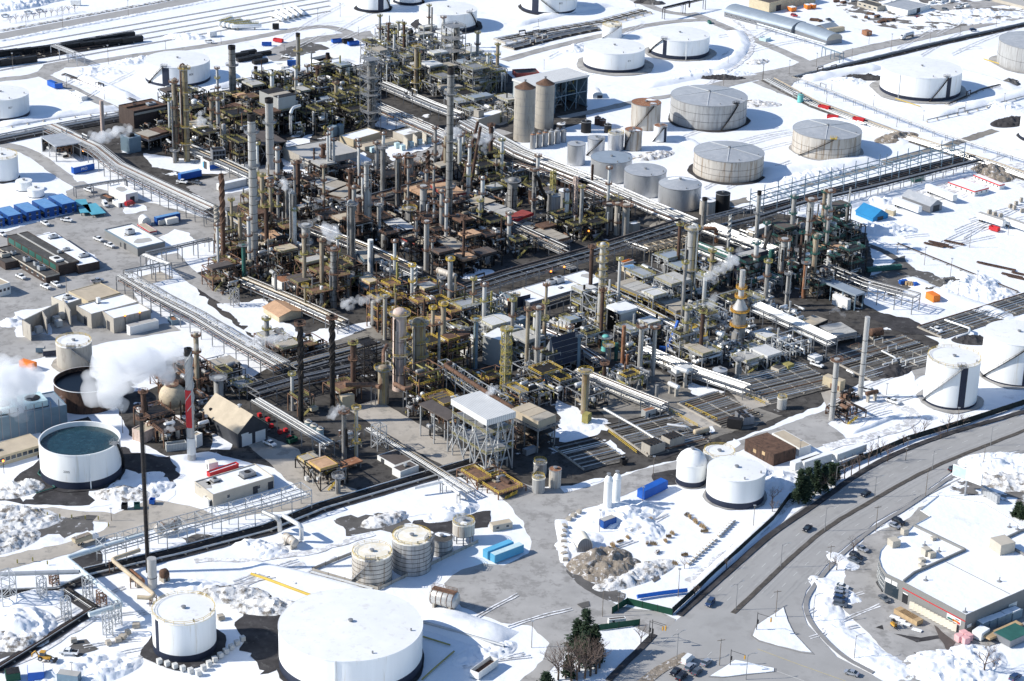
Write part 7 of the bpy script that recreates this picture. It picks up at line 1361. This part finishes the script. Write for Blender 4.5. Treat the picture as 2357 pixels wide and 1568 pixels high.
for rc,l in(('13',((1875,775,620),(1705,1030,870),(1475,930,770),(1935,1130,980),(1770,1220,1070),(1235,830,730),(2215,665,520),(315,500,430))),('03',((45,710,570),(280,655,535),(520,600,470),(835,520,430),(1180,450,300),(1525,370,240),(1790,315,200),(2110,235,130),(655,800,710),(1025,945,840),(1465,1070,980),(1835,1000,905),(2180,915,825),(985,390,290),(610,905,820),(1230,1125,1060))),('02',((280,240,190),(1955,580,500),(1915,760,660),(2265,710,560),(330,615,530),(1140,60,0),(1540,120,60))),('00',((555,245,90),(1135,150,0),(230,220,140),(958,570,400),(590,780,660),(925,880,800),(1465,440,370),(1955,390,270),(115,620,470))),('01',((570,195,80),(768,150,30),(262,60,0),(930,320,240),(275,480,400))),('23',((1055,1120,935),(1325,1060,950),(1765,850,680),(1140,570,480),(375,1110,970),(1310,1150,1080))),('32',((845,985,735),(1515,810,560),(820,235,40),(220,1260,1020),(2180,180,0),(985,945,760))),('22',((1295,1285,1110),(1200,1550,1380),(1800,985,910))),('20',((1085,905,700),)),('30',((640,1540,1390),(985,140,50)))):
	for q in l:pole(rc,*q)
for rc,l in(('33',((595,232,20),(205,555,345),(855,1355,1150),(490,1030,790))),('32',((2115,1545,1320),)),('23',((1545,1235,1060),(2060,1020,850),(1035,1475,1290),(690,1390,1200)))):
	for q in l:pole(rc,*q,'lamp')
pole('32',2025,930,690,'twin');pole('32',1503,1370,1130,'twin')
for rc,l in(('33',((633,582,355),(160,995,750),(1045,230,5))),('23',((1485,1468,1225),(1995,1200,1010))),('32',((1880,1420,1180),)),('10',((590,1182,1020),))):
	for q in l:pole(rc,*q,'wood')
for q in((1258,1182,1020),(2208,1112,945),(1975,1425,1275),(1280,1212,1010)):pole('32',*q,'sig')
def fence(label,pts,h,m0,rc=None):
	P=[gp(rc,*p)for p in pts];c=P[0].copy();T=thing('fence',label,'fence',c,0,'fences')
	for a,b in zip(P,P[1:]):m=MB();m.beam(a-c+Vector((0,0,h/2+.1)),b-c+Vector((0,0,h/2+.1)),.1,h);m.build('fence_panel',m0,T)
	for q,d in along_pts([p-c for p in P],6)[:99]:m=MB();m.beam(q,q+Vector((0,0,h+.25)),.16);m.build('fence_post','dark_steel',T)
fence('dark green screen fence around the gate entrance',[(930,962),(1065,878),(1465,975)],2.4,'fence_green','32')
fence('long black screened fence along the highway',[(1547,1414),(1660,1310),(1780,1200),(1816,1150),(1931,1084),(2090,1016),(2210,980),(2420,912)],2.4,'fence_black')
fence('short green fence beside the big dark spruce',[(805,1112),(1175,1062)],2.2,'fence_green','32')
fence('low concrete bund wall of the cream roofed tanks',[(520,585),(1105,755),(1985,335)],1.2,'concrete','31')
fence('low bund wall behind the cream roofed tanks',[(520,580),(870,440)],1.2,'concrete','31')
for a,b,lab in(((900,905),(1150,1095),'yellow barrier by the nearest pipe trench'),((1438,715),(1690,860),'yellow barrier by the middle pipe trench'),((1580,668),(1860,805),'yellow barrier by the generator trench'),((1995,525),(2285,660),'yellow barrier by the right pipe trench')):
	A_,C_=gp('22',*a),gp('22',*b);T=thing('safety_barrier',lab,'barrier',A_,0,'yellow barriers');m=MB();m.rail([Vector((0,0,.1)),C_-A_+Vector((0,0,.1))],1.3,.16);m.build('rail','yellow',T)
def conifer(rc,x,yb,yt,wpx,seed):
	p=gp(rc,x,yb);h=zat(rc,x,yt,p.y);R=wpx/2*.26042*mpp(p);random.seed(seed);T=thing('pine_tree','dark evergreen tree','tree',p,0,'evergreen trees');AUTO.append(T)
	m=MB();m.tube([(0,0,0),(.1,.1,h*.5),(0,0,h)],h*.022,7,.05);m.build('trunk','bark',T)
	m=MB();n=int(40+h*5)
	for i in range(n):
		z=h*(.14+.85*(i/n));f=(1-(z/h-.14)/.87)**.75*ru(.55,1.1);a=ru(0,2*PI);L=R*f*(.75+.35*math.sin(a*2+seed));k=max(3,int(L/.45))
		for j in range(k):
			t=(j+1)/k;c=Vector((math.cos(a)*L*t,math.sin(a)*L*t,z-L*t*.22+ru(-.3,.3)))
			for q in range(8):
				s=ru(.5,1.25);v=Vector((ru(-1,1),ru(-1,1),ru(-.35,.5)))*s;u=Vector((ru(-1,1),ru(-1,1),ru(-.3,.3)))*s;o=c+Vector((ru(-.5,.5),ru(-.5,.5),ru(-.4,.4)));m.add([tuple(o),tuple(o+v),tuple(o+u)],[(0,1,2)])
	m.build('crown','needles',T);return T
for i,a in enumerate((('32',690,1330,922,330),('32',615,1310,1010,230),('32',770,1370,1060,230),('32',690,1400,1120,300),('32',545,1510,1330,200),('32',345,1590,1480,180),('23',365,1530,1225,150),('23',440,1480,1215,150),('23',510,1440,1150,120),('23',580,1420,1190,140),('23',640,1370,1165,130),('23',690,1330,1180,90),('23',420,1530,1300,120),('33',2300,95,-20,130),('33',2340,120,20,110))):conifer(*a,20+i)
random.seed(11)
def branch(m,p,d,L,r,k):
	q=p+d*L;m.tube([p,p.lerp(q,.5)+Vector((ru(-.1,.1),ru(-.1,.1),.05))*L*.4,q],r,4,r*.55)
	if k:
		for i in range(3 if k>1 else 4):branch(m,p.lerp(q,ru(.45,1)),(d+Vector((ru(-.9,.9),ru(-.9,.9),ru(-.15,.6)))).normalized(),L*ru(.5,.75),r*.5,k-1)
BT=[]
for i in range(3):
	T=thing('bare_tree','bare leafless tree','tree',(0,0,0),0,'bare trees');m=MB();m.tube([(0,0,0),(.1,0,2.2)],.2,6,.15);m.build('trunk','bark',T);m=MB()
	for k in range(6):branch(m,Vector((.1,0,ru(1.5,2.3))),Vector((ru(-.8,.8),ru(-.8,.8),ru(.5,1))).normalized(),ru(1.8,2.6),.1,3)
	m.build('crown','twigs',T);BT.append(T);AUTO.append(T)
TR=[('32',690,1530,2.),('32',455,1545,1.9),('32',570,1552,1.9),('32',790,1490,1.7),('32',640,1470,2.1),('32',740,1510,1.9),('32',520,1530,1.8),('32',820,1440,1.6),('32',620,1548,1.7),('32',1185,1228,1),('32',730,1450,1.3),('32',1660,800,.7),('32',1940,560,.7),('32',1570,560,.6),('23',1000,1120,.9),('23',1090,1100,1),('23',1150,1160,1),('23',1290,1010,.9),('23',1390,960,1),('23',1470,920,1),('23',1680,900,1.1),('23',1815,840,.9),('23',1620,960,.8),('23',770,1310,1.1),('23',830,1280,1.1),('23',900,1230,1),('23',980,1190,.9),('23',690,1380,1),('23',555,1450,1.2),('23',130,1530,1.1),('33',850,405,.9),('33',700,572,1),('33',2000,1485,1.5),('33',130,60,.8),('33',2090,1440,.8),('30',540,960,.7)]+[('00',90+i*52,205-i*9,.8)for i in range(12)]
for i,(rc,x,y,s)in enumerate(TR):
	p=gp(rc,x,y);p.z=.03
	if i<3:BT[i].location=p;BT[i].scale=(s,s,s);BT[i].rotation_euler.z=i
	else:AUTO.append(dup(BT[i%3],p,ru(0,6),'bare leafless tree','bare trees',sc=(s,s,s*ru(.9,1.15))))
def repeat(name,label,cat,m0,pts,size,rc,part='block',rz=None,jit=.25,snow=False):
	T0=None
	for x,y in pts:
		p=gp(rc,x,y);p.z=PZ[0];r=ru(0,3)if rz is None else rz
		if T0 is None:
			T0=thing(name,label,cat,p,r,label+'s');m=MB();a,b,h=size
			if part=='stems':
				for i in range(90):x_,y_,s_=ru(-a,a),ru(-b,b),ru(.5,1.4);m.add([(x_,y_,0),(x_+.3,y_+.1,0),(x_+ru(-.3,.4),y_+ru(-.3,.3),s_)],[(0,1,2)])
				m.build(part,m0,T0)
			else:m.prism([(-a,-b),(a*(1-jit),-b),(a,b*(1-jit)),(-a*(1-jit*.5),b)],0,h,[(-a*.9,-b*.85),(a*.7,-b*.9),(a*.85,b*.7),(-a*.7,b*.9)]if jit>.1 else None);m.build(part,m0,T0)
			if snow:m=MB();m.prism([(-a*.8,-b*.8),(a*.7,-b*.8),(a*.7,b*.7),(-a*.7,b*.8)],h+.005,h+.2);m.build('snow_cap','snow',T0)
			AUTO.append(T0)
		else:AUTO.append(dup(T0,p,r,label,label+'s',sc=None if jit<.1 else(ru(.8,1.3),ru(.8,1.3),ru(.8,1.2))))
def line(a,b,n):return[(a[0]+(b[0]-a[0])*i/(n-1),a[1]+(b[1]-a[1])*i/(n-1))for i in range(n)]
repeat('concrete_block','square concrete ballast block','concrete block','concrete_block',line((1410,1405),(1755,1508),6)+line((1800,1460),(2145,1205),8),(.75,.75,1.5),'30','block',.6,.05)
repeat('boulder','brown boulder on the snow','boulder','stone',[(655,1215),(960,1235),(1045,1210),(1085,1180),(1130,1145),(1205,1080),(1950,1010)],(1.1,.9,1.3),'30','rock')
repeat('boulder','tan boulder along the yard edge','boulder','stone',[(640,70),(590,100),(550,130),(510,200),(505,245),(500,290),(505,340),(505,390),(508,440),(520,495),(600,570)],(1.,.8,.9),'32','rock')
repeat('snow_block','snow capped block in the curved row','block','stone',line((2000,155),(1880,280),7)+line((1840,320),(1610,525),9),(.8,.6,.6),'32','block',.7,.05,True)
repeat('reed_clump','dry brown reed clump on the frozen pond','reeds','dead_reed',[(1240,352),(1300,356),(1330,425),(1430,290),(1405,328),(1000,335),(940,370),(1070,300),(890,405),(1745,245),(1735,205),(1590,95),(1620,120),(1670,160),(1570,455),(1490,530),(1210,180),(1110,235),(1180,230),(1270,140),(1465,262)],(1.1,.45,.5),'32','stems')
repeat('bollard','yellow bollard along the snowy lane','bollard','yellow_green',[(135,40),(235,60),(325,80),(420,100),(530,115),(635,122),(755,130),(870,135),(960,195),(155,520),(290,500),(420,530)],(.2,.2,1.3),'30','post',0,.05)
repeat('steel_bundle','rusty steel beam bundle on the snowy yard','beam bundle','brown_rust',[(1560,760),(1600,745),(1640,765),(2030,930),(2070,940),(2190,965),(2250,1030),(2300,1050),(2340,1020),(1740,740)],(5,.7,.5),'13','beams',-.55,.05)
repeat('pallet_stack','green wrapped pallet stack in the row','pallet stack','green_steel',line((985,990),(1250,965),10),(1.1,1.1,1.8),'13','wrapped_load',.3,.05)
repeat('crate','blue crate in the short row','crate','blue',[(1272,1100),(1300,1095),(1395,1120)],(1.,1.,1.6),'13','crate_box',.3,.05)
repeat('crate','timber crate in the short row','crate','timber',[(1325,1108),(1350,1112),(1372,1115)],(1.,1.,1.4),'13','crate_box',.3,.05)
repeat('cable_reel','grey cable reel on the storage yard','cable reel','stone',[(2235,425),(2270,440),(2285,400),(2330,375),(2050,480),(2095,495),(2150,505),(2340,465)],(1.1,.7,1.8),'13','reel',.5)
repeat('pallet_stack','tan timber stack before the warehouse','timber stack','timber',line((1275,975),(1390,1040),4),(1.5,2.2,1.6),'33','boards',UA,.05)
repeat('door_display','pale door panel leaning on the warehouse','door panel','cream_roof',line((1360,925),(1735,1120),12),(.25,.8,2.5),'33','panel',UA+.4,.05)
repeat('insulation_stack','pink insulation stack at the warehouse corner','insulation stack','pink',[(1780,1205),(1820,1175),(1835,1225),(1860,1200)],(1.1,1.1,2.2),'33','wrapped_load',.5,.05)
repeat('snowy_slab','snow covered slab on the merchant yard','slab','snow',[(1215,1000),(1265,1030),(1310,1062),(1410,1115)],(1.6,.7,.3),'33','slab',-.5,.05)
repeat('storage_rack','blue storage rack in the warehouse shade','storage rack','steel_blue',[(1990,1100),(2060,1075),(2130,1050),(2200,1020),(2260,1000)],(2.4,1.6,3),'33','rack_bay',UA,.05,True)
repeat('fire_box','red fire hose box by the tan gabled shed','hose box','red',[(55,765),(130,805),(160,862),(235,915),(285,900),(318,965)],(.7,.7,1.3),'21','box_body',UA,.05)
repeat('transformer','pale transformer cabinet at the snowy substation','transformer','pale_blue',[(1055,1350),(1395,1300),(1470,1280),(1550,1265),(1270,1310),(1320,1330)],(1.3,1.,2.6),'01','cabinet',UA,.05)
repeat('transformer','grey transformer in the concrete bays','transformer','cladding',[(320,1480),(365,1460),(345,1530),(500,1440),(545,1410),(520,1475)],(1.4,1.2,2.6),'10','cabinet',UA,.05)
repeat('gas_cylinder','upright grey cylinder behind the billboard','cylinder','galv',line((2000,1450),(2115,1530),6),(.7,.7,3),'23','cylinder_body',.5,.05)
repeat('scrap_heap','mixed scrap heap on the top right yard','scrap heap','rust_plate',[(1000,130),(1060,150),(1120,190),(1180,180),(960,160),(500,185),(545,190),(1090,200),(1000,60),(700,20),(760,30)],(2.5,1.6,1),'03','scrap')
repeat('stored_vehicle','snowy parked vehicle on the top right yard','vehicle','white_wall',[(1540,35),(1570,20),(1640,20),(1720,20),(1830,50),(1850,65),(1000,8),(840,15),(790,10)],(2.2,.9,1.4),'03','vehicle_body',.6,.1)
repeat('rail_tank_car','black rail tank car on the loading siding','rail car','black',line((-60,510),(1170,380),11)+line((-20,590),(230,560),3)+line((640,420),(1100,345),4),(7.,1.5,3.4),'00','car_body',.6,.05)
repeat('scrap_bin','black bin in the snowy compound','bin','black',[(2130,500),(2200,480),(2160,540),(2250,520),(2300,560),(2330,490)],(5,1.6,2),'00','bin_body',UA,.05)
p=gp('23',1835,1455);T=thing('billboard','pale blue billboard behind the retail warehouse','billboard',p,math.radians(-42));m=MB();m.tube([(0,0,0),(0,0,6)],.35,10);m.build('post','galv',T);m=MB();m.box(-6,6,-.25,.25,6,10.5);m.build('panel','white_paint',T);m=MB();m.box(-5.8,-.6,-.3,-.26,6.3,10.3);m.build('poster','pale_blue',T)
p=gp('12',2170,1100);q=gp('12',2342,610,40);q=Vector((q.x,p.y+18,zat('12',2342,610,p.y+18)));q.x=(gp('12',2342,610,q.z)).x;T=thing('mobile_crane','blue crane with a long black boom by the green hall','crane',p);m=MB();m.beam((0,0,3),q-p,1.1);m.build('boom','black',T);m=MB();m.box(-4,4,-1.4,1.4,.8,2.2);m.box(-2.5,1,-1.3,1.3,2.2,4);m.build('carrier','blue',T);wheels(T,(-3,-1.5,1.5,3),1.3,.6)
p=gp('22',1420,190);T=thing('mobile_crane','blue telescopic crane boom beside big silver drums','crane',p);m=MB();m.beam((0,0,1.5),(4,3,13),1.);m.build('boom','blue',T);m=MB();m.box(-3.5,2,-1.2,1.2,.7,2.2);m.build('carrier','blue_clad',T);wheels(T,(-2.5,1),1.1,.55)
p=gp('22',470,330);T=thing('hopper','black sloped hopper with a grey end wall','hopper',p,UA);m=MB();m.add([(-6,-5,4),(8,-5,4),(8,-1,15),(-6,-1,15),(8,5,4),(-6,5,4)],[(0,1,2,3),(1,4,2),(0,3,5),(3,2,4,5),(0,5,4,1)]);m.build('hopper_body','navy_band',T);m=MB();m.add([(-6.05,-5,4),(-6.05,-1,15),(-6.05,5,4)],[(0,1,2)]);m.build('end_panel','shed_grey',T)
for k in range(5):m=MB();m.beam((-6,-5.05+k*.8,4+k*2.2),(8,-5.05+k*.8,4+k*2.2),.16);m.build('rib','steel',T)
for x in(-5,7):
	for y in(-4,4):m=MB();m.beam((x,y,0),(x,y,4),.5);m.build('leg','dark_steel',T)
for t in THINGS:
	if t['label'].startswith('orange platformed'):
		h,f=t['h'],3.2
		m=MB();m.lathe([(f*1.0,h),(f*.4,h+4),(f*.35,h+14),(f*.35,h+17)],14);m.build('flue','column_light',t,True)
		for z,w_ in((h-1,.9),(h+5,-.6),(h+9,-.9),(h*.55,.7)):m=MB();m.lathe([(f*.3,z),(f+w_,z),(f+w_,z+.2),(f*.3,z+.2)],12,cap=False);m.rail([((f+w_)*math.cos(i*PI/6),(f+w_)*math.sin(i*PI/6),z)for i in range(12)],1.2,.12,True);m.build('platform','amber',t)
for i,(rc,x,y,z)in enumerate((('10',1105,1375,7),('10',1235,1345,7),('12',392,985,6),('12',510,945,6),('00',735,1335,5),('22',340,440,4),('11',600,505,7),('12',725,628,5),('11',100,575,6),('13',492,858,6),('20',28,1152,5),('22',178,85,6))):
	p=gp(rc,x,y,z);T=thing('flood_lamp','small lit orange lamp on a post','lamp',(p.x,p.y,0),0,'lit orange lamps');AUTO.append(T);m=MB();m.beam((0,0,0),(0,0,z-.4),.16);m.build('post','dark_steel',T);m=MB();m.sphere((0,0,z),.42,10,6);m.build('lamp_glass','lamp_orange',T)
def steam_mat(name,d):
	m=bpy.data.materials.new(name);m.use_nodes=True;nt=m.node_tree;nt.nodes.remove(nt.nodes['Principled BSDF']);v=nt.nodes.new('ShaderNodeVolumePrincipled');v.inputs['Color'].default_value=(.985,.988,.995,1);v.inputs['Density'].default_value=d;v.inputs['Anisotropy'].default_value=.15
	nt.links.new(v.outputs[0],nt.nodes['Material Output'].inputs['Volume']);MATS[name]=m
for n_,d_ in(('steam_dense',.22),('steam_mid',.3),('steam_thin',.12)):steam_mat(n_,d_)
CT=bpy.data.textures.new('steam_billows','CLOUDS');CT.noise_scale=4;CT.noise_depth=3
def plume(label,ref,rc,pts,m0='steam_dense',wisp=True):
	pts=[(x,y,r*1.15)for x,y,r in pts]
	f=gp(*ref).y;P=[]
	for x,y,r in pts:z=zat(rc,x,y,f);w=gp(rc,x,y,min(z,H-20));P.append((Vector((w.x,f,z)),r*.26042*mpp(Vector((w.x,f,z)))))
	c=P[0][0].copy();T=thing('steam_plume',label,'steam',c,0,'steam plumes')
	def cloud(k,rs,of,mm,nm):
		m=MB();rmin=99
		for i,(p,r)in enumerate(P):
			nx=P[min(i+1,len(P)-1)]
			for j in range(k):
				t=rnd();q,rr=p.lerp(nx[0],t)-c,r+(nx[1]-r)*t;s=rr*ru(*rs);rmin=min(rmin,rr);o=Vector((ru(-1,1),ru(-1,1),ru(-1,1)));o=o/max(1,o.length)*rr*of;o.y*=.8;m.sphere(tuple(q+o),s,12,8)
		ob=m.build(nm,mm,T);d=ob.modifiers.new('merge','REMESH');d.mode='VOXEL';d.voxel_size=max(.3,rmin*.16);e=ob.modifiers.new('billow','DISPLACE');e.texture=CT;e.strength=rmin*.75;e.mid_level=.55;e.texture_coords='LOCAL'
	cloud(6,(.3,.55),.5,m0,'steam_core')
	if wisp:cloud(5,(.3,.5),.95,'steam_thin','steam_wisp')
plume('huge white steam plume blowing left from the striped stack',('20',1695,1135),'20',[(1640,185,60),(1540,225,120),(1420,255,155),(1290,260,185),(1140,280,215),(1020,350,225),(930,460,190),(960,570,140),(1020,660,80)])
plume('large steam cloud at the left edge over cooling tower',('20',150,930),'20',[(-60,440,190),(40,400,170),(160,470,190),(290,400,110),(60,600,200),(150,700,100)])
plume('thin steam drift right of the striped stack',('20',1850,620),'20',[(1740,140,60),(1830,175,60),(1930,190,55),(2000,230,35)],'steam_thin',False)
plume('steam bank drifting over the left pipe rack',('21',200,330),'21',[(-60,110,60),(40,85,65),(150,80,70),(250,55,60),(330,20,40)],'steam_mid')
plume('long level steam jet from the white stack',(None,886,780),'11',[(1165,1212,22),(1090,1218,40),(990,1235,48),(890,1250,58),(810,1275,50)])
plume('bright steam puff above the dark ribbed column',('11',712,1300),'11',[(710,735,34),(690,670,60),(640,615,62),(735,630,55)])
plume('faint steam above the light ribbed column',('11',467,1060),'11',[(470,560,32),(540,525,36),(585,520,24)],'steam_thin',False)
plume('small steam wisp beside the tall grey pair column',('11',362,770),'11',[(345,285,26),(295,255,52),(270,195,40)],'steam_mid')
plume('faint steam over the middle core roofs',('11',620,620),'11',[(570,370,40),(620,345,42),(560,420,35)],'steam_thin',False)
plume('steam puff halfway up the tallest stack',('01',1725,2000),'01',[(1690,1190,45),(1750,1160,62),(1830,1125,46),(1770,1230,45)],'steam_mid')
plume('steam puff from the two steep brown ducts',('11',1900,280),'01',[(2070,1340,30),(2020,1270,58),(1960,1200,46),(2060,1220,48)],'steam_mid')
plume('steam blowing left from the pale blue equipment house',('00',1140,1380),'00',[(1180,1140,30),(1090,1150,52),(970,1170,76),(870,1220,76),(800,1270,44)],'steam_mid')
plume('faint steam beside the dark open shed',('00',480,1430),'00',[(510,1300,40),(440,1340,50),(390,1370,40)],'steam_thin',False)
plume('small steam puff right of the rusty twin columns',('00',1800,1350),'00',[(1780,1030,55),(1840,1085,46),(1770,1090,36)],'steam_mid')
plume('tall leaning steam column by the orange furnace tower',('12',1860,1560),'12',[(2070,850,58),(1990,905,70),(1890,975,66),(1790,1040,58)])
plume('lower steam drift left of the orange furnace tower',('12',1850,1560),'12',[(1860,1180,66),(1800,1260,62),(1820,1340,60),(1700,1385,40)],'steam_thin',False)
plume('small bright steam puff on the white slatted roof',('21',2120,1080),'21',[(2160,485,46),(2110,540,48),(2060,590,26)])
plume('steam puff at the top of the grey vent stack',('21',803,1130),'21',[(790,680,46),(730,715,48),(690,770,34)],'steam_mid')
plume('steam rising at the foot of the sphere tank',('20',1530,1040),'20',[(1510,770,24),(1530,880,42),(1490,860,30),(1430,930,24)],'steam_mid')
plume('faint steam in front of the white panel screen',('13',620,1440),'13',[(640,1355,26),(690,1320,44),(760,1375,34)],'steam_thin',False)
plume('small steam puff above the cooling tower fan',('20',400,760),'20',[(440,580,32),(510,600,34),(560,615,20)],'steam_mid')
LANDS=[('tallest stack','the tallest stack'),('white open tank of dark','tank 2205'),('giant white tank','the giant tank'),('red and white','the striped stack'),('fat pinkish reactor','the twin reactors'),('white storage tank marked 807','tank 807'),('white tank marked 808','tank 808'),('white tank marked 814','tank 814'),('tall banded stack with','the tall banded stack'),('big rusty clad','the rusty clad hall'),('white slatted roof','the white slatted roof'),('long white roofed','the long white roof'),('open white cube','the open white cube'),('dark green steel hall','the green steel hall'),('grey retail','the retail warehouse'),('tan gabled shed','the tan gabled shed'),('beige building with snowy roof and','the beige snowy building'),('corroded brown','the corroded shed'),('tall white tank with black stripe and','the spiral stair tank'),('blue canopy','the blue canopy tent'),('concrete switchhouse','the concrete switchhouse'),('grey building with blue','the blue trimmed building'),('middle of five stacked','the blue site cabins'),('upper hall of the dark','the dark brick works'),('tall concrete silo with cone top, left','the concrete silos'),('large white tank with dark','the upper right tank'),('grey brick control','the control building'),('big pale cooling','the pale cooling box'),('column wrapped by scaffold','the scaffolded column'),('tall open lattice tower','the tall lattice tower'),('thick right rusty','the rusty twin columns'),('very tall thin column','the yellow laddered column'),('tall pale tower','the tall pale tower'),('orange platformed','the orange furnace tower'),('thick grey column with dark','the far right columns'),('plain thick stack','the leaning thick stack'),('stained yellowish','the stained yellowish column'),('dark twisted chimney, left','the dark twisted chimneys'),('stepped silver','the stepped silver column'),('light grey ribbed','the light ribbed column'),('old brown and grey twisted','the brown twisted chimney'),('rusty open tank','the rusty open tank'),('white tank with yellow rim','the yellow rimmed tank'),('dark grey tank with cream','the cream roofed tanks'),('wide white tank with navy','the navy based tank'),('upper section of the long','the arched warehouse'),('white gatehouse','the white gatehouse'),('cream arched','the cream arched tent'),('rust streaked tank with grey','the rust streaked tank'),('long white site office with red trim, left','the red trimmed offices'),('tan ribbed roof ending','the stepped roof row'),('concrete column, middle','the concrete columns'),('open hall with blue','the blue grey hall'),('gold topped','the gold topped column'),('tall thin black stack','the tall black stack'),('long tan building' if 0 else 'grey and beige stack','the grey beige stack'),('mustard hut','the mustard hut'),('black tank at the end','the black tank'),('yellow stained column','the yellow stained column'),('thin pale mast','the thin pale mast'),('small brown roof beside','the small brown roof'),('brown chimney on a heater','the braced brown chimney'),('pale column with blue','the blue panelled column'),('long white building with cream','the cream flanked building'),('beige building with snowy roof left','the beige silo building')]
def finish_labels():
	L=[]
	for pre,nm in LANDS:
		for t in THINGS:
			if t['label'].startswith(pre):L.append((nm,pix(t.location),t));break
		else:print('no landmark',pre)
	by={}
	for t in THINGS:by.setdefault(t['label'],[]).append(t)
	ORD=['nearest','second','third','fourth','fifth','sixth','seventh','eighth','ninth','tenth','eleventh','twelfth','thirteenth','fourteenth','fifteenth','sixteenth','seventeenth','eighteenth','nineteenth','twentieth']
	for lab,ts in by.items():
		if len(ts)<2:continue
		key={}
		for t in ts:
			x,y=pix(t.location);best=min((((x-q[0])**2+(1.6*(y-q[1]))**2),nm,q)for nm,q,s in L if s is not t);dx,dy=x-best[2][0],1.6*(y-best[2][1])
			d=('right of' if dx>0 else 'left of')if abs(dx)>abs(dy)else('in front of' if dy>0 else 'behind');key.setdefault((best[1],d),[]).append((best[0],t))
		for(nm,d),l in key.items():
			l.sort(key=lambda q:q[0])
			for i,(q,t)in enumerate(l):t['label']=(lab+' ' if len(l)==1 else ORD[min(i,19)]+' '+lab+' ')+d+' '+nm
	for t in THINGS:
		n=len(t['label'].split())
		if not 4<=n<=16:print('LABEL LENGTH',n,t['label'])
	s={}
	for t in THINGS:s.setdefault(t['label'],[]).append(t)
	for k,v in s.items():
		if len(v)>1:print('DUP',k,len(v))
finish_labels()
